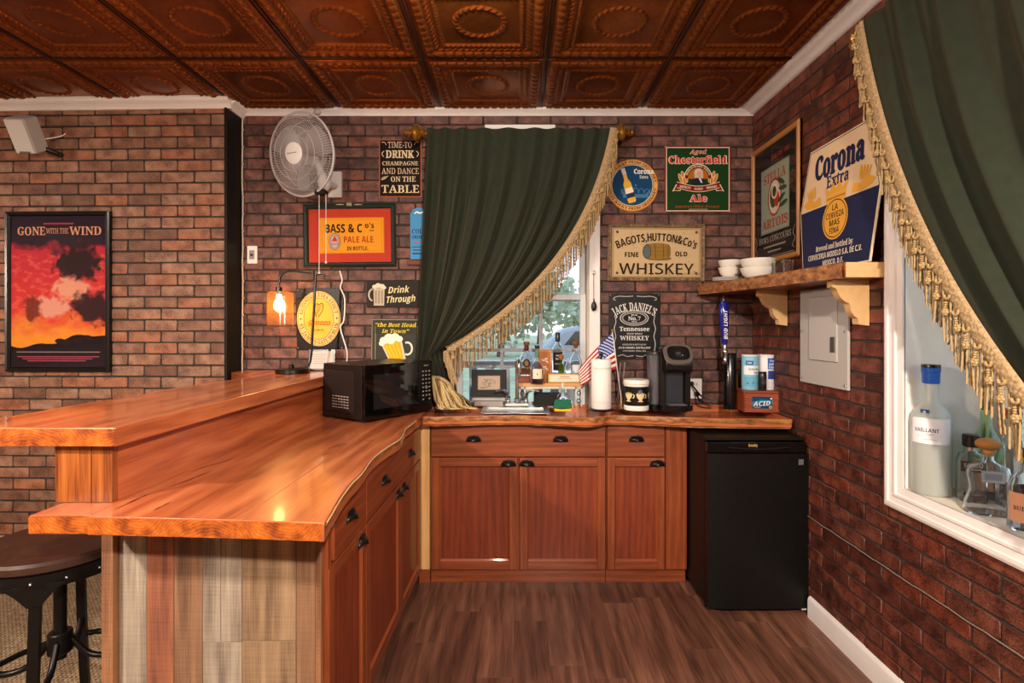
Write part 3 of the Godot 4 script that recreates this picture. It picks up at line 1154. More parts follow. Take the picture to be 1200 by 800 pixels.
	for a in [[d0, d0 + 0.06, ya, yb, 0.05], [d1 - 0.045, d1, ya, yb, 0.05], [d0, d1, yb - 0.06, yb, 0.05], [d0, d1, ya, ya + 0.045, 0.05], [d1 - 0.10, d1 - 0.06, ya, yb, 0.03], [d1 - 0.60, d1 - 0.56, ya, yb, 0.035], [d0, d1, 1.55, 1.60, 0.035]]:
		var b := B.new()
		b.box(Vector3(xo - a[4], a[2], -a[1]), Vector3(xo, a[3], -a[0]), 0.004, 1)
		put(v, "sash_rail", b, cream)
	var g := B.new()
	g.box(Vector3(xo - 0.012, ya, -d1), Vector3(xo - 0.008, yb, -d0))
	put(v, "pane", g, M.pane)

# ---------------------------------------------------------------- the yard outside the window
func make_outside():
	var lawn := struct("ground_lawn", "mown lawn outside the window")
	var b := B.new()
	b.box(Vector3(-60, -0.7, -90), Vector3(60, -0.35, -3.9))
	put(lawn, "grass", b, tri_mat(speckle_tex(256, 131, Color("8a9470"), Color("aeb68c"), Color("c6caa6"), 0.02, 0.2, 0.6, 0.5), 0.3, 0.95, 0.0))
	var side := struct("ground_yard", "yard beside the deep window")
	b = B.new()
	b.box(Vector3(2.2, -0.7, -3.9), Vector3(60, -0.35, 30))
	put(side, "grass", b, flat(Color("7a8c48"), 0.95))
	var porch := struct("floor_porch", "pale porch deck outside the window")
	b = B.new()
	b.box(Vector3(-2.5, -0.3, -5.4), Vector3(2.2, -0.1, -3.40), 0.01, 0)
	put(porch, "deck", b, flat(Color("c9cac6"), 0.7))
	var rail := thing("porch_railing", "white porch railing with thin upright pickets outside the window", "railing", Vector3(0, -0.1, -3.85))
	var white := flat(Color("dfe4ea"), 0.5)
	for y in [0.12, 1.22]:
		b = B.new()
		b.box(Vector3(-2.4, y, -0.03), Vector3(2.1, y + 0.05, 0.03), 0.005, 0)
		put(rail, "rail", b, white)
	var pk := B.new()
	pk.box(Vector3(-0.03, 0.14, -0.012), Vector3(0.03, 1.24, 0.012), 0.003, 1)
	var pm := pk.mesh()
	for k in 38:
		put(rail, "picket", pm, white, Transform3D(Basis.IDENTITY, Vector3(-2.33 + 0.118 * k, 0, 0)))
	for x in [-2.4, 2.1]:
		b = B.new()
		b.box(Vector3(x - 0.05, 0, -0.05), Vector3(x + 0.05, 1.3, 0.05), 0.008, 1)
		put(rail, "post", b, white)
	# parked car behind the railing
	var car := thing("parked_car", "blue-grey car parked on the lawn beyond the porch railing", "car", Vector3(2.4, -0.35, -17.5))
	var prof := [Vector2(-2.3, 0.35), Vector2(-2.32, 0.75), Vector2(-2.1, 0.98), Vector2(-1.6, 1.06), Vector2(-1.0, 1.62), Vector2(-0.5, 1.74), Vector2(0.7, 1.72), Vector2(1.35, 1.12), Vector2(2.1, 0.98), Vector2(2.3, 0.75), Vector2(2.3, 0.35)]
	b = B.new()
	b.xf = Transform3D(Basis.IDENTITY, Vector3(0, 0, -0.85))
	b.prism(prof, 0, 1.7, 0.12)
	put(car, "body", b, flat(Color("98a1a8"), 0.3, 0.1))
	for wdw in [[Vector2(-0.95, 1.15), Vector2(-0.6, 1.58), Vector2(0.0, 1.62), Vector2(0.0, 1.15)], [Vector2(0.1, 1.15), Vector2(0.1, 1.62), Vector2(0.62, 1.60), Vector2(1.1, 1.15)]]:
		b = B.new()
		b.prism(wdw, 0.85, 0.862, 0.004)
		put(car, "side_window", b, flat(Color("2c3338"), 0.1))
	for x in [-1.45, 1.45]:
		b = B.new()
		b.xf = Transform3D(Basis(Vector3.RIGHT, PI / 2), Vector3(x, 0.33, 0.68))
		b.cyl(Vector3.ZERO, 0.33, 0.2, 20, 0.03)
		put(car, "wheel", b, M.black_matte)
	# trees
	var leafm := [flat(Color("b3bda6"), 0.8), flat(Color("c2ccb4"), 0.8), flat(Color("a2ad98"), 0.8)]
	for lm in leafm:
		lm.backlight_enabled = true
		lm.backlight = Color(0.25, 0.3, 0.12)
	var r := RandomNumberGenerator.new()
	var crowns := []
	for k in 3:
		r.seed = 300 + k
		var cr := B.new()
		for j in 900:
			var dir := Vector3(r.randfn(), r.randfn(), r.randfn()).normalized()
			var p := dir * pow(r.randf(), 0.4) * Vector3(1, 0.85, 1)
			p *= 0.75 + 0.3 * sin(dir.x * 5 + k) * cos(dir.y * 4 + 2 * k)
			var a := Vector3(r.randfn(), r.randfn(), r.randfn()).normalized() * 0.10
			var c := a.cross(Vector3(r.randfn(), r.randfn(), r.randfn())).normalized() * 0.06
			cr.quad(p - a, p + c, p + a, p - c)
		crowns.append(cr.mesh())
	r.seed = 400
	var spots := [[-14.0, -30.0, 3.6], [-6.6, -33.0, 3.3], [-1.0, -30.0, 2.5], [4.6, -33.0, 2.8], [10.8, -30.0, 3.1], [18.0, -34.0, 3.7], [2.0, -50.0, 4.6], [-12.0, -52.0, 5.0], [15.0, -54.0, 5.0], [28.0, -44.0, 4.5]]
	var how := ["broad", "round", "small", "loose", "dense", "wide", "tall pale", "tall dark", "tall", "big"]
	for k in spots.size():
		var s = spots[k]
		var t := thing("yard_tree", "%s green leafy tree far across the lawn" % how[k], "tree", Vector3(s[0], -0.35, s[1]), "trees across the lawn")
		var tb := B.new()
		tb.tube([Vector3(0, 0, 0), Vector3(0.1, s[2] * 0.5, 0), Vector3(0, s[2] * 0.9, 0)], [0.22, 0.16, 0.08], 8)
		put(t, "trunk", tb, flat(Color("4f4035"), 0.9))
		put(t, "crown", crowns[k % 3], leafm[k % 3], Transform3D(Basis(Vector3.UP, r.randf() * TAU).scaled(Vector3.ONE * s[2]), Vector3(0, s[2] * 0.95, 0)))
	# yard trees beyond the deep window
	for k in 3:
		var t := thing("yard_tree", ["slim", "bushy", "spreading"][k] + " green tree in the yard beside the deep window", "tree", Vector3(9.0 + k * 2.0, -0.35, -6.0 + k * 5.0), "trees beside the deep window")
		var tb := B.new()
		tb.tube([Vector3(0, 0, 0), Vector3(0.1, 1.5, 0), Vector3(0, 2.8, 0)], [0.2, 0.15, 0.08], 8)
		put(t, "trunk", tb, flat(Color("4f4035"), 0.9))
		put(t, "crown", crowns[k], leafm[k], Transform3D(Basis.IDENTITY.scaled(Vector3.ONE * 2.6), Vector3(0, 2.8, 0)))

# ---------------------------------------------------------------- slab tops
func wavy(p: Vector2, q: Vector2, n: int, amp: float, seed_: int) -> Array:
	var nz := noise(seed_, 1.0, 3)
	var out := []
	var nn := (q - p).normalized().orthogonal()
	for k in n:
		var u := float(k) / n
		var pt := p.lerp(q, u)
		out.append(pt + nn * amp * nz.get_noise_2d(pt.x * 3.0, pt.y * 3.0) * 2.0)
	return out

# a dark split in the wood, a sliver of dark pith standing a hair proud of the varnish
func crack(t: Node3D, pix: Array, w: float, y := TOP):
	var b := B.new()
	var pts := []
	for p in pix:
		pts.append(at_y(p[0], p[1], y))
	pts = curve(pts, 4)
	var m := pts.size()
	var rows := [[], []]
	for k in m:
		var d: Vector3 = (pts[mini(k + 1, m - 1)] - pts[maxi(k - 1, 0)]).normalized()
		var n := d.cross(Vector3.UP) * w * sin(PI * (k + 0.3) / (m - 0.4)) * (1.0 + 0.4 * sin(k * 2.3))
		rows[0].append(pts[k] + n + Vector3(0, 0.0004, 0))
		rows[1].append(pts[k] - n + Vector3(0, 0.0004, 0))
	b.sheet(rows)
	for k in b.n.size():
		b.n[k] = Vector3.UP
	put(t, "crack", b, M.pith)

# a slab whose rim bulges and is undercut; outline in (x, depth); grain along depth when axis is 1
func slab(parent: Node, called: String, outline: Array, y0: float, y1: float, m: Material, axis: int, uvo := Vector2.ZERO, bev := 0.004) -> MeshInstance3D:
	var b := B.new()
	b.xf = LIE
	b.uvo = uvo
	b.prism(outline, y0, y1, bev, axis)
	return put(parent, called, b, m)

# a thin facing that shows the sawn or live rim of a slab, following part of its outline
func facing(parent: Node, called: String, line: Array, y0: float, y1: float, m: Material, push: float, rough: float, seed_: int, under := 0.0) -> MeshInstance3D:
	var nz := noise(seed_, 1.0, 3)
	var b := B.new()
	var rows := []
	var n := 7
	for a in n + 1:
		var row := []
		var run := 0.0
		for k in line.size():
			var p: Vector2 = line[k]
			var e: Vector2 = (line[mini(k + 1, line.size() - 1)] - line[maxi(k - 1, 0)]).normalized()
			var nn := Vector2(e.y, -e.x)
			var f := float(a) / n
			var y := lerpf(y1, y0, f)
			var off := push * (0.35 + 0.65 * sin(PI * minf(f + 0.12, 1.0))) + rough * nz.get_noise_3d(p.x * 14.0, y * 30.0, p.y * 14.0) - under * f
			p += nn * off
			row.append(Vector3(p.x, y, -p.y))
		rows.append(row)
	b.sheet(rows, false, false)
	# lay the grain along the run
	var w: int = line.size()
	var acc := [0.0]
	for k in range(1, w):
		acc.append(acc[k - 1] + (line[k] as Vector2).distance_to(line[k - 1]))
	for j in b.t.size():
		b.t[j] = Vector2(acc[j % w], b.v[j].y)
	return put(parent, called, b, m)

func make_counters():
	# lower top of the peninsula: three glued planks, the outer one with a live edge
	var pen := thing("peninsula_countertop", "glossy orange slab-wood countertop with wavy live edge on the peninsula", "countertop", Vector3.ZERO)
	var y0 := TOP - 0.047
	var front := [[Vector2(-1.242, 1.345), Vector2(-1.0874, 1.345)], [Vector2(-1.087, 1.339), Vector2(-0.6985, 1.315)], [Vector2(-0.698, 1.315), Vector2(-0.490, 1.298)]]
	var live := []
	for p in [[380, 612], [389, 597], [398, 582], [410, 566], [422, 554], [432, 540], [440, 532], [454, 522], [468, 513], [474, 502]]:
		var q := at_y(p[0], p[1], TOP)
		live.append(Vector2(q.x, -q.z))
	live.append_array([Vector2(-0.526, 2.58), Vector2(-0.524, 2.70)])
	live = curve(live, 4)
	var backd := 3.222
	var lx := -1.235      # outer edge of the first plank
	slab(pen, "plank", [front[0][0], front[0][1], Vector2(-1.0834, backd), Vector2(-1.20, backd), Vector2(-1.225, 2.3)], y0, TOP, M.counter, 1, Vector2(-1.3, 1.25), 0.0015)
	slab(pen, "plank", [front[1][0], front[1][1], Vector2(-0.6625, backd), Vector2(-1.083, backd)], y0, TOP, M.counter, 1, Vector2(-1.2, 1.3), 0.0015)
	var third := [front[2][0], front[2][1]]
	third.append_array(live)
	third.append_array([Vector2(-0.516, 2.74), Vector2(-0.516, backd), Vector2(-0.662, backd)])
	slab(pen, "plank", third, y0, TOP - 0.0003, M.counter, 1, Vector2(-1.1, 1.62), 0.0015)
	for k in 3:
		facing(pen, "sawn_end", [front[k][0], front[k][1]] if k < 2 else [front[k][0], front[k][1], live[0] + Vector2(-0.004, 0)], y0 + 0.001, TOP - 0.003, M.end_grain, 0.001, 0.0, 5 + k).position = Vector3(0, 0, 0.002)
	facing(pen, "live_edge", live, y0 - 0.004, TOP - 0.008, M.bark, 0.006, 0.006, 9, 0.018)
	facing(pen, "sapwood_rim", live, TOP - 0.010, TOP - 0.0008, M.pale_plain, 0.007, 0.001, 10, 0.0)

	# drying cracks and knots in the old planks
	for q in [[[175, 560], [205, 551], [232, 543]], [[200, 570], [222, 562], [250, 551]], [[135, 597], [160, 585], [176, 578]], [[222, 553], [240, 547], [262, 541], [276, 536]], [[180, 598], [200, 588]], [[385, 525], [398, 521], [410, 520]], [[378, 533], [390, 530]], [[428, 517], [438, 515]]]:
		crack(pen, q, 0.0026)

	# raised bar top
	var bar := thing("raised_bar", "thick raised slab-wood bar top with live rear edge behind the microwave", "bar top", Vector3.ZERO)
	var bout := [Vector2(-1.62, 1.405), Vector2(-1.066, 1.402), Vector2(-1.05, 2.1), Vector2(-1.02, 3.218), Vector2(-1.50, 3.218)]
	var rear := []
	for p in [[300, 440.5], [270, 445], [235, 449.5], [200, 455], [172, 460], [158, 466], [140, 467], [118, 469], [60, 479], [0, 489]]:
		var q := at_y(p[0], p[1], BAR)
		rear.append(Vector2(q.x, -q.z))
	rear.append(Vector2(-1.60, 1.45))
	rear = curve(rear, 3)
	var bo := [Vector2(-1.62, 1.405), Vector2(-1.066, 1.402), Vector2(-1.052, 2.1), Vector2(-1.020, 3.205), Vector2(-1.655, 3.205), Vector2(-1.655, 3.055)]
	bo.append_array(rear)
	slab(bar, "slab", bo, BAR - 0.05, BAR, M.counter, 1, Vector2(-1.25, 1.9))
	facing(bar, "sawn_end", [Vector2(-1.62, 1.405), Vector2(-1.3, 1.404), Vector2(-1.0665, 1.402)], BAR - 0.049, BAR - 0.003, M.end_grain, 0.001, 0.0, 15).position = Vector3(0, 0, 0.002)
	facing(bar, "live_edge", rear, BAR - 0.052, BAR - 0.003, M.bark, 0.004, 0.006, 17, 0.006)

	# upstand between the two tops, with a post of two blocks at its end
	var up := thing("bar_upstand", "reddish wooden upstand board carrying the raised bar top", "upstand", Vector3.ZERO)
	var b := B.new()
	b.xf = LIE
	b.uvo = Vector2(-1.3, 1.5)
	b.prism([Vector2(-1.128, 1.46), Vector2(-1.103, 1.46), Vector2(-1.056, 3.06), Vector2(-1.081, 3.06)], TOP + 0.0005, BAR - 0.0505, 0.0, 1)
	put(up, "board", b, M.splash)
	for a in [[-1.262, -1.162], [-1.161, -1.104]]:
		b = B.new()
		b.uvo = Vector2(0.3, 1.9 + a[0])
		b.box(Vector3(a[0], TOP + 0.0005, -1.53), Vector3(a[1], BAR - 0.0505, -1.44), 0.002, 1)
		put(up, "post_block", b, M.post_wood)

	# top of the back counter
	var bc := thing("sink_countertop", "shallow live-edge wood countertop with an inset sink under the window", "countertop", Vector3.ZERO)
	var lip := []
	var nz := noise(77, 1.0, 3)
	lip.append(Vector2(-0.502, 2.775))
	var pts := [[499, 488], [520, 488], [560, 487], [600, 486.5], [640, 487.5], [668, 488.5], [690, 489], [705, 488], [716, 486.5], [760, 487.5], [800, 489], [840, 490], [880, 490.5], [928, 491]]
	for p in pts:
		var q := at_y(p[0], p[1], TOP)
		lip.append(Vector2(minf(q.x, RIGHT - 0.006), -q.z))
	lip = curve(lip, 5)
	for k in lip.size():
		lip[k].y += (0.008 if k > 4 else 0.0) * nz.get_noise_2d(lip[k].x * 9.0, 3.0)
		lip[k].x = clampf(lip[k].x, -0.502 if k == 0 else -0.5015, RIGHT - 0.008)
	var c0 := []
	c0.append_array(lip)
	c0.append_array([Vector2(RIGHT - 0.008, 3.2235), Vector2(-0.502, 3.2235)])
	var pieces := Geometry2D.clip_polygons(PackedVector2Array(c0), PackedVector2Array([Vector2(-0.19, 2.94), Vector2(0.16, 2.94), Vector2(0.16, 3.5), Vector2(-0.19, 3.5)]))
	for p in pieces:
		slab(bc, "slab", Array(p), TOP - 0.042, TOP, M.counter, 0, Vector2(0.55, -2.2), 0.003)
	slab(bc, "slab", [Vector2(-0.19, 3.095), Vector2(0.16, 3.095), Vector2(0.16, 3.2235), Vector2(-0.19, 3.2235)], TOP - 0.042, TOP, M.counter, 0, Vector2(0.55, -2.2), 0.0)
	facing(bc, "live_edge", lip, TOP - 0.054, TOP - 0.002, M.bark, 0.010, 0.010, 19, 0.02)

# ---------------------------------------------------------------- cabinets
var pull_mesh: ArrayMesh

func cup_pull() -> ArrayMesh:
	if pull_mesh:
		return pull_mesh
	var b := B.new()
	# a quarter shell: wide half-round cup open below, with a flange against the wood
	var rows := []
	for a in 9:
		var ph := PI / 2 * a / 8.0
		var row := []
		for k in 17:
			var th := PI * k / 16.0
			row.append(Vector3(0.038 * cos(th) * cos(ph * 0.94), 0.026 * sin(th) * cos(ph) - 0.010, 0.024 * sin(ph) * (0.35 + 0.65 * sin(th)) + 0.002))
		rows.append(row)
	b.sheet(rows, false, true)
	var inner := []
	for a in 9:
		var ph := PI / 2 * a / 8.0
		var row := []
		for k in 17:
			var th := PI * k / 16.0
			row.append(Vector3(0.0355 * cos(th) * cos(ph * 0.94), 0.0235 * sin(th) * cos(ph) - 0.010, 0.0215 * sin(ph) * (0.35 + 0.65 * sin(th)) + 0.0018))
		inner.append(row)
	b.sheet(inner)
	b.prism([Vector2(-0.043, -0.014), Vector2(0.043, -0.014), Vector2(0.041, 0.004), Vector2(0.028, 0.019), Vector2(0, 0.0225), Vector2(-0.028, 0.019), Vector2(-0.041, 0.004)], 0.0, 0.0025, 0.001)
	pull_mesh = b.mesh()
	return pull_mesh

func add_pull(parent: Node, x: float, y: float, z: float):
	put(parent, "cup_pull", cup_pull(), M.pewter, Transform3D(Basis.IDENTITY, Vector3(x, y, z)), "dark pewter cup pull")

func door(parent: Node3D, x0: float, x1: float, y0: float, y1: float, pull_x: float, sw := 0.043):
	var d := Node3D.new()
	d.name = numbered(parent, "door")
	parent.add_child(d)
	var th := 0.019
	for a in [x0, x1 - sw]:
		var b := B.new()
		b.uvo = Vector2(0.1, rng.randf_range(0.1, 0.6) - a)
		b.box(Vector3(a, y0, 0), Vector3(a + sw, y1, th), 0.002, 1)
		put(d, "stile", b, M.cab)
	for a in [y0, y1 - 0.048]:
		var b := B.new()
		b.uvo = Vector2(0.3 - x0, rng.randf_range(0.1, 0.6) - a)
		b.box(Vector3(x0 + sw, a, 0), Vector3(x1 - sw, a + 0.048, th), 0.002, 0)
		put(d, "rail", b, M.cab)
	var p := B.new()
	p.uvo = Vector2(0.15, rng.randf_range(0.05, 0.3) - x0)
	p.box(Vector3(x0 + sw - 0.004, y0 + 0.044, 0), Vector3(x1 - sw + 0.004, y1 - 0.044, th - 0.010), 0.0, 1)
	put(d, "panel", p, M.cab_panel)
	# sloped bead round the panel
	var bd := B.new()
	var xa := x0 + sw
	var xb := x1 - sw
	var ya := y0 + 0.048
	var yb := y1 - 0.048
	var i := 0.008
	for q in [[Vector3(xa, ya, th - 0.002), Vector3(xb, ya, th - 0.002), Vector3(xb - i, ya + i, th - 0.0098), Vector3(xa + i, ya + i, th - 0.0098)],
			[Vector3(xa, yb, th - 0.002), Vector3(xb, yb, th - 0.002), Vector3(xb - i, yb - i, th - 0.0098), Vector3(xa + i, yb - i, th - 0.0098)],
			[Vector3(xa, ya, th - 0.002), Vector3(xa, yb, th - 0.002), Vector3(xa + i, yb - i, th - 0.0098), Vector3(xa + i, ya + i, th - 0.0098)],
			[Vector3(xb, ya, th - 0.002), Vector3(xb, yb, th - 0.002), Vector3(xb - i, yb - i, th - 0.0098), Vector3(xb - i, ya + i, th - 0.0098)]]:
		var nn: Vector3 = (q[1] - q[0]).cross(q[2] - q[0]).normalized()
		if nn.z < 0:
			nn = -nn
		bd.quad(q[0], q[1], q[2], q[3], Vector2(0.1, 0.1), Vector2(0.4, 0.1), Vector2(0.4, 0.11), Vector2(0.1, 0.11), nn)
	put(d, "bead", bd, M.cab)
	add_pull(d, pull_x, y1 - 0.035, th)

func drawer(parent: Node3D, x0: float, x1: float, y0: float, y1: float, pulls: Array):
	var d := Node3D.new()
	d.name = numbered(parent, "drawer")
	parent.add_child(d)
	var b := B.new()
	b.uvo = Vector2(0.1 - x0, rng.randf_range(0.0, 0.5) - y0)
	b.box(Vector3(x0, y0, 0), Vector3(x1, y1, 0.019), 0.003, 0)
	put(d, "front", b, M.cab)
	for p in pulls:
		add_pull(d, p, (y0 + y1) / 2 - 0.002, 0.019)

func carcass(t: Node3D, x0: float, x1: float, y0: float, y1: float, depth: float, toe := true):
	var b := B.new()
	b.uvo = Vector2(0.1, 0.1)
	b.box(Vector3(x0, y0, -depth), Vector3(x1, y1, -0.001), 0.001, 1)
	put(t, "body", b, M.cab)
	if toe:
		b = B.new()
		b.uvo = Vector2(0.5, 0.3)
		b.box(Vector3(x0, 0, -depth), Vector3(x1, y0 - 0.001, -0.012), 0.001, 0)
		put(t, "toe_kick", b, M.cab)

func make_cabinets():
	var s := FOC / 2.91
	var X := func(px: float) -> float: return (px - 607.0) / s
	var Y := func(py: float) -> float: return EYE - (py - 381.0) / s
	var zf := -(2.91 + 0.019)
	var top := TOP - 0.0435
	var dep := 3.222 - 2.93
	var y_seam: float = Y.call(535.5)
	# wide unit under the sink
	var a := thing("sink_cabinet", "wide reddish wood sink cabinet with one long drawer over two doors", "cabinet", Vector3(0, 0, zf))
	carcass(a, X.call(504.0), X.call(710.5), 0.084, 0.79, dep)
	for e in [[X.call(504.0), X.call(504.0) + 0.018], [X.call(710.5) - 0.018, X.call(710.5)]]:
		var sd := B.new()
		sd.box(Vector3(e[0], 0.791, -dep), Vector3(e[1], top, -0.001), 0.001, 1)
		put(a, "side", sd, M.cab)
	drawer(a, X.call(505.0), X.call(709.5), y_seam + 0.002, 0.897, [X.call(555.0), X.call(657.0)])
	door(a, X.call(506.0), X.call(606.0), 0.083, y_seam - 0.003, X.call(596.0))
	door(a, X.call(609.0), X.call(709.5), 0.083, y_seam - 0.003, X.call(617.5))
	# narrow unit with filler to the fridge
	var n := thing("narrow_cabinet", "narrow reddish wood cabinet with one drawer over one door beside the fridge", "cabinet", Vector3(0, 0, zf))
	carcass(n, X.call(711.0), 0.930, 0.084, top, dep)
	drawer(n, X.call(712.0), X.call(779.0), y_seam + 0.002, 0.897, [X.call(746.0)])
	door(n, X.call(712.0), X.call(779.0), 0.083, y_seam - 0.003, X.call(770.5), 0.040)
	var b := B.new()
	b.uvo = Vector2(0.2, 0.2 - 0.83)
	b.box(Vector3(X.call(780.5), 0.083, 0), Vector3(0.930, 0.897, 0.017), 0.002, 1)
	put(n, "filler", b, M.cab)
	# pale corner post
	var p := thing("corner_post", "pale unstained pine post in the corner between the cabinets", "post", Vector3(0, 0, zf))
	b = B.new()
	b.uvo = Vector2(0.0, 0.62)
	b.box(Vector3(-0.5465, 0.083, -0.01), Vector3(X.call(503.5), top - 0.001, 0.019), 0.002, 1)
	put(p, "board", b, M.pale)
	b = B.new()
	b.uvo = Vector2(0.8, 0.3)
	b.box(Vector3(-0.5465, 0.0, -0.01), Vector3(X.call(503.5), 0.082, 0.006), 0.001, 0)
	put(p, "toe_block", b, M.cab)

	# peninsula units: they face the aisle
	var near := Vector2(-0.581, 1.575)
	var far := Vector2(-0.5485, 2.905)
	var run := (far - near).normalized()
	var bx := Vector3(run.x, 0, -run.y)
	var bz := Vector3(run.y, 0, run.x)
	var length := near.distance_to(far)
	var fr := Transform3D(Basis(bx, Vector3.UP, bz), Vector3(near.x, 0, -near.y))
	var c := thing("end_cabinet", "reddish wood cabinet with a drawer over a door at the open end of the bar", "cabinet")
	c.transform = fr
	var m0 := 0.362
	var ptop := TOP - 0.0485
	carcass(c, 0.0, m0 - 0.001, 0.10, ptop, 0.60, false)
	toe(c, 0.0, m0 - 0.001)
	b = B.new()
	b.uvo = Vector2(0.1, 0.4)
	b.box(Vector3(0.0, 0.10, 0), Vector3(0.024, ptop, 0.016), 0.001, 1)
	put(c, "face_stile", b, M.cab)
	drawer(c, 0.045, m0 - 0.003, y_seam + 0.003, 0.885, [0.19])
	door(c, 0.002, m0 - 0.003, 0.085, y_seam - 0.004, m0 - 0.06)
	var w := thing("aisle_cabinet", "reddish wood cabinet with a long drawer over two doors facing the aisle", "cabinet")
	w.transform = fr
	carcass(w, m0, length - 0.003, 0.10, ptop, 0.60, false)
	toe(w, m0, length - 0.003)
	drawer(w, m0 + 0.002, length - 0.006, y_seam + 0.003, 0.880, [0.60, 1.06])
	var mid := 0.872
	door(w, m0 + 0.002, mid - 0.002, 0.085, y_seam - 0.004, mid - 0.055)
	door(w, mid + 0.002, length - 0.006, 0.085, y_seam - 0.004, mid + 0.05)

	# reclaimed boards on the end of the bar
	var e := thing("reclaimed_end_panel", "weathered reclaimed board panel cladding the end of the bar", "panel", Vector3(0, 0, -1.572))
	var q := 398.2
	var U := func(px: float) -> float: return (px - 607.0) / q
	var h := TOP - 0.049
	var seam := 0.495
	var r := RandomNumberGenerator.new()
	r.seed = 12
	for a2 in [[139.2, 171.3, "board_grey", 0.0, h], [171.7, 203.4, "board_red", 0.0, h], [203.8, 237.0, "board_brown", 0.0, h], [237.4, 258.5, "board_grey", seam, h], [258.7, 283.3, "board_grey", seam, h], [237.4, 283.3, "board_grey", 0.0, seam - 0.001],
			[283.8, 346.8, "board_tan", seam + 0.004, h], [283.8, 346.8, "board_tan", 0.0, seam + 0.003], [347.2, 369.6, "board_brown", 0.0, h]]:
		b = B.new()
		b.uvo = Vector2(r.randf() * 0.02, 0.05 + r.randf() * 0.18 - U.call(a2[0]))
		var z := r.randf_range(-0.001, 0.0015)
		b.box(Vector3(U.call(a2[0]), a2[3], 0.0), Vector3(U.call(a2[1]), a2[4], 0.015 + z), 0.0012, 1)
		put(e, "board", b, M[a2[2]])
	for a2 in [[125.0, 138.8, 0.036], [370.0, 376.6, 0.018]]:
		b = B.new()
		b.uvo = Vector2(0.02, 0.1 - U.call(a2[0]))
		b.box(Vector3(U.call(a2[0]), 0.0, 0.0), Vector3(U.call(a2[1]), h, a2[2]), 0.002, 1)
		put(e, "corner_trim", b, M.board_trim)
	# bar back below the raised top, towards the stools
	var bk := thing("bar_back_panel", "reclaimed board back of the bar facing the stools", "panel", Vector3(-1.20, 0, -1.60))
	for k in 9:
		b = B.new()
		b.uvo = Vector2(0.0, 0.1)
		b.xf = Transform3D(Basis(Vector3.UP, -TURN), Vector3(0.004 * k, 0, -0.16 * k))
		b.box(Vector3(-0.012, 0.0, -0.1585), Vector3(0.0, h, 0.0), 0.001, 1)
		put(bk, "board", b, M[["board_grey", "board_brown", "board_tan"][k % 3]])

func toe(t: Node3D, x0: float, x1: float):
	var b := B.new()
	b.uvo = Vector2(0.1, 0.1)
	b.box(Vector3(x0, 0, -0.58), Vector3(x1, 0.099, -0.040), 0.001, 0)
	put(t, "toe_kick", b, M.black_matte)

# ---------------------------------------------------------------- fridge
func make_fridge():
	var f := thing("mini_fridge", "black under-counter mini fridge beside the brick wall", "fridge", Vector3(0.935, 0, -2.60))
	var w := 0.492
	var dark := tri_mat(speckle_tex(128, 141, Color("0b0a0a"), Color("0f0e0e"), Color("141313"), 0.05, 0.3), 6.0, 0.42, 0.04)
	dark.metallic_specular = 0.3
	var b := B.new()
	b.box(Vector3(0.004, 0.03, -0.53), Vector3(w - 0.004, 0.862, -0.062), 0.006, 1)
	put(f, "body", b, dark)
	b = B.new()
	b.box(Vector3(0.0, 0.852, -0.53), Vector3(w, 0.869, -0.03), 0.006, 0)
	put(f, "top_cover", b, flat(Color("15110f"), 0.38))
	b = B.new()
	b.box(Vector3(0.01, 0.035, -0.064), Vector3(w - 0.01, 0.85, -0.054), 0.002, 1)
	put(f, "door_gasket", b, M.black_matte)
	# door: gently bowed front
	var d := Node3D.new()
	d.name = "door"
	f.add_child(d)
	var prof := []
	for k in 13:
		var u := float(k) / 12.0
		prof.append(Vector2(u * w, 0.010 * (1.0 - pow(absf(u * 2 - 1), 4.0)) - 0.004))
	prof.append_array([Vector2(w, -0.052), Vector2(0, -0.052)])
	b = B.new()
	b.xf = Transform3D(Basis(Vector3.RIGHT, Vector3(0, 0, 1), Vector3(0, -1, 0)), Vector3(0, 0.795, 0))
	b.prism(prof, 0, 0.762, 0.003)
	put(d, "door_panel", b, dark)
	b = B.new()
	b.box(Vector3(0.0, 0.797, -0.052), Vector3(w, 0.850, -0.012), 0.004, 0)
	put(d, "handle_strip", b, flat(Color("080808"), 0.12))
	b = B.new()
	var arc := []
	for k in 11:
		var u := float(k) / 10.0
		arc.append(Vector3(0.10 + 0.30 * u, 0.826 - 0.010 * sin(PI * u), -0.008))
	b.tube(arc, 0.0045, 8)
	put(d, "grip", b, M.black)
	b = B.new()
	b.box(Vector3(w - 0.05, 0.742, 0.0035), Vector3(w - 0.026, 0.770, 0.0058), 0.0005, 0)
	put(d, "sticker", b, flat(Color("5b5b5e"), 0.4))
	var pr := Print.new()
	pr.start(self, 0.06, 0.02, 0.001)
	pr.text("Danby", 30, 9, 13, Color("b9a06a"), {"font": "serif", "bold": true, "w": 46})
	pr.done(f, Transform3D(Basis.IDENTITY, Vector3(0.225, 0.834, -0.0108)), "brand_lettering")
	for x in [0.03, w - 0.03]:
		for z in [-0.09, -0.49]:
			b = B.new()
			b.cyl(Vector3(x, 0, z), 0.016, 0.031, 12)
			put(f, "foot", b, M.black_matte)
	b = B.new()
	b.box(Vector3(w - 0.03, 0.024, -0.05), Vector3(w - 0.006, 0.034, -0.004), 0.002, 0)
	put(f, "hinge", b, M.grey_plastic)

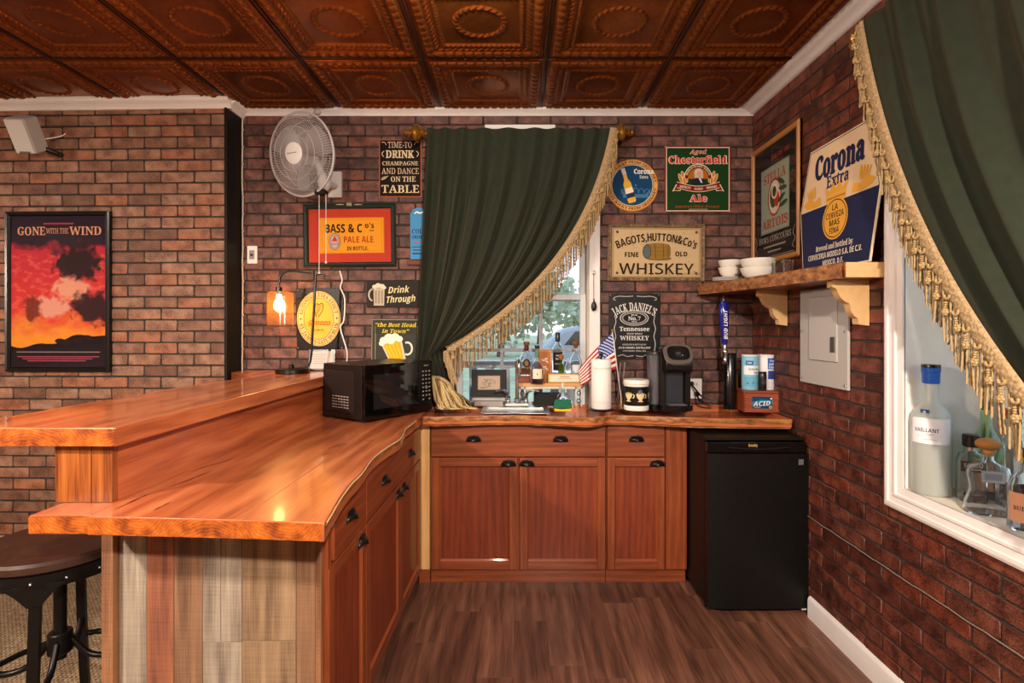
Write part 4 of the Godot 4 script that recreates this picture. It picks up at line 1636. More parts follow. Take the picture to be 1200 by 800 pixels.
# ---------------------------------------------------------------- flat print: coloured shapes and lettering laid on a plate
# coordinates: millimetre-like units with y down, scaled by sc; layer by layer, a tenth of a millimetre apart
class Print:
	var host
	var w := 1.0
	var h := 1.0
	var sc := 0.001
	var shapes: B
	var letters: B
	var z := 0.0
	var bend := 0.0
	var ox := 0.0
	var oy := 0.0
	static var fonts := {}
	static var cache := {}

	func start(host_, w_: float, h_: float, sc_: float):
		host = host_
		w = w_
		h = h_
		sc = sc_
		shapes = B.new()
		letters = B.new()
		z = 0.0004

	func P(x: float, y: float) -> Vector3:
		return Vector3((x - ox) * sc - w / 2, h / 2 - (y - oy) * sc, z)

	func put_tri(b: B, pts: PackedVector2Array, idx: PackedInt32Array, col: Color):
		b.col = col.srgb_to_linear()
		var base := b.v.size()
		for p in pts:
			b.vert(P(p.x, p.y), Vector3(0, 0, 1))
		for k in range(0, idx.size(), 3):
			b.tri(base + idx[k], base + idx[k + 1], base + idx[k + 2])

	func up():
		z += 0.00012

	func poly(pts: Array, col: Color):
		var pl := PackedVector2Array()
		for p in pts:
			pl.append(p if p is Vector2 else Vector2(p[0], p[1]))
		var idx := Geometry2D.triangulate_polygon(pl)
		put_tri(shapes, pl, idx, col)
		up()

	func rect(x0: float, y0: float, x1: float, y1: float, col: Color):
		poly([Vector2(x0, y0), Vector2(x1, y0), Vector2(x1, y1), Vector2(x0, y1)], col)

	func border(x0: float, y0: float, x1: float, y1: float, t: float, col: Color):
		rect(x0, y0, x1, y0 + t, col)
		rect(x0, y1 - t, x1, y1, col)
		rect(x0, y0, x0 + t, y1, col)
		rect(x1 - t, y0, x1, y1, col)

	func ellipse(cx: float, cy: float, rx: float, ry: float, col: Color, rot := 0.0, a0 := 0.0, a1 := TAU, n := 40):
		var pts := []
		for k in n:
			var a := a0 + (a1 - a0) * k / (n if a1 - a0 >= TAU - 0.01 else n - 1)
			pts.append(Vector2(cx, cy) + Vector2(cos(a) * rx, sin(a) * ry).rotated(rot))
		poly(pts, col)

	func ring(cx: float, cy: float, rx: float, ry: float, t: float, col: Color, a0 := 0.0, a1 := TAU, n := 48):
		var pl := PackedVector2Array()
		var idx := PackedInt32Array()
		for k in n + 1:
			var a := a0 + (a1 - a0) * k / n
			pl.append(Vector2(cx + cos(a) * rx, cy + sin(a) * ry))
			pl.append(Vector2(cx + cos(a) * (rx - t), cy + sin(a) * (ry - t)))
			if k:
				var j := k * 2
				idx.append_array([j - 2, j - 1, j, j, j - 1, j + 1])
		put_tri(shapes, pl, idx, col)
		up()

	func stroke(pts: Array, t: float, col: Color):
		var pl := PackedVector2Array()
		var idx := PackedInt32Array()
		var m := pts.size()
		for k in m:
			var p: Vector2 = pts[k] if pts[k] is Vector2 else Vector2(pts[k][0], pts[k][1])
			var q = pts[mini(k + 1, m - 1)]
			var o = pts[maxi(k - 1, 0)]
			var d: Vector2 = (q if q is Vector2 else Vector2(q[0], q[1])) - (o if o is Vector2 else Vector2(o[0], o[1]))
			var n := d.normalized().orthogonal() * t / 2
			pl.append(p + n)
			pl.append(p - n)
			if k:
				var j := k * 2
				idx.append_array([j - 2, j - 1, j, j, j - 1, j + 1])
		put_tri(shapes, pl, idx, col)
		up()

	func glyphs(s: String, o: Dictionary) -> Array:
		var kind: String = o.get("font", "sans")
		var bold: bool = o.get("bold", false)
		var key := s + "|" + kind + str(bold)
		if cache.has(key):
			return cache[key]
		var fk := kind + str(bold)
		if not fonts.has(fk):
			var f := SystemFont.new()
			f.font_names = PackedStringArray([{"sans": "Droid Sans", "serif": "Droid Serif", "mono": "Droid Sans Mono"}[kind]])
			f.font_weight = 700 if bold else 400
			var fv := FontVariation.new()
			fv.base_font = f
			fonts[fk] = fv
		var tm := TextMesh.new()
		tm.text = s
		tm.font = fonts[fk]
		tm.font_size = 64
		tm.pixel_size = 1.0 / 64.0
		tm.depth = 0.0
		tm.curve_step = 1.5
		var a := tm.get_mesh_arrays()
		var lo := Vector2(1e9, 1e9)
		var hi := Vector2(-1e9, -1e9)
		if a[Mesh.ARRAY_VERTEX] == null or a[Mesh.ARRAY_VERTEX].size() == 0:
			return [a, Vector2.ZERO, Vector2.ONE]
		for p in a[Mesh.ARRAY_VERTEX]:
			lo = lo.min(Vector2(p.x, p.y))
			hi = hi.max(Vector2(p.x, p.y))
		cache[key] = [a, lo, hi]
		return cache[key]

	# one line centred on cx, cy; size = height of a capital; "w" stretches it to a width; "skew" leans it
	func text(s: String, cx: float, cy: float, size: float, col: Color, o := {}):
		if o.get("fat", 0.0) > 0.0:        # heavier strokes: the line set again a hair to each side
			var oo: Dictionary = o.duplicate()
			oo.erase("fat")
			var e: float = o.fat * 0.035 * size
			var kz := z
			for q in [Vector2(-e, 0), Vector2(e, 0), Vector2(0, -e), Vector2(0, e), Vector2.ZERO]:
				kz += 0.00003
				z = kz
				text(s, cx + q.x, cy + q.y, size, col, oo)
			return
		var g := glyphs(s, o)
		var a = g[0]
		var lo: Vector2 = g[1]
		var hi: Vector2 = g[2]
		var cap := 0.715
		var sy := size / cap
		var sx: float = sy
		if o.has("w"):
			sx = o.w / (hi.x - lo.x)
		var base_y := cap / 2
		# the baseline from a plain capital
		var ref := glyphs("H", o)
		var ry: Vector2 = Vector2(ref[1].y, ref[2].y)
		# TextMesh centres its own box: find the baseline by comparing with "H" only when the line has no descender
		var mid_y := (ry.x + ry.y) / 2
		var rot: float = o.get("rot", 0.0)
		var skew: float = o.get("skew", 0.0)
		var mx := (lo.x + hi.x) / 2
		letters.col = col.srgb_to_linear()
		var keep := z
		z += 0.00006
		var vs: PackedVector3Array = a[Mesh.ARRAY_VERTEX]
		var ns: PackedVector3Array = a[Mesh.ARRAY_NORMAL]
		var map := {}
		var idx: PackedInt32Array = a[Mesh.ARRAY_INDEX] if a[Mesh.ARRAY_INDEX] != null else PackedInt32Array(range(vs.size()))
		for k in range(0, idx.size(), 3):
			if ns[idx[k]].z < 0.5:
				continue
			var t := []
			for j in 3:
				var q := idx[k + j]
				if not map.has(q):
					var p := Vector2((vs[q].x - mx) * sx + skew * (vs[q].y - mid_y) * sy, -(vs[q].y - mid_y) * sy)
					p = p.rotated(rot)
					map[q] = letters.vert(P(cx + p.x, cy + p.y), Vector3(0, 0, 1))
				t.append(map[q])
			letters.tri(t[0], t[1], t[2])
		z = keep + 0.0001

	# letters set round a circle: mid = angle of the middle (0 right, PI/2 down), inside = feet towards the centre
	func arc(s: String, cx: float, cy: float, rx: float, ry: float, mid: float, span: float, size: float, col: Color, o := {}, below := false):
		var total := 0.0
		var ws := []
		for ch in s:
			var g := glyphs(ch, o) if ch != " " else []
			var cw: float = 0.32 if ch == " " else (g[2].x - g[1].x) + 0.08
			ws.append(cw)
			total += cw
		var run := 0.0
		var keep := z
		for k in s.length():
			var f: float = (run + ws[k] / 2) / total - 0.5
			run += ws[k]
			if s[k] == " ":
				continue
			var a := mid + (span * f if not below else -span * f)
			var oo := o.duplicate()
			var tang := Vector2(-sin(a) * rx, cos(a) * ry) * (1.0 if not below else -1.0)
			oo["rot"] = tang.angle()
			var cw: float = ws[k] - 0.08
			var arc_len := absf(span) * tang.length()
			oo["w"] = cw / total * arc_len * o.get("tight", 1.0)
			z = keep
			text(s[k], cx + cos(a) * rx, cy + sin(a) * ry, size, col, oo)
		z = keep + 0.0001

	func done(parent: Node, xf: Transform3D, letters_called := "lettering", shapes_called := "printed_picture", matte := false):
		var mm: Material = host.M.print_matte if matte else host.M.print
		for pair in [[shapes, shapes_called], [letters, letters_called]]:
			var b: B = pair[0]
			if b.v.size() == 0:
				continue
			if bend != 0.0:
				for k in b.v.size():
					var a := b.v[k].x / bend
					var rr := bend + b.v[k].z
					b.v[k] = Vector3(sin(a) * rr, b.v[k].y, cos(a) * rr)
					b.n[k] = Vector3(sin(a), 0, cos(a))
			host.put(parent, pair[1], b, mm, xf)

# ---------------------------------------------------------------- curtains
func bez(p: Vector2, c: Vector2, q: Vector2, t: float) -> Vector2:
	return p * (1 - t) * (1 - t) + c * 2 * t * (1 - t) + q * t * t

# put(u, h, out): u runs along the wall, h is height, out is the distance into the room
func make_curtains():
	# --- back window: hangs from a gilt pole, swept to one side
	var t := thing("velvet_curtain", "dark green velvet curtain with gold fringe tied back over the sink window", "curtain")
	var px := func(x: float, y: float, d := 3.10) -> Vector2: return Vector2((x - 607) / FOC * d, EYE - (y - 381) / FOC * d)
	var n := 150
	var m := 70
	var rows := []
	var edge := []
	for a in m + 1:
		var v := float(a) / m
		var row := []
		for k in n + 1:
			var s := float(k) / n
			var top: Vector2 = px.call(lerpf(500, 716, s), 151.5)
			var pinch: Vector2 = px.call(lerpf(489, 524, s), lerpf(424, 407, s))
			var ctl: Vector2 = px.call(lerpf(495, 685, pow(s, 0.9)), lerpf(290, 321, s))
			var p := bez(top, ctl, pinch, v)
			# pleats: even at the pole, drawn together towards the tie
			var ph := s * 9.0 + 0.35 * sin(s * 7.0) + 0.25 * sin(v * 2.0 + s * 3.0)
			var amp := lerpf(0.012, 0.028, smoothstep(0.0, 0.35, v)) * lerpf(1.0, 0.75, v) * smoothstep(1.0, 0.93, s)
			var z := amp * sin(TAU * ph) + 0.010 * sin(TAU * ph * 2.3 + 1.0 + v * 2.0) * smoothstep(0.1, 0.4, v)
			z += 0.05 * sin(PI * v) * s * (1.0 - s) * 2.0
			row.append(Vector3(p.x + 0.006 * cos(TAU * ph) * (1 - s), p.y, -3.080 + z + 0.012 * v - 0.035 * v * (1.0 - s)))
			if k == n:
				edge.append(Vector3(p.x, p.y, -3.075 + 0.012 * v))
		rows.append(row)
	var b := B.new()
	b.sheet(rows, false, true, Vector2(1, 1))
	put(t, "drape", b, M.velvet)
	# tail below the tie
	rows = []
	for a in 21:
		var v := a / 20.0
		var row := []
		for k in 61:
			var s := k / 60.0
			var p0: Vector2 = px.call(lerpf(489, 524, s), lerpf(424, 407, s))
			var p1: Vector2 = px.call(lerpf(490, 536, s), 460.0, 3.12)
			var p := p0.lerp(p1, v)
			var ph := s * 7.0
			row.append(Vector3(p.x, p.y, -3.085 - 0.045 * v + (0.014 + 0.004 * v) * sin(TAU * ph + 0.6 * v)))
		rows.append(row)
	b = B.new()
	b.sheet(rows, false, true)
	put(t, "tail", b, M.velvet)
	# end of the tail folded on the counter
	b = B.new()
	for q in [[Vector3(-0.40, 1.02, -3.10), Vector3(-0.255, 0.958, -3.06)], [Vector3(-0.43, 1.04, -3.11), Vector3(-0.33, 0.962, -3.03)]]:
		b.tube([q[0], q[0].lerp(q[1], 0.5) + Vector3(0, 0.01, 0), q[1]], [0.025, 0.020, 0.006], 10)
	put(t, "tail_end", b, M.velvet)
	fringe(t, edge, Vector3.BACK, 0.034, 0.160, 5, 124)
	# fringe down the tail, then the heap of bullion on the counter
	var te := []
	for k in 7:
		var v := k / 6.0
		var p: Vector2 = px.call(lerpf(524, 536, v), lerpf(410, 448, v), 3.06)
		te.append(Vector3(p.x, p.y, -lerpf(3.055, 3.07, v)))
	fringe(t, te, Vector3.BACK, 0.022, 0.055, 6, 24, false)
	b = B.new()
	var r := RandomNumberGenerator.new()
	r.seed = 90
	var b2 := B.new()
	for k in 84:
		var u := r.randf()
		var top := Vector3(lerpf(-0.495, -0.385, u), 1.115 - 0.06 * u * u + r.randf() * 0.012, -3.075 + r.randf() * 0.03)
		var fx := maxf(-0.465, lerpf(-0.485, -0.30, u) + r.randf_range(-0.035, 0.035))
		var knee := Vector3(lerpf(top.x, fx, 0.75) + r.randf_range(-0.012, 0.012), lerpf(1.02, 0.985, r.randf()), -3.05 + r.randf() * 0.03)
		var land := Vector3(fx + 0.012, TOP + 0.007 + r.randf() * 0.012, -3.05 + r.randf() * 0.035)
		var trail := Vector3(clampf(fx + r.randf_range(-0.02, 0.09) * (0.4 + u), -0.47, -0.232), TOP + 0.006, -3.045 + r.randf() * 0.03)
		(b if k % 3 else b2).tube(curve([top, knee, land, trail], 4), 0.0036, 5, false)
	put(t, "bullion_heap", b, M.cream_cord).set_meta("kind", "stuff")
	put(t, "bullion_heap", b2, M.bronze_cord).set_meta("kind", "stuff")
	b = B.new()
	b.tube(curve([Vector3(-0.505, 1.125, -3.065), Vector3(-0.45, 1.122, -3.05), Vector3(-0.40, 1.09, -3.05), Vector3(-0.375, 1.04, -3.055)], 5), 0.011, 8)
	put(t, "braid_end", b, M.gold_braid)
	# pole with turned finials
	var pole := thing("curtain_pole", "antique gold curtain pole with turned finials over the sink window", "pole", Vector3(0, 2.557, -3.128))
	b = B.new()
	b.tube([Vector3(-0.55, 0, 0), Vector3(0.565, 0, 0)], 0.011, 14)
	put(pole, "rod", b, M.antique_gold)
	for s in [-1, 1]:
		b = B.new()
		finial(b)
		var x: float = -0.535 if s < 0 else 0.548
		put(pole, "finial", b, M.antique_gold, Transform3D(Basis(Vector3(0, s, 0), Vector3(s, 0, 0), Vector3(0, 0, -1)), Vector3(x + s * 0.012, 0, 0.022)))
		b = B.new()
		b.tube([Vector3(x - s * 0.02, 0, 0), Vector3(x - s * 0.02, 0, -0.095)], 0.008, 10)
		b.xf = Transform3D(Basis(Vector3.RIGHT, PI / 2), Vector3(x - s * 0.02, 0, -0.0955))
		b.cyl(Vector3.ZERO, 0.022, 0.008, 14)
		put(pole, "bracket", b, M.antique_gold)

	# --- deep window: hangs along the right wall
	var c := thing("velvet_curtain", "dark green velvet curtain with gold bullion fringe swept across the deep window", "curtain")
	rows = []
	edge = []
	var n2 := 170
	for a in m + 1:
		var v := float(a) / m
		var row := []
		for k in n2 + 1:
			var s := float(k) / n2
			var top := Vector2(lerpf(2.035, 0.45, s), 2.592)
			var pinch := Vector2(lerpf(1.08, 0.62, s), lerpf(0.98, 1.05, s))
			var ctl := Vector2(lerpf(1.80, 0.60, pow(s, 0.8)), lerpf(1.576, 1.75, s))
			var p := bez(top, ctl, pinch, v)
			var ph := s * 8.5 + 0.3 * sin(s * 9.0) + 0.2 * sin(v * 2.5 + s * 4.0)
			var amp := lerpf(0.012, 0.028, smoothstep(0.0, 0.4, v)) * smoothstep(0.0, 0.07, s)
			var out := amp * sin(TAU * ph) + 0.008 * sin(TAU * ph * 2.1 + 2.0 + v * 3.0) * smoothstep(0.02, 0.1, s)
			row.append(Vector3(1.326 - out - 0.010 * v, p.y, -p.x))
			if k == 0:
				edge.append(Vector3(1.322 - 0.010 * v, p.y, -p.x))
		rows.append(row)
	b = B.new()
	b.sheet(rows, false, false)
	put(c, "drape", b, M.velvet)
	fringe(c, edge, Vector3.LEFT, 0.038, 0.165, 7, 150)
	var pole2 := thing("curtain_pole", "antique gold curtain pole with turned finial over the deep window", "pole", Vector3(1.372, 2.575, 0))
	b = B.new()
	b.tube([Vector3(0, 0, -2.075), Vector3(0, 0, -0.30)], 0.011, 14)
	put(pole2, "rod", b, M.antique_gold)
	b = B.new()
	finial(b)
	put(pole2, "finial", b, M.antique_gold, Transform3D(Basis(Vector3(0, 1, 0), Vector3(0, 0, -1), Vector3(-1, 0, 0)), Vector3(0, 0, -2.06)))
	for d in [2.0, 0.45]:
		b = B.new()
		b.tube([Vector3(0, 0, -d), Vector3(0.062, 0, -d)], 0.008, 10)
		put(pole2, "bracket", b, M.antique_gold)

# a turned knob along +y: collar, bulb and tip
func finial(b: B):
	b.lathe([Vector2(0.0000, 0.0), Vector2(0.0243, 0.0), Vector2(0.0297, 0.006), Vector2(0.0243, 0.012), Vector2(0.0216, 0.018), Vector2(0.0405, 0.030), Vector2(0.0486, 0.045), Vector2(0.0459, 0.060), Vector2(0.0297, 0.073), Vector2(0.0175, 0.078),
		Vector2(0.0162, 0.084), Vector2(0.0243, 0.090), Vector2(0.0216, 0.098), Vector2(0.0135, 0.104), Vector2(0.0162, 0.110), Vector2(0.0108, 0.122), Vector2(0.0000, 0.128)], 20)

# gold trimming along an edge: a woven band, a row of rosettes, and hanging corded strands
func fringe(t: Node3D, edge: Array, out: Vector3, band: float, drop: float, seed_: int, strands: int, rosettes := true):
	var r := RandomNumberGenerator.new()
	r.seed = seed_
	var pts := curve(edge, 2)
	var acc := [0.0]
	for k in range(1, pts.size()):
		acc.append(acc[k - 1] + (pts[k] as Vector3).distance_to(pts[k - 1]))
	var total: float = acc[-1]
	var at_len := func(s: float) -> Array:
		var k := 1
		while k < acc.size() - 1 and acc[k] < s:
			k += 1
		var f: float = clampf((s - acc[k - 1]) / maxf(acc[k] - acc[k - 1], 1e-6), 0, 1)
		var p: Vector3 = pts[k - 1].lerp(pts[k], f)
		var d: Vector3 = (pts[k] - pts[k - 1]).normalized()
		var side := d.cross(out).normalized()
		# the band lies on the outer, lower side of the edge
		if side.y > 0.0:
			side = -side
		return [p, d, side]
	# band with scalloped thickness
	var steps := int(total / 0.012)
	var rows := []
	for k in steps + 1:
		var q = at_len.call(total * k / steps)
		var row := []
		for j in 9:
			var u := j / 8.0
			var lift := 0.006 + 0.004 * sin(PI * u) + 0.0022 * sin(k * 2.1 + j * 1.6)
			row.append(q[0] + q[2] * (u * 1.25 - 0.25) * band + out * (lift if j > 0 and j < 8 else 0.001))
		rows.append(row)
	var b := B.new()
	b.sheet(rows, false, true)
	if b.n.size() and b.n[b.n.size() / 2].dot(out) < 0:
		b = B.new()
		b.sheet(rows, false, false)
	put(t, "fringe_band", b, M.gold_braid)
	# strands, in two tones of cord
	for tone in 2:
		b = B.new()
		for k in range(tone, strands, 2):
			var q = at_len.call(total * (k + 0.5) / strands)
			var wave := 0.5 + 0.5 * cos(TAU * k / strands * total / 0.075)
			var p: Vector3 = q[0] + q[2] * band * 0.92 + out * (r.randf_range(0.0, 0.006) - 0.006 * tone)
			var ln := drop * (0.88 + 0.12 * wave) * r.randf_range(0.93, 1.04)
			var sway := Vector3(r.randf_range(-0.005, 0.005), 0, r.randf_range(-0.005, 0.005))
			var line := []
			var rad := []
			for j in 17:
				var u := j / 16.0
				line.append(p + Vector3(0, -ln * u, 0) + sway * u * u)
				rad.append(0.0043 if j % 2 else 0.0029)
			b.tube(line, rad, 5, false)
		put(t, "fringe_strands", b, M.gold_cord if tone == 0 else M.bronze_cord).set_meta("kind", "stuff")
	if not rosettes:
		return
	# rosettes: a looped bow over a knotted ball on a short stem
	var rb := B.new()
	for k in 7:
		var a := PI + PI * k / 6.0
		var d := Vector3(cos(a) * 0.014, -sin(a) * -0.004 - 0.002, 0)
		rb.ball(Vector3(cos(a) * 0.011, 0.010 + sin(a) * 0.010, 0.006), Vector3(0.006, 0.006, 0.005), 8, 5)
	for k in 3:
		rb.ball(Vector3(0, -0.014 - k * 0.008, 0.008), Vector3(0.0062, 0.0045, 0.0062), 8, 5)
	for k in 7:
		var a := TAU * k / 7.0
		rb.ball(Vector3(cos(a) * 0.009, -0.048 + sin(a) * 0.009, 0.008), Vector3(0.0068, 0.0068, 0.007), 8, 5)
	rb.ball(Vector3(0, -0.048, 0.013), Vector3(0.007, 0.007, 0.006), 8, 5)
	var rm := rb.mesh()
	var count := int(total / 0.058)
	for k in count:
		var q = at_len.call(total * (k + 0.5) / count)
		var p: Vector3 = q[0] + q[2] * band * 0.95 + out * 0.006
		var xx := Vector3.UP.cross(out).normalized()
		put(t, "rosette", rm, M.gold_rosette, Transform3D(Basis(xx, Vector3.UP, out).rotated(out, r.randf_range(-0.2, 0.2)).scaled(Vector3.ONE * 0.85), p))

# ---------------------------------------------------------------- things on the walls
func make_wall_things():
	var b: B
	# loudspeaker
	var sp := thing("wall_speaker", "small white loudspeaker tilted down on a black wall bracket", "speaker", Vector3(-2.745, 2.49, -2.955))
	var tilt := Basis(Vector3.UP, 0.10) * Basis(Vector3.RIGHT, 0.52)
	b = B.new()
	b.box(Vector3(-0.052, -0.095, -0.06), Vector3(0.052, 0.095, 0.05), 0.008, 1)
	put(sp, "cabinet", b, flat(Color("a9a39d"), 0.5), Transform3D(tilt, Vector3.ZERO))
	b = B.new()
	b.box(Vector3(-0.048, -0.090, 0.05), Vector3(0.048, 0.090, 0.058), 0.004, 1)
	put(sp, "grille", b, flat(Color("bdb8b2"), 0.7), Transform3D(tilt, Vector3.ZERO))
	b = B.new()
	b.box(Vector3(-0.028, -0.088, 0.058), Vector3(0.028, -0.078, 0.0595), 0.001, 0)
	put(sp, "badge", b, flat(Color("5c5955"), 0.4), Transform3D(tilt, Vector3.ZERO))
	b = B.new()
	b.box(Vector3(0.05, -0.13, -0.17), Vector3(0.11, -0.02, -0.150), 0.003, 1)
	b.tube([Vector3(0.08, -0.07, -0.16), Vector3(0.05, -0.06, -0.09), Vector3(0.0, -0.03, -0.05)], 0.014, 10)
	put(sp, "bracket", b, M.black)
	b = B.new()
	b.tube(curve([Vector3(0.03, 0.0, -0.07), Vector3(0.09, 0.05, -0.14), Vector3(0.10, 0.12, -0.155), Vector3(0.11, 0.19, -0.155)], 5), 0.0035, 6)
	put(sp, "cable", b, M.white_plastic)

	# rope light in the corner
	b = B.new()
	var pts := []
	var nz := noise(8, 1.0, 2)
	for k in 46:
		var y := 2.68 - 1.53 * k / 45.0
		pts.append(Vector3(-1.674 + 0.004 * nz.get_noise_1d(y * 3.0), y, -3.214 + 0.004 * nz.get_noise_1d(y * 5.0 + 9.0)))
	b.tube(pts, 0.0045, 6)
	var rp := thing("rope_light_cord", "thin white rope light hanging down the black wall corner", "cord")
	put(rp, "cord", b, flat(Color("cfc5ba"), 0.5))
	for k in range(2, 44, 3):
		var q := B.new()
		q.box(Vector3(-0.006, -0.006, -0.002), Vector3(0.006, 0.006, 0.006), 0.002, 0)
		put(rp, "clip", q, flat(Color("b9b0a6"), 0.5), Transform3D(Basis.IDENTITY, pts[k] + Vector3(0.004, 0, 0)))

	# switch plate
	wall_plate("thermostat_plate", "small white switch plate on the brick wall beside the black corner", at(296, 298.5, 3.222), 0.062, 0.108, 0)
	wall_plate("wall_outlet", "white duplex outlet behind the coffee maker's cord", at(814.5, 455, 3.222), 0.080, 0.122, 1)

	make_fan()

	# pull chain ornament on the window casing
	var ch := thing("bottle_opener_pendant", "small dark metal charm on a thin chain hanging from the window casing", "ornament", at(696, 320, 3.195))
	b = B.new()
	for k in 20:
		b.ball(Vector3(0, -0.008 * k, 0), Vector3(0.0028, 0.0038, 0.0028), 6, 4)
	put(ch, "chain", b, M.steel)
	b = B.new()
	b.ball(Vector3(0, -0.20, 0.003), Vector3(0.017, 0.030, 0.006), 14, 8)
	b.tube([Vector3(0, -0.155, 0), Vector3(0, -0.175, 0.003)], 0.004, 6)
	put(ch, "charm", b, M.pewter)
	b = B.new()
	b.ball(Vector3(0, 0.004, -0.004), Vector3(0.009, 0.014, 0.007), 10, 6)
	put(ch, "hook", b, M.steel)

	# breaker panel on the right wall
	var ep := thing("breaker_panel", "grey metal breaker panel on the brick wall under the shelf", "electrical panel", Vector3(RIGHT - 0.0065, 0, 0))
	var side := Basis(Vector3(0, 0, 1), Vector3.UP, Vector3.LEFT)      # local x towards the camera, z out of the wall
	b = B.new()
	b.box(Vector3(-2.66, 1.144, 0), Vector3(-2.274, 1.600, 0.014), 0.004, 1)
	put(ep, "cover", b, M.panel_grey, Transform3D(side, Vector3.ZERO))
	b = B.new()
	b.box(Vector3(-2.565, 1.262, 0.013), Vector3(-2.342, 1.560, 0.021), 0.003, 1)
	put(ep, "hinged_door", b, flat(Color("b3afab"), 0.4), Transform3D(side, Vector3.ZERO))
	b = B.new()
	b.box(Vector3(-2.385, 1.305, 0.021), Vector3(-2.352, 1.375, 0.026), 0.002, 1)
	put(ep, "latch", b, flat(Color("5a5753"), 0.4, 0.4), Transform3D(side, Vector3.ZERO))
	for q in [Vector2(-2.64, 1.165), Vector2(-2.295, 1.165), Vector2(-2.295, 1.40), Vector2(-2.64, 1.40)]:
		b = B.new()
		b.ball(Vector3(q.x, q.y, 0.014), Vector3(0.006, 0.006, 0.003), 8, 5)
		put(ep, "screw", b, M.steel, Transform3D(side, Vector3.ZERO))
	# pale cord tacked along the right wall
	b = B.new()
	pts = []
	for k in 60:
		var d := 2.62 - 1.6 * k / 59.0
		pts.append(Vector3(RIGHT - 0.009, 0.487 + 0.004 * nz.get_noise_1d(d * 8.0), -d))
	b.tube(pts, 0.0028, 6)
	var wc := thing("tacked_cord", "thin pale cord tacked along the brick wall below the deep window", "cord")
	put(wc, "cord", b, flat(Color("766a60"), 0.6))
	# white cords hanging from the fan and the beer mirror
	b = B.new()
	pts = []
	for p in [[398, 317], [401, 328], [399, 337], [404, 350], [403, 375], [399, 384], [405, 405], [407, 415], [406, 428]]:
		pts.append(at(p[0], p[1], 3.208))
	b.tube(curve(pts, 4), 0.0045, 6)
	var fc := thing("fan_power_cord", "white power cord running down the bricks below the framed ale print", "cord")
	put(fc, "cord", b, M.white_plastic)

func wall_plate(called: String, label: String, p: Vector3, w: float, h: float, kind: int):
	var t := thing(called, label, "wall plate", p)
	var b := B.new()
	b.box(Vector3(-w / 2, -h / 2, 0), Vector3(w / 2, h / 2, 0.008), 0.003, 1)
	put(t, "plate", b, M.white_plastic)
	if kind == 0:
		b = B.new()
		b.box(Vector3(-0.016, -0.028, 0.008), Vector3(0.016, 0.026, 0.011), 0.002, 1)
		put(t, "inset", b, flat(Color("8d8880"), 0.5))
		b = B.new()
		b.cyl(Vector3.ZERO, 0.008, 0.006, 12)
		put(t, "dial", b, flat(Color("3c3935"), 0.5), Transform3D(Basis(Vector3.RIGHT, PI / 2), Vector3(0, -0.002, 0.0105)))
	else:
		for y in [-0.026, 0.026]:
			b = B.new()
			b.box(Vector3(-0.017, y - 0.016, 0.008), Vector3(0.017, y + 0.016, 0.0105), 0.002, 1)
			put(t, "socket", b, flat(Color("cfccc8"), 0.4))
			for x in [-0.007, 0.007]:
				b = B.new()
				b.box(Vector3(x - 0.0015, y - 0.005, 0.0104), Vector3(x + 0.0015, y + 0.006, 0.0109), 0, 1)
				put(t, "slot", b, M.black_matte)

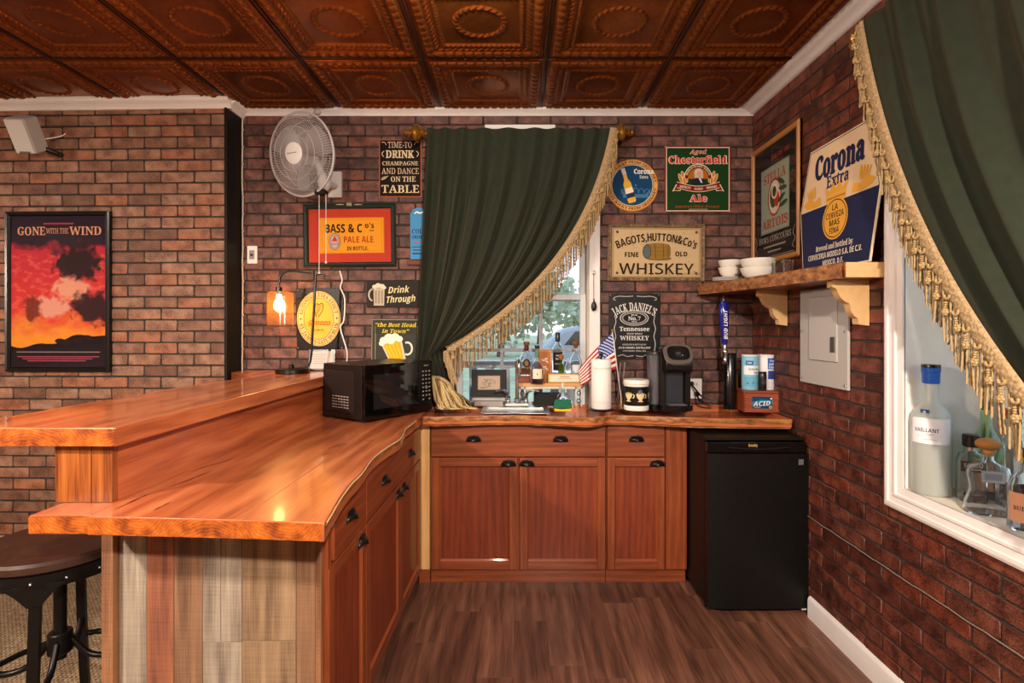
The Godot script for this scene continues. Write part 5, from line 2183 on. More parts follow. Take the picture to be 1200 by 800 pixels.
func make_fan():
	var nrm := Vector3(-0.38, -0.15, 0.91).normalized()
	var xx := Vector3.UP.cross(nrm).normalized()
	var yy := nrm.cross(xx)
	var t := thing("wall_fan", "white oscillating wall fan with round wire grille", "fan", at(353, 181, 3.02))
	var head := Transform3D(Basis(xx, yy, nrm), Vector3.ZERO)
	var R := 0.232
	var wire := flat(Color("b4aead"), 0.4)
	# wires of the front and the back basket
	for side in 2:
		var b := B.new()
		for k in 96:
			var a := TAU * k / 96.0
			var line := []
			for j in 7:
				var u := j / 6.0
				var rr := lerpf(0.058, R, u)
				var z := 0.055 * sqrt(maxf(0.0, 1.0 - pow(u, 3.0))) if side == 0 else -0.075 * sqrt(maxf(0.0, 1.0 - pow(u, 3.0)))
				var aa := a + 0.18 * u * (1 if side == 0 else -1)
				line.append(Vector3(cos(aa) * rr, sin(aa) * rr, z))
			b.tube(line, 0.0013, 4, false)
		for rr in [0.10, 0.145, 0.195]:
			var u: float = (rr - 0.058) / (R - 0.058)
			var z := 0.055 * sqrt(maxf(0.0, 1.0 - pow(u, 3.0))) + 0.002 if side == 0 else -0.075 * sqrt(maxf(0.0, 1.0 - pow(u, 3.0)))
			var line := []
			for k in 49:
				line.append(Vector3(cos(TAU * k / 48.0) * rr, sin(TAU * k / 48.0) * rr, z))
			b.tube(line, 0.0017, 5, false)
		put(t, "front_grille" if side == 0 else "rear_grille", b, wire, head)
	var b := B.new()
	var line := []
	for k in 65:
		line.append(Vector3(cos(TAU * k / 64.0) * R, sin(TAU * k / 64.0) * R, 0))
	b.tube(line, 0.0062, 8, false)
	put(t, "rim", b, wire, head)
	b = B.new()
	b.lathe([Vector2(0, 0.010), Vector2(0.035, 0.009), Vector2(0.058, 0.003), Vector2(0.060, -0.004), Vector2(0, -0.004)], 32)
	put(t, "hub_cap", b, M.white_plastic, head * Transform3D(Basis(Vector3.RIGHT, PI / 2), Vector3(0, 0, 0.058)))
	var pr := Print.new()
	pr.start(self, 0.08, 0.02, 0.001)
	pr.ellipse(10, 10, 4, 4, Color("55524f"))
	for q in [[18, 30], [32, 44], [46, 56], [58, 74]]:
		pr.rect(q[0], 8, q[1], 12, Color("55524f"))
	pr.done(t, head * Transform3D(Basis.IDENTITY, Vector3(0, 0, 0.0685)), "hub_lettering", "hub_mark")
	# blades
	for k in 3:
		b = B.new()
		b.xf = Transform3D(Basis(Vector3(0, 0, 1), TAU * k / 3.0 + 0.4), Vector3(0, 0, -0.012))
		var rows := []
		for j in 9:
			var u := j / 8.0
			var rr := lerpf(0.03, 0.205, u)
			var half := lerpf(0.35, 0.55, sin(PI * minf(1.0, u * 0.9 + 0.1)))
			var row := []
			for i in 9:
				var v := i / 8.0 - 0.5
				var a := v * 2.0 * half
				row.append(Vector3(cos(a) * rr, sin(a) * rr, v * 0.055))
			rows.append(row)
		b.sheet(rows)
		put(t, "blade", b, flat(Color("8f8b8c"), 0.35), head)
	# motor, neck, wall column and pull cords
	b = B.new()
	b.lathe([Vector2(0, 0), Vector2(0.05, 0.0), Vector2(0.062, 0.02), Vector2(0.06, 0.09), Vector2(0.035, 0.12), Vector2(0, 0.125)], 24)
	put(t, "motor", b, M.grey_plastic, head * Transform3D(Basis(Vector3.RIGHT, -PI / 2), Vector3(0, 0, -0.05)))
	b = B.new()
	var off := at(380, 214, 3.05) - t.position
	b.ball(off, Vector3(0.038, 0.055, 0.04), 16, 10)
	b.tube([off, head * Vector3(0, 0, -0.11)], 0.024, 10)
	b.tube([off, Vector3(off.x + 0.01, off.y + 0.02, -3.21 - t.position.z)], 0.02, 10)
	b.box(Vector3(off.x - 0.035, off.y - 0.05, -3.222 - t.position.z), Vector3(off.x + 0.05, off.y + 0.11, -3.195 - t.position.z), 0.006, 1)
	put(t, "neck", b, M.grey_plastic)
	b = B.new()
	b.box(off + Vector3(-0.045, -0.075, -0.01), off + Vector3(0.02, -0.045, 0.04), 0.006, 0)
	put(t, "switch_box", b, M.black_matte)
	var tk := at(372, 131, 3.05) - t.position
	b = B.new()
	b.ball(tk, Vector3(0.022, 0.020, 0.016), 12, 8)
	b.tube([tk, Vector3(tk.x - 0.05, tk.y - 0.04, -0.02)], 0.010, 8)
	put(t, "top_knob", b, flat(Color("9d948c"), 0.4))
	for q in [[374, 320], [382, 307]]:
		var e := at(q[0], q[1], 3.03) - t.position
		b = B.new()
		b.tube([Vector3(e.x, off.y - 0.06, e.z), e], 0.0018, 5)
		b.lathe([Vector2(0, 0), Vector2(0.004, 0.001), Vector2(0.0055, 0.012), Vector2(0.002, 0.018), Vector2(0, 0.018)], 10)
		put(t, "pull_cord", b, M.white_plastic)
		b = B.new()
		b.ball(e, Vector3(0.0065, 0.009, 0.0065), 8, 6)
		put(t, "pull_bead", b, M.white_plastic)

# ---------------------------------------------------------------- signs
const SGN := 3.218          # depth of the plates on the back wall
var px_m := SGN / FOC

# a plate on the back wall covering the given part of the frame; returns [thing, print, place of the print]
func plate(called: String, label: String, x0: float, y0: float, x1: float, y1: float, m: Material, thick := 0.004, turn := 0.0, category := "sign") -> Array:
	var c := at((x0 + x1) / 2, (y0 + y1) / 2, SGN)
	var t := thing(called, label, category, Vector3(c.x, c.y, -BACK + 0.0065))
	var w := (x1 - x0) * px_m
	var h := (y1 - y0) * px_m
	var b := B.new()
	b.box(Vector3(-w / 2, -h / 2, 0), Vector3(w / 2, h / 2, thick), 0.0012, 0)
	var xf := Transform3D(Basis(Vector3(0, 0, 1), turn), Vector3.ZERO)
	put(t, "plate", b, m, xf)
	var p := Print.new()
	p.start(self, w, h, px_m)
	p.ox = x0
	p.oy = y0
	return [t, p, xf * Transform3D(Basis.IDENTITY, Vector3(0, 0, thick))]

func screws(t: Node3D, w: float, h: float, z: float):
	for x in [-w, w]:
		for y in [-h, h]:
			var b := B.new()
			b.ball(Vector3(x, y, z), Vector3(0.004, 0.004, 0.002), 8, 4)
			put(t, "nail", b, M.steel)

func make_signs():
	make_poster()
	var cream := Color("cdbb97")
	# champagne sign
	var a := plate("champagne_sign", "black and rust tin sign reading time to drink champagne and dance on the table", 444, 163, 494, 231, hexmat("a5542f", 0.6))
	var p: Print = a[1]
	p.rect(445.2, 164.2, 492.8, 229.8, Color("1a1512"))
	var s := {"font": "serif", "w": 28.0}
	p.text("TIME-TO", 468.5, 169.5, 7.0, cream, s)
	p.text("DRINK", 468.5, 180.5, 8.6, cream, {"font": "serif", "bold": true, "w": 33.0, "fat": 0.6})
	p.text("CHAMPAGNE", 469, 191.3, 4.6, cream, {"font": "serif", "bold": true, "w": 42.0})
	p.text("AND DANCE", 469, 200.3, 6.8, cream, {"font": "serif", "w": 43.5})
	p.text("ON THE", 472.5, 209.7, 6.0, cream, {"font": "serif", "bold": true, "w": 29.0})
	p.text("TABLE", 469, 221.3, 9.0, cream, {"font": "serif", "bold": true, "w": 44.0})
	for sx in [-1, 1]:
		p.stroke(curve([Vector2(469 + sx * 19, 177), Vector2(469 + sx * 21.5, 180), Vector2(469 + sx * 19.5, 183.5)], 4), 0.9, cream)
		p.stroke(curve([Vector2(469 + sx * 22, 166.5), Vector2(469 + sx * 18, 167), Vector2(469 + sx * 16.5, 170)], 4), 0.7, cream)
	p.ellipse(450, 208.5, 3.6, 1.8, Color("8d7d62"), -0.4)
	p.stroke([Vector2(447, 211), Vector2(455, 206)], 0.7, cream)
	p.done(a[0], a[2])

	# beer mirror in a dark green frame
	a = plate("ale_mirror", "framed red and yellow pale ale advertisement under glass with dark green frame", 356, 239, 464, 313, hexmat("b3331a", 0.5), 0.006, 0.012, "framed print")
	p = a[1]
	var yel := Color("e0961f")
	p.rect(374, 254.5, 450.5, 297, Color("c4671c"))
	p.rect(375, 255.5, 449.5, 296, yel)
	p.border(377, 257.3, 447.5, 294.2, 0.5, Color("c87a1e"))
	var ink := Color("17130f")
	p.text("BASS & C", 403, 267.5, 9.6, ink, {"bold": true, "w": 43.0, "fat": 0.3})
	p.text("o's", 433.2, 264.3, 6.0, ink, {"bold": true, "w": 10.5})
	p.rect(433.5, 269.8, 435.3, 271, ink)
	p.rect(436.2, 269.8, 438, 271, ink)
	p.text("PALE ALE", 420.3, 280.6, 7.2, Color("a3391d"), {"bold": true, "w": 34.5})
	p.text("IN BOTTLE.", 419, 291, 4.3, ink, {"bold": true, "w": 25.0})
	p.ellipse(392.3, 283, 6.8, 9.8, Color("3c3440"))
	p.ellipse(392.3, 283, 6.2, 9.2, Color("b6a9a6"))
	p.ring(392.3, 283, 5.2, 8.0, 0.6, Color("5a5058"))
	p.poly([Vector2(388.8, 282.5), Vector2(392.3, 275.8), Vector2(395.8, 282.5)], Color("c22a1c"))
	p.text("BASS", 392.3, 285.6, 2.6, Color("b03a2a"), {"font": "serif", "bold": true, "w": 8.0, "skew": 0.3})
	p.done(a[0], a[2])
	picture_frame(a[0], (464 - 356) * px_m, (313 - 239) * px_m, 0.030, 0.016, hexmat("18231c", 0.4), Basis(Vector3(0, 0, 1), 0.012), 0.006)
	var b := B.new()
	b.box(Vector3(-0.262, -0.174, 0.0105), Vector3(0.262, 0.174, 0.0125))
	put(a[0], "glass_pane", b, M.pic_glass, Transform3D(Basis(Vector3(0, 0, 1), 0.012), Vector3.ZERO))
	b = B.new()
	b.box(Vector3(-0.018, 0.176, 0.012), Vector3(0.018, 0.200, 0.026), 0.005, 0)
	put(a[0], "hanger_badge", b, flat(Color("7f7a5e"), 0.4, 0.5))
	for x in [-0.055, 0.055]:
		b = B.new()
		b.ball(Vector3(x, 0.186, 0.021), Vector3(0.028, 0.004, 0.003), 10, 5)
		put(a[0], "scroll_mount", b, flat(Color("9c957c"), 0.4, 0.5))

	# blue tap-shaped board
	var tb := thing("blue_drinks_board", "sky-blue arch-topped board half hidden by the green curtain", "sign", Vector3(at(492, 274, SGN).x, at(492, 274, SGN).y, -BACK + 0.0065))
	b = B.new()
	var out := []
	for q in [[-11, 30], [-11.3, -24], [-9.5, -25], [-8.5, -28], [-4, -30.5], [2, -30.5], [6.5, -28], [8, -25], [10, -24], [9.5, 30]]:
		out.append(Vector2(q[0], -q[1]) * px_m)
	b.prism(out, 0, 0.012, 0.002)
	put(tb, "board", b, hexmat("3f86b8", 0.5))
	p = Print.new()
	p.start(self, 22 * px_m, 61 * px_m, px_m)
	p.stroke(curve([Vector2(5, 7), Vector2(8, 5), Vector2(11, 6.4), Vector2(16, 4.6)], 4), 1.4, Color("e6eef2"))
	p.text("COLD", 10.5, 27.5, 5.4, Color("1e3558"), {"font": "serif", "bold": true, "w": 17.0})
	p.text("DRINKS", 10.5, 34.3, 4.0, Color("1e3558"), {"bold": true, "w": 17.0})
	p.rect(4, 40.4, 17, 41.4, Color("b0443c"))
	p.rect(2, 45.5, 19, 46.3, Color("1e3558"))
	p.rect(3, 49, 18, 50, Color("1e3558"))
	p.rect(2.5, 53, 18.5, 54.4, Color("1e3558"))
	p.done(tb, Transform3D(Basis.IDENTITY, Vector3(0, 0, 0.012)))
	b = B.new()
	b.box(Vector3(-0.075, -0.190, 0.0), Vector3(0.06, -0.160, 0.02), 0.003, 0)
	put(tb, "ledge", b, hexmat("6a4030", 0.6))

	# stout sign
	a = plate("stout_sign", "black stout tin sign with a cream oval harp label", 347, 337.5, 402.5, 409.5, hexmat("15110f", 0.35), 0.004, 0.025)
	p = a[1]
	p.ellipse(373.5, 373.2, 26.2, 32.8, Color("1a1410"))
	p.ellipse(373.5, 373.2, 25.6, 32.2, Color("d7b877"))
	p.ring(373.5, 373.2, 24.7, 31.3, 0.5, Color("3a2a18"))
	p.ring(373.5, 373.2, 17.8, 24.4, 0.6, Color("3a2a18"))
	p.ellipse(373.5, 373.2, 16.9, 23.5, Color("d9a944"))
	var dk := Color("2a1d12")
	p.arc("GUINNESS EXTRA STOUT", 373.5, 373.2, 21.2, 27.8, -PI / 2, 2.75, 4.2, dk, {"font": "serif", "bold": true})
	p.arc("ST. JAMES'S GATE DUBLIN", 373.5, 373.2, 21.2, 27.8, PI / 2, 2.75, 4.2, dk, {"font": "serif", "bold": true}, true)
	for q in [-1, 1]:
		p.ellipse(373.5 + q * 21.2, 373.2, 1.0, 1.0, dk)
	# harp
	p.stroke(curve([Vector2(370.5, 371), Vector2(369.2, 362), Vector2(371, 355.5), Vector2(374, 357), Vector2(377.5, 355), Vector2(379, 357.5)], 5), 1.3, Color("7a5a2c"))
	p.stroke(curve([Vector2(379, 357), Vector2(377.8, 364), Vector2(373, 371.5)], 5), 1.2, Color("7a5a2c"))
	for k in 5:
		p.stroke([Vector2(371.6 + k * 1.3, 357.5), Vector2(371 + k * 0.9, 370 - k * 1.6)], 0.35, Color("7a5a2c"))
	p.text("Guinness", 374.5, 377.5, 5.2, Color("b23a22"), {"font": "serif", "bold": true, "skew": 0.35, "w": 26.0})
	p.stroke(curve([Vector2(361, 381.5), Vector2(370, 380), Vector2(388, 381.2)], 4), 0.6, Color("b23a22"))
	p.text("DUBLIN", 373.5, 386.5, 2.0, dk, {"w": 11.0})
	p.done(a[0], a[2])
	screws(a[0], 0.134, 0.176, 0.005)

	# drink through sign
	a = plate("drink_through_sign", "small black board with a beer mug reading drink through", 430, 328.5, 498, 360, hexmat("1f1a17", 0.55), 0.012)
	p = a[1]
	mug(p, 444.5, 346.5, 1.0, Color("b5aa94"), Color("8f8470"), Color("cfc6b2"))
	p.text("Drink", 468, 339.3, 7.4, Color("d8ca9a"), {"bold": true, "skew": 0.25, "rot": -0.06, "w": 24.0})
	p.text("Through", 470, 350.2, 7.4, Color("d8ca9a"), {"bold": true, "skew": 0.25, "rot": -0.06, "w": 34.0})
	p.done(a[0], a[2])

	# best head sign
	a = plate("best_head_sign", "dark sign with a tilted yellow beer mug reading the best head in town", 435, 373.5, 492, 426, hexmat("35342e", 0.5), 0.006, -0.01)
	p = a[1]
	p.border(435.6, 374.2, 491.4, 425.6, 0.6, Color("9c9a84"))
	p.border(439.5, 382, 490, 425, 0.9, Color("8d8440"))
	p.rect(440, 374.8, 486, 391, Color("33322c"))
	p.text("\"the Best Head", 463.5, 380.6, 4.6, Color("d2c13c"), {"font": "serif", "bold": true, "skew": 0.3, "w": 48.0})
	p.text("in Town\"", 463.5, 387.8, 4.4, Color("d2c13c"), {"font": "serif", "bold": true, "skew": 0.3, "w": 31.0})
	p.poly([Vector2(446, 402), Vector2(470, 395), Vector2(476, 421), Vector2(458, 426)], Color("c9c0a8"))
	p.poly([Vector2(449, 404), Vector2(468.5, 398.5), Vector2(473, 419.5), Vector2(459, 424)], Color("d9a818"))
	for k in 4:
		p.stroke([Vector2(452 + k * 4.2, 405.5 - k * 1.2), Vector2(460.5 + k * 3.2, 421 - k * 0.9)], 1.0, Color("efc94a"))
	for q in [[450, 399, 5], [456, 395.5, 5.5], [463, 394.5, 5], [468, 397, 4.2], [447.5, 402.5, 3.4], [458, 399, 5]]:
		p.ellipse(q[0], q[1], q[2], q[2] * 0.85, Color("e2ddd0"))
	p.ring(477.5, 408, 6.6, 8.2, 2.2, Color("ddd8ca"), -2.0, 2.0)
	p.done(a[0], a[2])
	# small framed notice standing on the bar
	var fp := thing("small_framed_notice", "small black-framed paper notice behind the desk lamp", "framed notice", Vector3(-1.165, BAR + 0.0005, -3.14))
	b = B.new()
	b.box(Vector3(-0.080, 0, -0.008), Vector3(0.080, 0.128, 0.006), 0.003, 0)
	put(fp, "frame", b, M.black, Transform3D(Basis(Vector3.RIGHT, -0.12), Vector3(0, 0.001, 0)))
	b = B.new()
	b.box(Vector3(-0.066, 0.013, 0.006), Vector3(0.066, 0.115, 0.0068))
	put(fp, "paper", b, hexmat("b9b6b4", 0.7), Transform3D(Basis(Vector3.RIGHT, -0.12), Vector3(0, 0.001, 0)))
	p = Print.new()
	p.start(self, 0.13, 0.1, 0.001)
	for k in 5:
		p.rect(12, 18 + k * 13, 90 - 9 * (k % 2), 20 + k * 13, Color("77757a"))
	p.done(fp, Transform3D(Basis(Vector3.RIGHT, -0.12), Vector3(0, 0.001, 0)) * Transform3D(Basis.IDENTITY, Vector3(0, 0.064, 0.0068)), "notice_lines", "notice_lines")

	# round beer sign
	var rc := at(741, 217, SGN)
	var rt := thing("round_beer_sign", "round blue beer tin sign with orange rim and tilted bottle", "sign", Vector3(rc.x, rc.y, -BACK + 0.0065))
	b = B.new()
	b.xf = Transform3D(Basis(Vector3.RIGHT, PI / 2), Vector3.ZERO)
	b.lathe([Vector2(0, 0), Vector2(30 * px_m, 0), Vector2(30.4 * px_m, 0.002), Vector2(30 * px_m, 0.004), Vector2(0, 0.004)], 48)
	put(rt, "plate", b, hexmat("d08a3c", 0.4))
	p = Print.new()
	p.start(self, 60 * px_m, 60 * px_m, px_m)
	p.ox = 711
	p.oy = 187
	p.ellipse(741, 217, 29.4, 29.4, Color("dda055"))
	p.ellipse(741, 217, 25.0, 25.0, Color("1c1a1a"))
	p.ellipse(741, 217, 24.4, 24.4, Color("d9d2bd"))
	p.ellipse(741, 217, 23.7, 23.7, Color("123f66"))
	p.arc("MILES AWAY FROM ORDINARY", 741, 217, 27.3, 27.3, -PI / 2, 2.9, 2.9, Color("20303c"), {"bold": true})
	p.arc("MILES AWAY FROM ORDINARY", 741, 217, 27.3, 27.3, PI / 2, 2.9, 2.9, Color("20303c"), {"bold": true}, true)
	crown_mark(p, 745, 225, 18.5, Color("3f76a0"))
	bottle_mark(p, 736, 219, 0.28)
	p.text("Corona", 754.5, 200.8, 5.6, Color("e6e2d4"), {"font": "serif", "bold": true, "w": 23.0, "fat": 0.6})
	p.text("Extra", 754.5, 207.4, 3.4, Color("e6e2d4"), {"font": "serif", "bold": true, "w": 10.0})
	p.done(rt, Transform3D(Basis.IDENTITY, Vector3(0, 0, 0.004)))

	# square ale sign
	a = plate("chesterfield_sign", "square dark green ale tin sign with red border and small portrait", 779, 171, 856.5, 248.5, hexmat("7e1b18", 0.4))
	p = a[1]
	p.rect(780.6, 172.2, 855, 247.4, Color("d6cdb6"))
	p.rect(781.6, 173.2, 854, 246.4, Color("173a1c"))
	var red := Color("c4322c")
	p.text("Aged", 818.5, 177.7, 4.6, Color("d9cbb8"), {"font": "serif", "bold": true, "skew": 0.3, "w": 19.0, "fat": 1.6})
	p.text("Aged", 818.5, 177.7, 4.4, red, {"font": "serif", "bold": true, "skew": 0.3, "w": 18.5})
	p.text("Chesterfield", 818, 187.3, 8.6, Color("e0d6c4"), {"font": "serif", "bold": true, "w": 68.5, "fat": 1.8})
	p.text("Chesterfield", 818, 187.3, 8.2, red, {"font": "serif", "bold": true, "w": 67.0, "fat": 0.5})
	# arch, portrait, ribbon, hops
	for sx in [-1, 1]:
		for q in [[14, 208, 0.5], [17.5, 206, 0.2], [20.5, 209, -0.1], [16, 212, 0.8]]:
			p.ellipse(818 + sx * q[0], q[1], 2.0, 6.0, Color("e3d3a8"), sx * (0.35 - q[2] * 0.3))
			p.ellipse(818 + sx * q[0], q[1], 1.5, 5.4, Color("c07a2c"), sx * (0.35 - q[2] * 0.3))
	p.ellipse(818, 209, 16.5, 17.0, Color("e0d5bb"), 0, PI, TAU)
	p.ellipse(818, 209, 15.6, 16.0, Color("5e1414"), 0, PI, TAU)
	p.arc("BREWED IN THE OLDEST TRADITION", 818, 209, 13.9, 14.2, -PI / 2, 2.6, 1.9, Color("e0d5bb"), {"bold": true})
	p.ellipse(818, 209.5, 12.2, 12.6, Color("a8641c"), 0, PI, TAU)
	p.ellipse(818.5, 203.5, 5.2, 6.0, Color("c9c2b6"))          # wig
	p.ellipse(819.6, 204.3, 3.1, 4.3, Color("d3a184"))          # face
	p.ellipse(815.4, 206, 1.8, 3.8, Color("bdb5a8"))
	p.ellipse(822.6, 206.2, 1.4, 3.2, Color("bdb5a8"))
	for ex in [818.6, 820.9]:
		p.ellipse(ex, 203.6, 0.35, 0.3, Color("40302a"))
	p.stroke([Vector2(818.9, 207.0), Vector2(820.8, 207.0)], 0.4, Color("9a4a3c"))
	p.poly([Vector2(808.5, 215.5), Vector2(811, 210), Vector2(816, 208.5), Vector2(822, 208.8), Vector2(826, 211.5), Vector2(827, 215.5)], Color("1c2438"))
	p.poly([Vector2(818.6, 209), Vector2(821, 208.8), Vector2(823, 214.5), Vector2(821, 214)], Color("d9d3c6"))
	var rib := []
	for k in 13:
		var u := k / 12.0
		rib.append(Vector2(lerpf(793, 843, u), 213.5 + 5.0 * sin(PI * u)))
	var lower := []
	for k in 13:
		lower.append(rib[12 - k] + Vector2(0, 6.0))
	p.poly([Vector2(787.5, 224.5), Vector2(792, 216), Vector2(799, 217.5), Vector2(797, 224.0), Vector2(791, 223.5)], Color("d9cba8"))
	p.poly([Vector2(848.5, 224.5), Vector2(844, 216), Vector2(837, 217.5), Vector2(839, 224.0), Vector2(845, 223.5)], Color("d9cba8"))
	p.poly([Vector2(789.5, 223.0), Vector2(793, 217), Vector2(798.5, 218), Vector2(796.5, 223.0)], Color("6b1616"))
	p.poly([Vector2(846.5, 223.0), Vector2(843, 217), Vector2(837.5, 218), Vector2(839.5, 223.0)], Color("6b1616"))
	var rr := rib.duplicate()
	rr.append_array(lower)
	var big := []
	for k in rr.size():
		big.append(rr[k] + Vector2(0, -0.7 if k < 13 else 0.7))
	p.poly(big, Color("d9cba8"))
	p.poly(rr, Color("7c1a18"))
	for k in 3:
		p.text(["AMERICA'S", "OLDEST", "BREWERY"][k], [802.5, 818.5, 834.0][k], [219.3, 221.5, 219.3][k], 2.6, Color("e0d5bb"), {"bold": true, "rot": [0.16, 0.0, -0.16][k], "w": [13.0, 10.0, 12.5][k]})
	p.text("Ale", 818, 232.5, 7.6, Color("e0d6c4"), {"font": "serif", "bold": true, "w": 20.5, "fat": 1.8})
	p.text("Ale", 818, 232.5, 7.2, red, {"font": "serif", "bold": true, "w": 19.5, "fat": 0.5})
	p.text("America's Oldest Brewery", 817, 242.0, 3.2, Color("a8481c"), {"font": "serif", "skew": 0.4, "w": 52.0})
	p.rect(807, 245.0, 829, 245.6, Color("b9b096"))
	p.done(a[0], a[2])
	screws(a[0], 38 * px_m, 38 * px_m, 0.004)

	# old whiskey sign in a wooden frame
	a = plate("whiskey_barrel_sign", "aged cream whiskey sign with a barrel in a worn wooden frame", 712, 262, 826, 329.5, hexmat("9c8361", 0.7), 0.006, -0.006)
	p = a[1]
	p.rect(719, 268.5, 819.5, 323.5, Color("b29870"))
	p.rect(720, 269.5, 818.5, 322.5, Color("bda57e"))
	var rn := RandomNumberGenerator.new()
	rn.seed = 3
	for k in 46:
		var q := Vector2(rn.randf_range(720, 818), rn.randf_range(270, 322))
		if rn.randf() < 0.6:
			q.y = 322 - rn.randf() * 4
		p.ellipse(q.x, q.y, rn.randf_range(0.4, 2.6), rn.randf_range(0.2, 0.8), Color("8f7550").lerp(Color("a58c65"), rn.randf()), rn.randf() * 3.0, 0.0, TAU, 9)
	var bi := Color("2b241c")
	p.arc("BAGOTS,HUTTON&Co's", 769, 400, 122, 122, -PI / 2, 0.80, 9.0, bi, {"bold": true})
	p.text("FINE", 740, 298.5, 5.6, bi, {"bold": true, "w": 16.0})
	p.text("OLD", 798, 297.5, 5.4, bi, {"bold": true, "w": 14.0})
	p.text("WHISKEY", 769, 315.0, 12.4, bi, {"w": 87.0, "fat": 0.4})
	# barrel
	p.ellipse(772, 303, 14.5, 2.0, Color("6d5a3c"))
	var br := []
	for k in 13:
		br.append(Vector2(lerpf(757, 783, k / 12.0), 294.5 - 8.2 - 1.6 * sin(PI * k / 12.0)))
	for k in 13:
		br.append(Vector2(lerpf(783, 757, k / 12.0), 294.5 + 8.2 + 1.2 * sin(PI * k / 12.0)))
	p.poly(br, Color("8a6a34"))
	for k in 3:
		p.stroke([Vector2(760, 290.0 + k * 4.5), Vector2(783, 290.0 + k * 4.5)], 0.4, Color("6b4f24"))
	p.ellipse(757.8, 294.8, 5.0, 8.2, Color("3b3a34"))
	p.ellipse(757.8, 294.8, 4.3, 7.4, Color("56625f"))
	p.ellipse(783, 294.5, 2.2, 8.0, Color("7a5c2c"))
	p.stroke([Vector2(767, 286), Vector2(768, 303.2)], 0.8, Color("5a4724"))
	p.stroke([Vector2(777, 286), Vector2(777, 303.2)], 0.8, Color("5a4724"))
	for q in [[723, 272], [815.5, 272], [723, 320], [815.5, 320]]:
		p.ellipse(q[0], q[1], 1.6, 1.6, Color("5d4c35"))
	p.done(a[0], a[2], "lettering", "printed_picture", true)
	picture_frame(a[0], 114 * px_m, 67.5 * px_m, 0.024, 0.016, M.aged, Basis(Vector3(0, 0, 1), -0.006), 0.006)

	# black whiskey sign
	a = plate("black_whiskey_sign", "black tin whiskey sign with white lettering above the coffee maker", 713.5, 344, 774, 419, hexmat("141314", 0.4), 0.004, -0.004)
	p = a[1]
	var wh := Color("d2d0cd")
	p.arc("JACK DANIEL'S", 743.5, 402, 45, 43, -PI / 2, 1.19, 9.2, wh, {"font": "serif", "bold": true})
	for sx in [-1, 1]:
		p.stroke(curve([Vector2(744 + sx * 2, 346.8), Vector2(744 + sx * 10, 347.3), Vector2(744 + sx * 18, 347), Vector2(744 + sx * 24, 348.5), Vector2(744 + sx * 25, 351), Vector2(744 + sx * 22.5, 351.4)], 4), 0.9, Color("a8a6a4"))
		p.stroke(curve([Vector2(744 + sx * 23.6, 369), Vector2(744 + sx * 22.2, 377), Vector2(744 + sx * 24.2, 385), Vector2(744 + sx * 22.4, 394), Vector2(744 + sx * 24, 402), Vector2(744 + sx * 23, 411)], 4), 1.0, Color("a8a6a4"))
		p.stroke(curve([Vector2(744 + sx * 1.5, 419 - 2.4), Vector2(744 + sx * 9, 417.5), Vector2(744 + sx * 14, 415.6), Vector2(744 + sx * 20, 417.2)], 4), 0.9, Color("a8a6a4"))
	p.ellipse(743.2, 372.6, 16.8, 8.8, wh)
	p.ellipse(743.2, 372.6, 16.0, 8.2, Color("1a191a"))
	p.ring(743.2, 372.6, 14.6, 7.2, 1.6, Color("8f8d8b"))
	p.ellipse(743.2, 372.6, 11.4, 5.4, Color("161516"))
	p.text("OLD", 743.2, 369.0, 1.7, wh, {"bold": true, "w": 7.0})
	p.text("No.7", 743.4, 373.0, 4.6, wh, {"font": "serif", "bold": true, "w": 14.5})
	p.text("BRAND", 743.4, 376.8, 1.2, wh, {"bold": true, "w": 6.0})
	p.text("Tennessee", 743.5, 385.3, 5.0, wh, {"font": "serif", "bold": true, "w": 35.0})
	p.text("SOUR MASH", 743.5, 390.9, 1.9, Color("b5b3b0"), {"bold": true, "w": 18.0})
	p.text("WHISKEY", 743.5, 395.9, 5.0, wh, {"font": "serif", "bold": true, "w": 34.0})
	p.text("DISTILLED & BOTTLED BY", 743.5, 403.6, 1.7, Color("b5b3b0"), {"bold": true, "w": 28.0})
	p.text("JACK DANIEL DISTILLERY", 743.5, 407.3, 2.0, wh, {"bold": true, "w": 38.0})
	p.text("LYNCHBURG, TENN. USA", 743.5, 411.0, 1.6, Color("b5b3b0"), {"bold": true, "w": 27.0})
	p.done(a[0], a[2])
	screws(a[0], 28.5 * px_m, 36 * px_m, 0.004)

	make_right_signs()

func mug(p: Print, cx: float, cy: float, s: float, body: Color, dark: Color, foam: Color):
	p.poly([Vector2(cx - 6.5 * s, cy - 9 * s), Vector2(cx + 6.5 * s, cy - 9 * s), Vector2(cx + 6 * s, cy + 11.5 * s), Vector2(cx - 6 * s, cy + 11.5 * s)], body)
	for k in 3:
		p.rect(cx + (-4.8 + 3.6 * k) * s, cy - 6 * s, cx + (-2.6 + 3.6 * k) * s, cy + 9 * s, dark)
	for q in [[-5, -10.5, 3], [-1, -12, 3.4], [3.5, -11.2, 3.2], [6, -9.5, 2.4]]:
		p.ellipse(cx + q[0] * s, cy + q[1] * s, q[2] * s, q[2] * 0.8 * s, foam)
	p.ring(cx - 7.5 * s, cy - 1 * s, 5.2 * s, 7.5 * s, 1.8 * s, body, PI * 0.5, PI * 1.5)

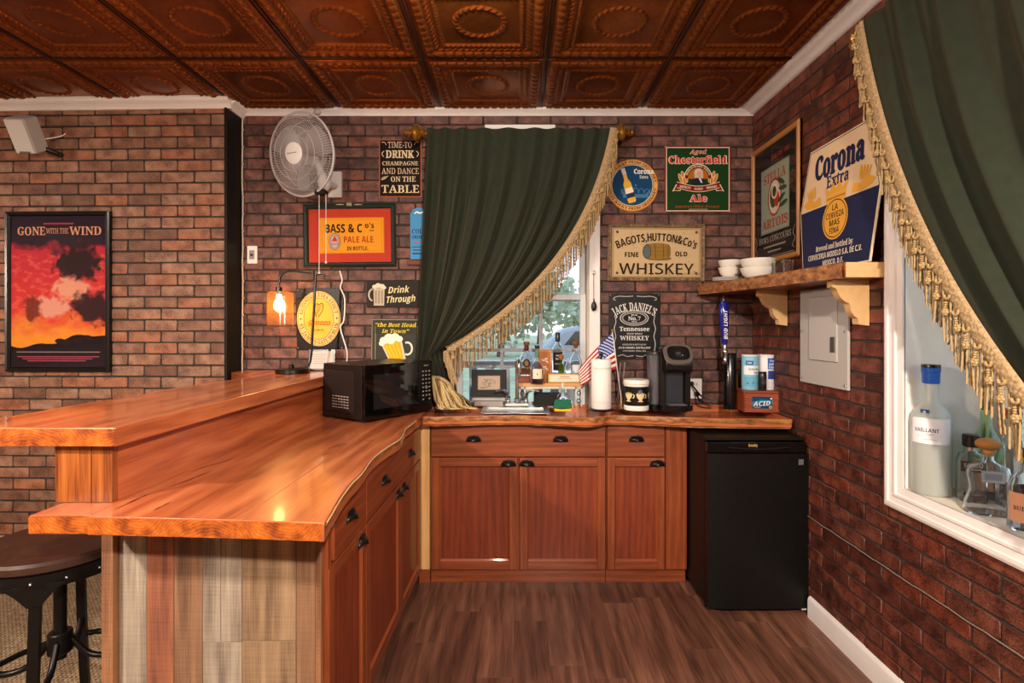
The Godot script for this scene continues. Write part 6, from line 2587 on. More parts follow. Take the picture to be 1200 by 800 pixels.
func crown_mark(p: Print, cx: float, cy: float, w: float, col: Color):
	p.rect(cx - w * 0.8, cy + 3.2, cx + w * 0.8, cy + 6.6, col)
	for k in 5:
		var x := cx + (k - 2) * w * 0.36
		p.ring(x, cy + 1.5, w * 0.20, 7.0 - absf(k - 2) * 0.8, 0.9, col, PI, TAU, 16)
	p.poly([Vector2(cx - w, cy - 5), Vector2(cx - w * 0.6, cy + 2.5), Vector2(cx + w * 0.6, cy + 2.5), Vector2(cx + w, cy - 5), Vector2(cx + w * 0.8, cy + 3.4), Vector2(cx - w * 0.8, cy + 3.4)], col)
	p.ellipse(cx, cy - 8.0, 1.2, 1.2, col)

func bottle_mark(p: Print, cx: float, cy: float, lean: float):
	var shape := [[-2.1, -19], [2.1, -19], [2.2, -9], [4.6, -4], [4.8, 17], [3.8, 19], [-3.8, 19], [-4.8, 17], [-4.6, -4], [-2.2, -9]]
	var pts := []
	for q in shape:
		pts.append(Vector2(cx, cy) + Vector2(q[0], q[1]).rotated(-lean))
	p.poly(pts, Color("d9a83a"))
	var cap := []
	for q in [[-2.4, -22.5], [2.4, -22.5], [2.3, -15], [-2.3, -15]]:
		cap.append(Vector2(cx, cy) + Vector2(q[0], q[1]).rotated(-lean))
	p.poly(cap, Color("dfe0dc"))
	var lb := []
	for q in [[-4.7, 1], [4.7, 1], [4.8, 13], [-4.8, 13]]:
		lb.append(Vector2(cx, cy) + Vector2(q[0], q[1]).rotated(-lean))
	p.poly(lb, Color("e4dcc4"))
	lb = []
	for q in [[-4.75, 7.5], [4.75, 7.5], [4.8, 13], [-4.8, 13]]:
		lb.append(Vector2(cx, cy) + Vector2(q[0], q[1]).rotated(-lean))
	p.poly(lb, Color("1d2c50"))

# four mitred mouldings round a picture of size w x h
func picture_frame(t: Node3D, w: float, h: float, fw: float, fd: float, m: Material, basis := Basis.IDENTITY, z := 0.0):
	var prof := [[0.0, 0.0], [0.0, 0.7], [0.25, 1.0], [0.55, 0.8], [0.8, 0.85], [1.0, 0.45], [1.0, 0.0]]
	for k in 4:
		var b := B.new()
		var a := PI / 2 * k
		var half := (w if k % 2 == 0 else h) / 2
		var off := (h if k % 2 == 0 else w) / 2
		var rows := [[], []]
		for q in prof:
			var i: float = q[0] * fw
			rows[0].append(Vector3(-half + i, off - i, q[1] * fd))
			rows[1].append(Vector3(half - i, off - i, q[1] * fd))
		b.xf = Transform3D(Basis(Vector3(0, 0, 1), a), Vector3.ZERO)
		for j in prof.size() - 1:
			var n: Vector3 = (rows[1][j] - rows[0][j]).cross(rows[0][j + 1] - rows[0][j]).normalized()
			if n.z < -1e-4 or (absf(n.z) < 1e-4 and (n.y < 0) == (j == 0)):
				n = -n
			b.quad(rows[0][j], rows[1][j], rows[1][j + 1], rows[0][j + 1], Vector2(0, 0), Vector2(0.3, 0), Vector2(0.3, 0.02), Vector2(0, 0.02), n)
		put(t, "frame_side", b, m, Transform3D(basis, Vector3(0, 0, z * 0.2)))

func make_poster():
	var c := LEFT_EDGE + Vector3(-cos(TURN), 0, -sin(TURN)) * 0.98
	# centre of the poster on the wall behind the bar
	var mid := at(70.3, 341.7, 3.098)
	var t := thing("framed_poster", "tall film poster with red sunset sky in a black frame", "poster", mid, "", -TURN)
	t.position = Vector3(mid.x, mid.y, -3.094)
	var w := 0.622
	var h := 0.934
	var b := B.new()
	b.box(Vector3(-w / 2, -h / 2, -0.012), Vector3(w / 2, h / 2, 0.004), 0.0, 0)
	put(t, "backing", b, M.black_matte)
	picture_frame(t, w, h, 0.026, 0.024, M.black)
	# the printed sheet: a sunset in bands, dusk clouds, hills and trees
	var iw := 256
	var ih := 384
	var d := PackedByteArray()
	d.resize(iw * ih * 3)
	var n1 := noise(501, 0.012, 4)
	var n2 := noise(502, 0.03, 4)
	var k := 0
	for y in ih:
		for x in iw:
			var v := float(y) / ih
			var u := float(x) / iw
			var wob := n1.get_noise_2d(x, y * 1.5) * 0.10
			var vv := v + wob
			var col: Color
			if vv < 0.17:
				col = Color("2a1f2c")
			elif vv < 0.24:
				col = Color("2a1f2c").lerp(Color("a8283a"), (vv - 0.17) / 0.07)
			elif vv < 0.62:
				col = Color("b52c3c").lerp(Color("c83a34"), (vv - 0.24) / 0.38)
			elif vv < 0.78:
				col = Color("c83a34").lerp(Color("dd8a2e"), (vv - 0.62) / 0.16)
			else:
				col = Color("dd8a2e")
			col = col.lerp(Color("e0705a"), clampf(n2.get_noise_2d(x, y * 2.0) * 1.3, 0, 0.5) * (1.0 if v > 0.25 and v < 0.8 else 0.0))
			# dark cloud bank and pale cloud, in place of figures
			var cl := Vector2((u - 0.70) / 0.27, (v - 0.31) / 0.13).length() + n2.get_noise_2d(x + 90, y) * 0.5
			if cl < 1.0:
				col = col.lerp(Color("2a1a20"), clampf((1.0 - cl) * 3.0, 0, 1))
			var pc := Vector2((u - 0.62) / 0.20, (v - 0.48) / 0.09).length() + n2.get_noise_2d(x, y + 140) * 0.5
			if pc < 1.0:
				col = col.lerp(Color("d99c80"), clampf((1.0 - pc) * 2.5, 0, 0.9))
			var pc2 := Vector2((u - 0.40) / 0.24, (v - 0.60) / 0.075).length() + n2.get_noise_2d(x + 40, y + 240) * 0.5
			if pc2 < 1.0:
				col = col.lerp(Color("d59a84"), clampf((1.0 - pc2) * 2.5, 0, 0.9))
			var dk := Vector2((u - 0.86) / 0.24, (v - 0.60) / 0.12).length() + n2.get_noise_2d(x + 300, y) * 0.5
			if dk < 1.0:
				col = col.lerp(Color("2c1c22"), clampf((1.0 - dk) * 2.5, 0, 0.95))
			var br := Vector2((u - 0.22) / 0.11, (v - 0.60) / 0.10).length() + n2.get_noise_2d(x + 500, y) * 0.5
			if br < 1.0:
				col = col.lerp(Color("6d2b22"), clampf((1.0 - br) * 2.5, 0, 0.9))
			# hills
			var hill := 0.835 + 0.025 * sin(u * 5.0 + 1.0) + 0.01 * sin(u * 17.0) - 0.03 * smoothstep(0.5, 0.8, u)
			if v > hill:
				col = Color("1d1518").lerp(Color("251c22"), clampf((v - hill) * 6.0, 0, 1))
			d[k] = int(col.r * 255)
			d[k + 1] = int(col.g * 255)
			d[k + 2] = int(col.b * 255)
			k += 3
	var pm := StandardMaterial3D.new()
	pm.albedo_texture = tex(iw, ih, d)
	pm.roughness = 0.6
	pm.metallic_specular = 0.12
	b = B.new()
	var sw := w / 2 - 0.024
	var sh := h / 2 - 0.024
	b.quad(Vector3(-sw, sh, 0.0046), Vector3(sw, sh, 0.0046), Vector3(sw, -sh, 0.0046), Vector3(-sw, -sh, 0.0046), Vector2(0, 0), Vector2(1, 0), Vector2(1, 1), Vector2(0, 1), Vector3(0, 0, 1))
	put(t, "sheet", b, pm)
	var p := Print.new()
	p.start(self, w, h, 0.005)
	var sand := Color("d59a78")
	p.text("GONE", 29.5, 22.5, 9.6, sand, {"font": "serif", "bold": true, "w": 33.0})
	p.text("WITH THE", 60.5, 22.5, 6.0, sand, {"font": "serif", "w": 27.0})
	p.text("WIND", 94, 22.5, 9.6, sand, {"font": "serif", "bold": true, "w": 38.0})
	p.rect(44, 13.2, 80, 14.8, Color("a03d40"))
	for q in [[85, 150], [96, 147], [64, 151], [70, 152]]:
		p.rect(q[0] - 0.4, q[1] + 1, q[0] + 0.4, q[1] + 8, Color("1d1518"))
		p.ellipse(q[0], q[1], 6.0, 3.0, Color("1d1518"))
		p.ellipse(q[0] + 3, q[1] + 1.5, 4.0, 2.2, Color("1d1518"))
	p.rect(12, 163.5, 112, 164.3, Color("9a8a90"))
	for r in 3:
		p.rect(13 + r * 6, 168.8 + r * 2.4, 111 - r * 8, 169.8 + r * 2.4, Color("a8485a"))
	p.done(t, Transform3D(Basis.IDENTITY, Vector3(0, 0, 0.0046)), "title_lettering", "printed_trees")
	b = B.new()
	b.box(Vector3(-sw, -sh, 0.0085), Vector3(sw, sh, 0.0100))
	put(t, "glass_pane", b, M.pic_glass)

func make_right_signs():
	var side := Basis(Vector3(0, 0, 1), Vector3.UP, Vector3.LEFT)
	# bar mirror with a printed label, thin oak frame
	var y0 := 1.778
	var y1 := 2.468
	var d0 := 2.662
	var d1 := 3.205
	var w := d1 - d0
	var h := y1 - y0
	var t := thing("bar_mirror", "narrow oak-framed black bar mirror with a green and red label", "mirror", Vector3(RIGHT - 0.0065, (y0 + y1) / 2, -(d0 + d1) / 2))
	t.basis = side
	var b := B.new()
	b.box(Vector3(-w / 2, -h / 2, 0), Vector3(w / 2, h / 2, 0.010))
	put(t, "backing", b, hexmat("0e0b0a", 0.15))
	picture_frame(t, w, h, 0.030, 0.022, M.oak)
	var p := Print.new()
	p.start(self, w, h, 0.001)
	var red := Color("a33424")
	p.rect(115, 150, 435, 520, Color("7e8a7a"))
	p.rect(125, 160, 425, 510, Color("8f9a88"))
	p.ellipse(275, 330, 78, 105, red)
	p.ellipse(275, 330, 66, 92, Color("c9c4b4"))
	p.ellipse(262, 325, 40, 62, Color("31452f"))
	p.ellipse(300, 345, 30, 44, Color("b23a28"))
	p.ring(275, 300, 34, 40, 10, Color("d8d2c2"))
	for q in [[350, 260, 0.5], [368, 300, 0.1], [352, 350, -0.4], [375, 385, -0.2]]:
		p.ellipse(q[0], q[1], 44, 13, Color("2f4a30"), q[2])
	p.text("STELLA", 275, 212, 52, red, {"font": "serif", "bold": true, "w": 250.0})
	p.text("ARTOIS", 275, 470, 50, red, {"font": "serif", "bold": true, "w": 290.0})
	for q in [[240, 300], [312, 372], [386, 440]]:
		p.rect(q[0], 92, q[1], 118, Color("6c2a20"))
	p.text("HORS CONCOURS", 275, 556, 32, Color("a8a294"), {"font": "serif", "w": 360.0})
	p.rect(150, 593, 400, 603, Color("8a8478"))
	p.rect(200, 622, 350, 631, Color("8a8478"))
	for sx in [-1, 1]:
		p.stroke(curve([Vector2(272 + sx * 225, 520), Vector2(272 + sx * 205, 560), Vector2(272 + sx * 225, 590), Vector2(272 + sx * 200, 620), Vector2(272 + sx * 215, 640)], 5), 5.0, Color("8a8478"))
	p.stroke([Vector2(60, 655), Vector2(480, 655)], 3.0, Color("8a8478"))
	p.done(t, Transform3D(Basis.IDENTITY, Vector3(0, 0, 0.010)))
	b = B.new()
	b.box(Vector3(-w / 2 + 0.03, -h / 2 + 0.03, 0.0145), Vector3(w / 2 - 0.03, h / 2 - 0.03, 0.016))
	put(t, "glass_pane", b, M.pic_glass)

	# six-sided beer sign leaning on the wall, standing on the shelf
	var s := thing("six_sided_beer_sign", "six-sided cream and navy beer tin sign leaning on the wall above the shelf", "sign", Vector3(1.383, 1.6765, -2.315))
	var lean := side * Basis(Vector3.RIGHT, -0.045)
	var W := 0.290
	var hex := [Vector2(-0.243, 0.0), Vector2(0.245, 0.0), Vector2(W, 0.292), Vector2(0.214, 0.578), Vector2(-0.222, 0.578), Vector2(-W, 0.292)]
	b = B.new()
	b.prism(hex, 0, 0.006, 0.002)
	put(s, "plate", b, hexmat("d8c6a4", 0.45), Transform3D(lean, Vector3.ZERO))
	p = Print.new()
	p.start(self, 0.586, 0.578, 0.001)
	var navy := Color("252846")
	var inset := func(pts: Array, k: float) -> Array:
		var o := []
		for q in pts:
			o.append(Vector2(293 + q.x * 1000 * k, 289 - (q.y - 0.289) * 1000 * k))
		return o
	p.poly(inset.call(hex, 0.975), navy)
	p.poly(inset.call(hex, 0.96), Color("cfb493"))
	# navy lower field
	p.poly([Vector2(13, 286), Vector2(573, 286), Vector2(530, 568), Vector2(58, 568)], navy)
	# lettering
	p.text("Corona", 300, 100, 104, navy, {"font": "serif", "bold": true, "w": 350.0, "fat": 1.4})
	p.text("Extra", 300, 186, 52, navy, {"font": "serif", "bold": true, "w": 160.0, "fat": 0.8})
	# crown between two griffins
	var gold := Color("d19a3c")
	p.rect(222, 252, 366, 282, gold)
	p.poly([Vector2(222, 250), Vector2(206, 205), Vector2(250, 232), Vector2(270, 198), Vector2(294, 228), Vector2(318, 198), Vector2(338, 232), Vector2(382, 205), Vector2(366, 250)], gold)
	p.stroke([Vector2(226, 266), Vector2(362, 266)], 4.0, Color("6a4a22"))
	p.ellipse(294, 196, 9, 9, gold)
	for sx in [-1, 1]:
		p.poly([Vector2(294 + sx * 110, 276), Vector2(294 + sx * 120, 236), Vector2(294 + sx * 165, 250), Vector2(294 + sx * 205, 226), Vector2(294 + sx * 262, 250), Vector2(294 + sx * 230, 272), Vector2(294 + sx * 160, 282)], gold)
		for k in 4:
			p.ellipse(294 + sx * (165 + k * 17), 205 + k * 4, 7, 30, gold, sx * (0.1 + k * 0.14))
	# seal
	p.ellipse(296, 360, 92, 92, gold)
	p.ring(296, 360, 84, 84, 5, Color("5a3f20"))
	for k in 4:
		p.text(["LA", "CERVEZA", "MAS", "FINA"][k], 296, 310 + k * 34, 26, Color("4a3420"), {"bold": true, "w": [42.0, 130.0, 74.0, 70.0][k]})
	p.text("Brewed and bottled by", 296, 478, 24, Color("d8ccb8"), {"font": "serif", "bold": true, "w": 270.0})
	p.text("CERVECERIA MODELO S.A. DE C.V.", 296, 514, 24, Color("d8ccb8"), {"bold": true, "w": 390.0})
	p.text("MEXICO, D.F.", 296, 548, 22, Color("d8ccb8"), {"bold": true, "w": 150.0})
	p.done(s, Transform3D(lean, Vector3.ZERO) * Transform3D(Basis.IDENTITY, Vector3(0, 0.289, 0.006)))

# ---------------------------------------------------------------- shelf on the right wall
func make_shelf():
	var t := thing("live_edge_shelf", "thick live-edge wooden wall shelf on two pine corbels", "shelf")
	var y0 := 1.612
	var y1 := 1.672
	var front := curve([Vector2(1.263, 2.046), Vector2(1.245, 2.2), Vector2(1.215, 2.42), Vector2(1.185, 2.62), Vector2(1.165, 2.80), Vector2(1.125, 2.98), Vector2(1.092, 3.14), Vector2(1.10, 3.218)], 5)
	var out := [Vector2(RIGHT - 0.007, 2.046)]
	out.append_array(front)
	out.append(Vector2(RIGHT - 0.007, 3.218))
	slab(t, "slab", out, y0, y1, M.shelf_wood, 1, Vector2(-1.9, 0.2 - 1.0))
	facing(t, "live_edge", front, y0 - 0.002, y1 - 0.002, M.shelf_bark, -0.008, 0.020, 27, 0.0)
	facing(t, "sawn_end", [Vector2(1.266, 2.046), Vector2(1.35, 2.046), Vector2(RIGHT - 0.008, 2.046)], y0 + 0.001, y1 - 0.001, M.pale_plain, 0.001, 0.0, 28).position = Vector3(0, 0, 0.002)
	for d in [2.175, 2.83]:
		var b := B.new()
		var pr := []
		for q in [[0, 0], [0.150, 0], [0.150, -0.028], [0.135, -0.034], [0.128, -0.050], [0.118, -0.070], [0.098, -0.088], [0.082, -0.094], [0.078, -0.108], [0.074, -0.128], [0.060, -0.148], [0.046, -0.156], [0.044, -0.180], [0, -0.186]]:
			pr.append(Vector2(q[0], q[1]))
		b.xf = Transform3D(Basis(Vector3.LEFT, Vector3.UP, Vector3(0, 0, -1)), Vector3(RIGHT - 0.007, y0 - 0.001, -d + 0.021))
		b.prism(pr, 0, 0.042, 0.003)
		put(t, "corbel", b, M.pale_plain)
	# crockery
	var stand := func(px: float, d: float) -> Vector3: return Vector3((px - 607) / FOC * d, y1 + 0.0005, -d)
	var plate_b := B.new()
	plate_b.lathe([Vector2(0, 0), Vector2(0.045, 0), Vector2(0.05, 0.003), Vector2(0.085, 0.010), Vector2(0.087, 0.0125), Vector2(0.083, 0.0125), Vector2(0.05, 0.006), Vector2(0, 0.005)], 40)
	var pm := plate_b.mesh()
	var p0: Vector3 = stand.call(853, 3.04)
	for k in 3:
		var pl := thing("white_plate", "white plate %s of the stack under the small bowls" % ["at the bottom", "in the middle", "on top"][k], "plate", p0 + Vector3(0, 0.0078 * k, 0), "plates on the shelf")
		put(pl, "dish", pm, M.ceramic)
	var small := bowl_mesh(0.064, 0.055)
	for k in 2:
		var bo := thing("white_bowl", ["small white bowl nested in another on the plates", "small white bowl standing directly on the plates"][1 - k], "bowl", p0 + Vector3(0.012, 0.0078 * 2 + 0.0135 + 0.042 * k, 0), "bowls on the shelf")
		put(bo, "dish", small, M.ceramic)
	var big := bowl_mesh(0.090, 0.062)
	var p1: Vector3 = stand.call(888, 2.84)
	for k in 2:
		var bo := thing("white_bowl", ["larger white bowl nested on top of its twin", "larger white bowl standing directly on the shelf"][1 - k], "bowl", p1 + Vector3(0, 0.046 * k, 0), "bowls on the shelf")
		put(bo, "dish", big, M.ceramic)
	for k in 2:
		var gl := thing("shot_glass", ["cut-glass tumbler close beside the larger bowls", "cut-glass tumbler close beside the six-sided sign"][k], "glass", stand.call([913.0, 924.0][k], [2.72, 2.66][k]), "tumblers on the shelf")
		var b := B.new()
		b.lathe([Vector2(0, 0), Vector2(0.024, 0), Vector2(0.027, 0.03), Vector2(0.029, 0.085), Vector2(0.027, 0.085), Vector2(0.024, 0.012), Vector2(0, 0.010)], 10)
		put(gl, "tumbler", b, M.glass)

func bowl_mesh(r: float, h: float) -> ArrayMesh:
	var b := B.new()
	b.lathe([Vector2(0, 0), Vector2(r * 0.5, 0), Vector2(r * 0.56, 0.003), Vector2(r * 0.86, h * 0.42), Vector2(r, h), Vector2(r - 0.004, h), Vector2(r * 0.82, h * 0.46), Vector2(r * 0.5, 0.008), Vector2(0, 0.006)], 40)
	return b.mesh()

# a bottle as a glass shell with thickness; prof from the foot up
func shell(prof: Array, th := 0.0022, segs := 28, sx := 1.0, sz := 1.0) -> B:
	var b := B.new()
	var full := [Vector2(0, 0)]
	full.append_array(prof)
	var m := prof.size()
	for k in m:
		var p: Vector2 = prof[m - 1 - k]
		full.append(Vector2(maxf(p.x - th, 0.001), maxf(p.y, 0.006)) if k else Vector2(p.x - th, p.y))
	full.append(Vector2(0, 0.006))
	b.lathe(full, segs, 0.0, TAU, sx, sz)
	return b

func liquid(prof: Array, top: float, th := 0.0026, segs := 28, sx := 1.0, sz := 1.0) -> B:
	var b := B.new()
	var full := [Vector2(0, 0.0065)]
	for p in prof:
		if p.y < top:
			full.append(Vector2(maxf(p.x - th, 0.001), maxf(p.y, 0.0065)))
	var last: Vector2 = full[-1]
	full.append(Vector2(last.x, top))
	full.append(Vector2(0, top))
	b.lathe(full, segs, 0.0, TAU, sx, sz)
	return b

# a printed band round a bottle
func label_band(t: Node3D, r: float, y0: float, y1: float, span: float, col: Color, lines: Array, turn := 0.0, called := "label", sc := 0.001):
	var h := y1 - y0
	var w := span * r
	var p := Print.new()
	p.start(self, w, h, sc)
	p.bend = r
	# background in strips so that it bends
	for k in 12:
		var xa := w / sc * k / 12.0
		var xb := w / sc * (k + 1) / 12.0
		p.poly([Vector2(xa, 0), Vector2(xb, 0), Vector2(xb, h / sc), Vector2(xa, h / sc)], col)
		p.z -= 0.00012
	p.up()
	for l in lines:
		if l[0] is String:
			p.text(l[0], w / sc / 2 + (l[4].get("dx", 0.0) if l.size() > 4 else 0.0), l[1], l[2], l[3], l[4] if l.size() > 4 else {})
		else:
			p.rect(l[0], l[1], l[2], l[3], l[4])
	p.done(t, Transform3D(Basis(Vector3.UP, turn), Vector3(0, (y0 + y1) / 2, 0)), "label_lettering", called)

# ---------------------------------------------------------------- things on the counters
func on_top(px: float, d: float, y := TOP) -> Vector3:
	return Vector3((px - 607.0) / FOC * d, y + 0.0006, -d)

func make_counter_things():
	make_lamp()
	make_microwave()
	make_sink()
	make_riser()
	make_coffee()
	var b: B
	# plaque on a pale box
	var bx := thing("pale_metal_box", "low pale grey box under the small black plaque", "box", on_top(573, 3.18))
	b = B.new()
	b.box(Vector3(-0.088, 0, -0.035), Vector3(0.088, 0.034, 0.035), 0.004, 0)
	put(bx, "tray", b, flat(Color("8f8a86"), 0.4, 0.3))
	b = B.new()
	b.box(Vector3(-0.100, 0.034, -0.04), Vector3(0.100, 0.052, 0.045), 0.004, 0)
	put(bx, "lid", b, flat(Color("a39c96"), 0.45, 0.2))
	var pq := thing("black_plaque", "small black plaque with a pale engraved picture beside the sink", "plaque", on_top(573, 3.175, TOP + 0.0525))
	var ln := Transform3D(Basis(Vector3.RIGHT, -0.10), Vector3(0, 0.001, 0))
	b = B.new()
	b.box(Vector3(-0.105, 0, -0.012), Vector3(0.105, 0.162, 0.006), 0.004, 0)
	put(pq, "board", b, flat(Color("1b1a1c"), 0.5), ln)
	var p := Print.new()
	p.start(self, 0.134, 0.084, 0.001)
	p.rect(0, 0, 134, 84, Color("a89684"))
	p.border(2, 2, 132, 82, 1.5, Color("6d5c4c"))
	for q in [[40, 30, 12], [52, 24, 9], [66, 34, 14], [80, 28, 9], [58, 50, 16], [74, 56, 12], [96, 40, 10], [30, 50, 9]]:
		p.ring(q[0], q[1], q[2], q[2] * 0.8, 2.2, Color("4d4036"), q[0] * 0.1, q[0] * 0.1 + 4.6)
	p.rect(12, 68, 60, 70.5, Color("4d4036"))
	p.rect(12, 74, 44, 76, Color("4d4036"))
	p.done(pq, ln * Transform3D(Basis.IDENTITY, Vector3(0, 0.084, 0.006)))
	# dish soap with a sponge before it
	var ds := thing("dish_soap_bottle", "clear dish soap bottle behind a green and yellow sponge", "bottle", on_top(659.5, 3.02))
	var prof := [Vector2(0.030, 0), Vector2(0.034, 0.01), Vector2(0.034, 0.055), Vector2(0.024, 0.085), Vector2(0.010, 0.105), Vector2(0.008, 0.125)]
	put(ds, "bottle", shell(prof, 0.002, 24, 1.2, 0.8), M.glass)
	b = liquid(prof, 0.06, 0.0026, 24, 1.2, 0.8)
	put(ds, "soap", b, glass(Color(0.75, 0.9, 0.9), 0.15))
	b = B.new()
	b.cyl(Vector3(0, 0.125, 0), 0.006, 0.03, 12, 0.002)
	put(ds, "nozzle", b, flat(Color("cfd2d0"), 0.3))
	p = Print.new()
	p.start(self, 0.05, 0.03, 0.001)
	p.ellipse(25, 15, 20, 11, Color("d8dde2"))
	p.ellipse(25, 15, 12, 6, Color("5f86b8"))
	p.done(ds, Transform3D(Basis.IDENTITY, Vector3(0, 0.068, 0.0262)), "label", "label")
	var sg := thing("kitchen_sponge", "green and yellow kitchen sponge standing against the soap bottle", "sponge", on_top(659.5, 2.965))
	b = B.new()
	b.prism([Vector2(-0.050, 0.018), Vector2(0.050, 0.018), Vector2(0.049, 0.045), Vector2(0.043, 0.066), Vector2(-0.043, 0.066), Vector2(-0.049, 0.045)], -0.012, 0.012, 0.004)
	put(sg, "scourer", b, tri_mat(speckle_tex(64, 151, Color("0b4a34"), Color("126046"), Color("1c7a5a"), 0.1, 0.4), 12.0, 0.9, 0.0))
	b = B.new()
	b.prism([Vector2(-0.046, 0.0), Vector2(0.046, 0.0), Vector2(0.050, 0.018), Vector2(0.0, 0.012), Vector2(-0.050, 0.018)], -0.012, 0.012, 0.003)
	put(sg, "foam", b, hexmat("d8b02a", 0.9))
	# paper towel
	var pt := thing("paper_towel_roll", "white paper towel roll on an upright black holder", "paper towel", on_top(704.5, 3.01))
	b = B.new()
	b.lathe([Vector2(0, 0), Vector2(0.072, 0), Vector2(0.076, 0.004), Vector2(0.070, 0.010), Vector2(0, 0.010)], 32)
	b.cyl(Vector3(0, 0.01, 0), 0.006, 0.30, 10)
	b.ball(Vector3(0, 0.318, 0), Vector3(0.011, 0.014, 0.011), 12, 8)
	put(pt, "holder", b, M.black)
	b = B.new()
	b.lathe([Vector2(0.020, 0.012), Vector2(0.055, 0.012), Vector2(0.0565, 0.014), Vector2(0.0565, 0.288), Vector2(0.055, 0.290), Vector2(0.020, 0.290), Vector2(0.020, 0.012)], 40)
	put(pt, "roll", b, M.paper)
	for y in [0.05, 0.24]:
		label_band(pt, 0.0567, y - 0.006, y + 0.006, 2.2, Color("cfd0c6"), [[4, 3, 20, 6, Color("b4b8a8")], [30, 4, 52, 8, Color("b4b8a8")], [70, 2, 96, 6, Color("b4b8a8")]], 0.2, "printed_motif")
	make_flag()
	# stirring rods in a small glass
	var gl := thing("small_glass", "small clear glass holding two steel rods behind the canister", "glass", on_top(725.5, 3.10))
	b = B.new()
	b.lathe([Vector2(0, 0), Vector2(0.028, 0), Vector2(0.030, 0.03), Vector2(0.028, 0.03), Vector2(0.026, 0.004), Vector2(0, 0.004)], 20)
	put(gl, "cup", b, M.glass)
	for k in 2:
		var rd := thing("steel_rod", ["slim steel rod upright beside the flag stick", "slim steel rod upright beside the canister"][k], "rod", on_top(725.5, 3.10) + Vector3(0, 0.0045, 0), "steel rods")
		b = B.new()
		b.tube([Vector3(-0.008 + 0.016 * k, 0, 0.0), Vector3(0.008 + 0.026 * k, 0.262, 0.0)], 0.0035, 8)
		put(rd, "rod", b, M.steel)
	# black canister with cups painted on it
	var cn := thing("black_canister", "black and cream ceramic canister with painted coffee cups", "canister", on_top(745.5, 3.02))
	b = B.new()
	b.lathe([Vector2(0, 0), Vector2(0.066, 0), Vector2(0.070, 0.006), Vector2(0.070, 0.022), Vector2(0.070, 0.145), Vector2(0.066, 0.148), Vector2(0, 0.148)], 40)
	put(cn, "body", b, flat(Color("15110f"), 0.22))
	b = B.new()
	b.lathe([Vector2(0.0704, 0.004), Vector2(0.0706, 0.006), Vector2(0.0706, 0.030), Vector2(0.0702, 0.031)], 40)
	put(cn, "cream_foot", b, M.ceramic)
	b = B.new()
	b.lathe([Vector2(0, 0.148), Vector2(0.070, 0.148), Vector2(0.0735, 0.152), Vector2(0.0735, 0.166), Vector2(0.070, 0.174), Vector2(0.04, 0.178), Vector2(0, 0.179)], 40)
	b.lathe([Vector2(0.0702, 0.138), Vector2(0.0712, 0.139), Vector2(0.0712, 0.149)], 40)
	put(cn, "lid", b, M.ceramic)
	for sp in [[0.12, 0], [-0.85, 1], [1.25, 1]]:
		p = Print.new()
		p.start(self, 0.084, 0.084, 0.0014)
		p.bend = 0.0706
		for k in 8:
			var xa := 14 + 4 * k
			p.poly([Vector2(xa, 16), Vector2(xa + 4, 16), Vector2(xa + 4, 16 + 26 * sqrt(maxf(0.02, 1.0 - pow((xa + 4 - 30) / 17.0, 2)))), Vector2(xa, 16 + 26 * sqrt(maxf(0.02, 1.0 - pow((xa - 30) / 17.0, 2))))], Color("d3bf92"))
		p.rect(24, 41, 36, 46, Color("d3bf92"))
		p.rect(20, 46, 40, 50, Color("d3bf92"))
		p.ellipse(30, 16, 14, 4, Color("8d7a58"))
		if sp[1] == 0:
			p.ellipse(30, 9, 8, 8, Color("4b5b80"))
			p.ellipse(25, 11, 5, 5, Color("5a6b90"))
		p.ring(48, 27, 8, 9, 3.5, Color("d3bf92"), -1.4, 1.6)
		p.done(cn, Transform3D(Basis(Vector3.UP, sp[0]), Vector3(0, 0.082, 0)), "painted_cup", "painted_cup")
	# tap handle on a black tower
	var tw := thing("beer_tower", "slim black beer tower standing in the counter corner", "beer tower", on_top(855, 3.07))
	b = B.new()
	b.lathe([Vector2(0, 0), Vector2(0.040, 0), Vector2(0.040, 0.006), Vector2(0.035, 0.010), Vector2(0.035, 0.318), Vector2(0.033, 0.322), Vector2(0, 0.322)], 32)
	put(tw, "column", b, flat(Color("0d0c0d"), 0.15))
	b = B.new()
	b.lathe([Vector2(0, 0), Vector2(0.016, 0), Vector2(0.018, 0.004), Vector2(0.012, 0.012), Vector2(0.012, 0.05), Vector2(0.016, 0.06), Vector2(0.016, 0.075), Vector2(0.010, 0.085), Vector2(0.010, 0.11), Vector2(0, 0.11)], 20)
	put(tw, "faucet", b, M.chrome, Transform3D(Basis.IDENTITY, Vector3(-0.040, 0.262, 0.035)))
	b = B.new()
	b.tube([Vector3(-0.036, 0.29, 0.03), Vector3(-0.01, 0.29, 0.01)], 0.010, 10)
	put(tw, "shank", b, M.chrome)
	var hd := Node3D.new()
	hd.name = "tap_handle"
	tw.add_child(hd)
	hd.position = Vector3(-0.041, 0.372, 0.035)
	hd.rotation.z = 0.03
	b = B.new()
	b.lathe([Vector2(0, 0), Vector2(0.014, 0), Vector2(0.016, 0.02), Vector2(0.024, 0.10), Vector2(0.029, 0.17), Vector2(0.028, 0.215), Vector2(0.018, 0.245), Vector2(0.010, 0.25), Vector2(0, 0.25)], 12, 0, TAU, 1.0, 0.7)
	put(hd, "grip", b, flat(Color("15207c"), 0.15))
	b = B.new()
	b.lathe([Vector2(0, 0.25), Vector2(0.010, 0.25), Vector2(0.008, 0.265), Vector2(0.003, 0.282), Vector2(0, 0.283)], 12)
	put(hd, "tip", b, M.chrome)
	p = Print.new()
	p.start(self, 0.04, 0.22, 0.001)
	p.text("BUD LIGHT", 20, 110, 20, Color("e2e4ea"), {"bold": true, "rot": -PI / 2, "w": 165.0, "skew": 0.2})
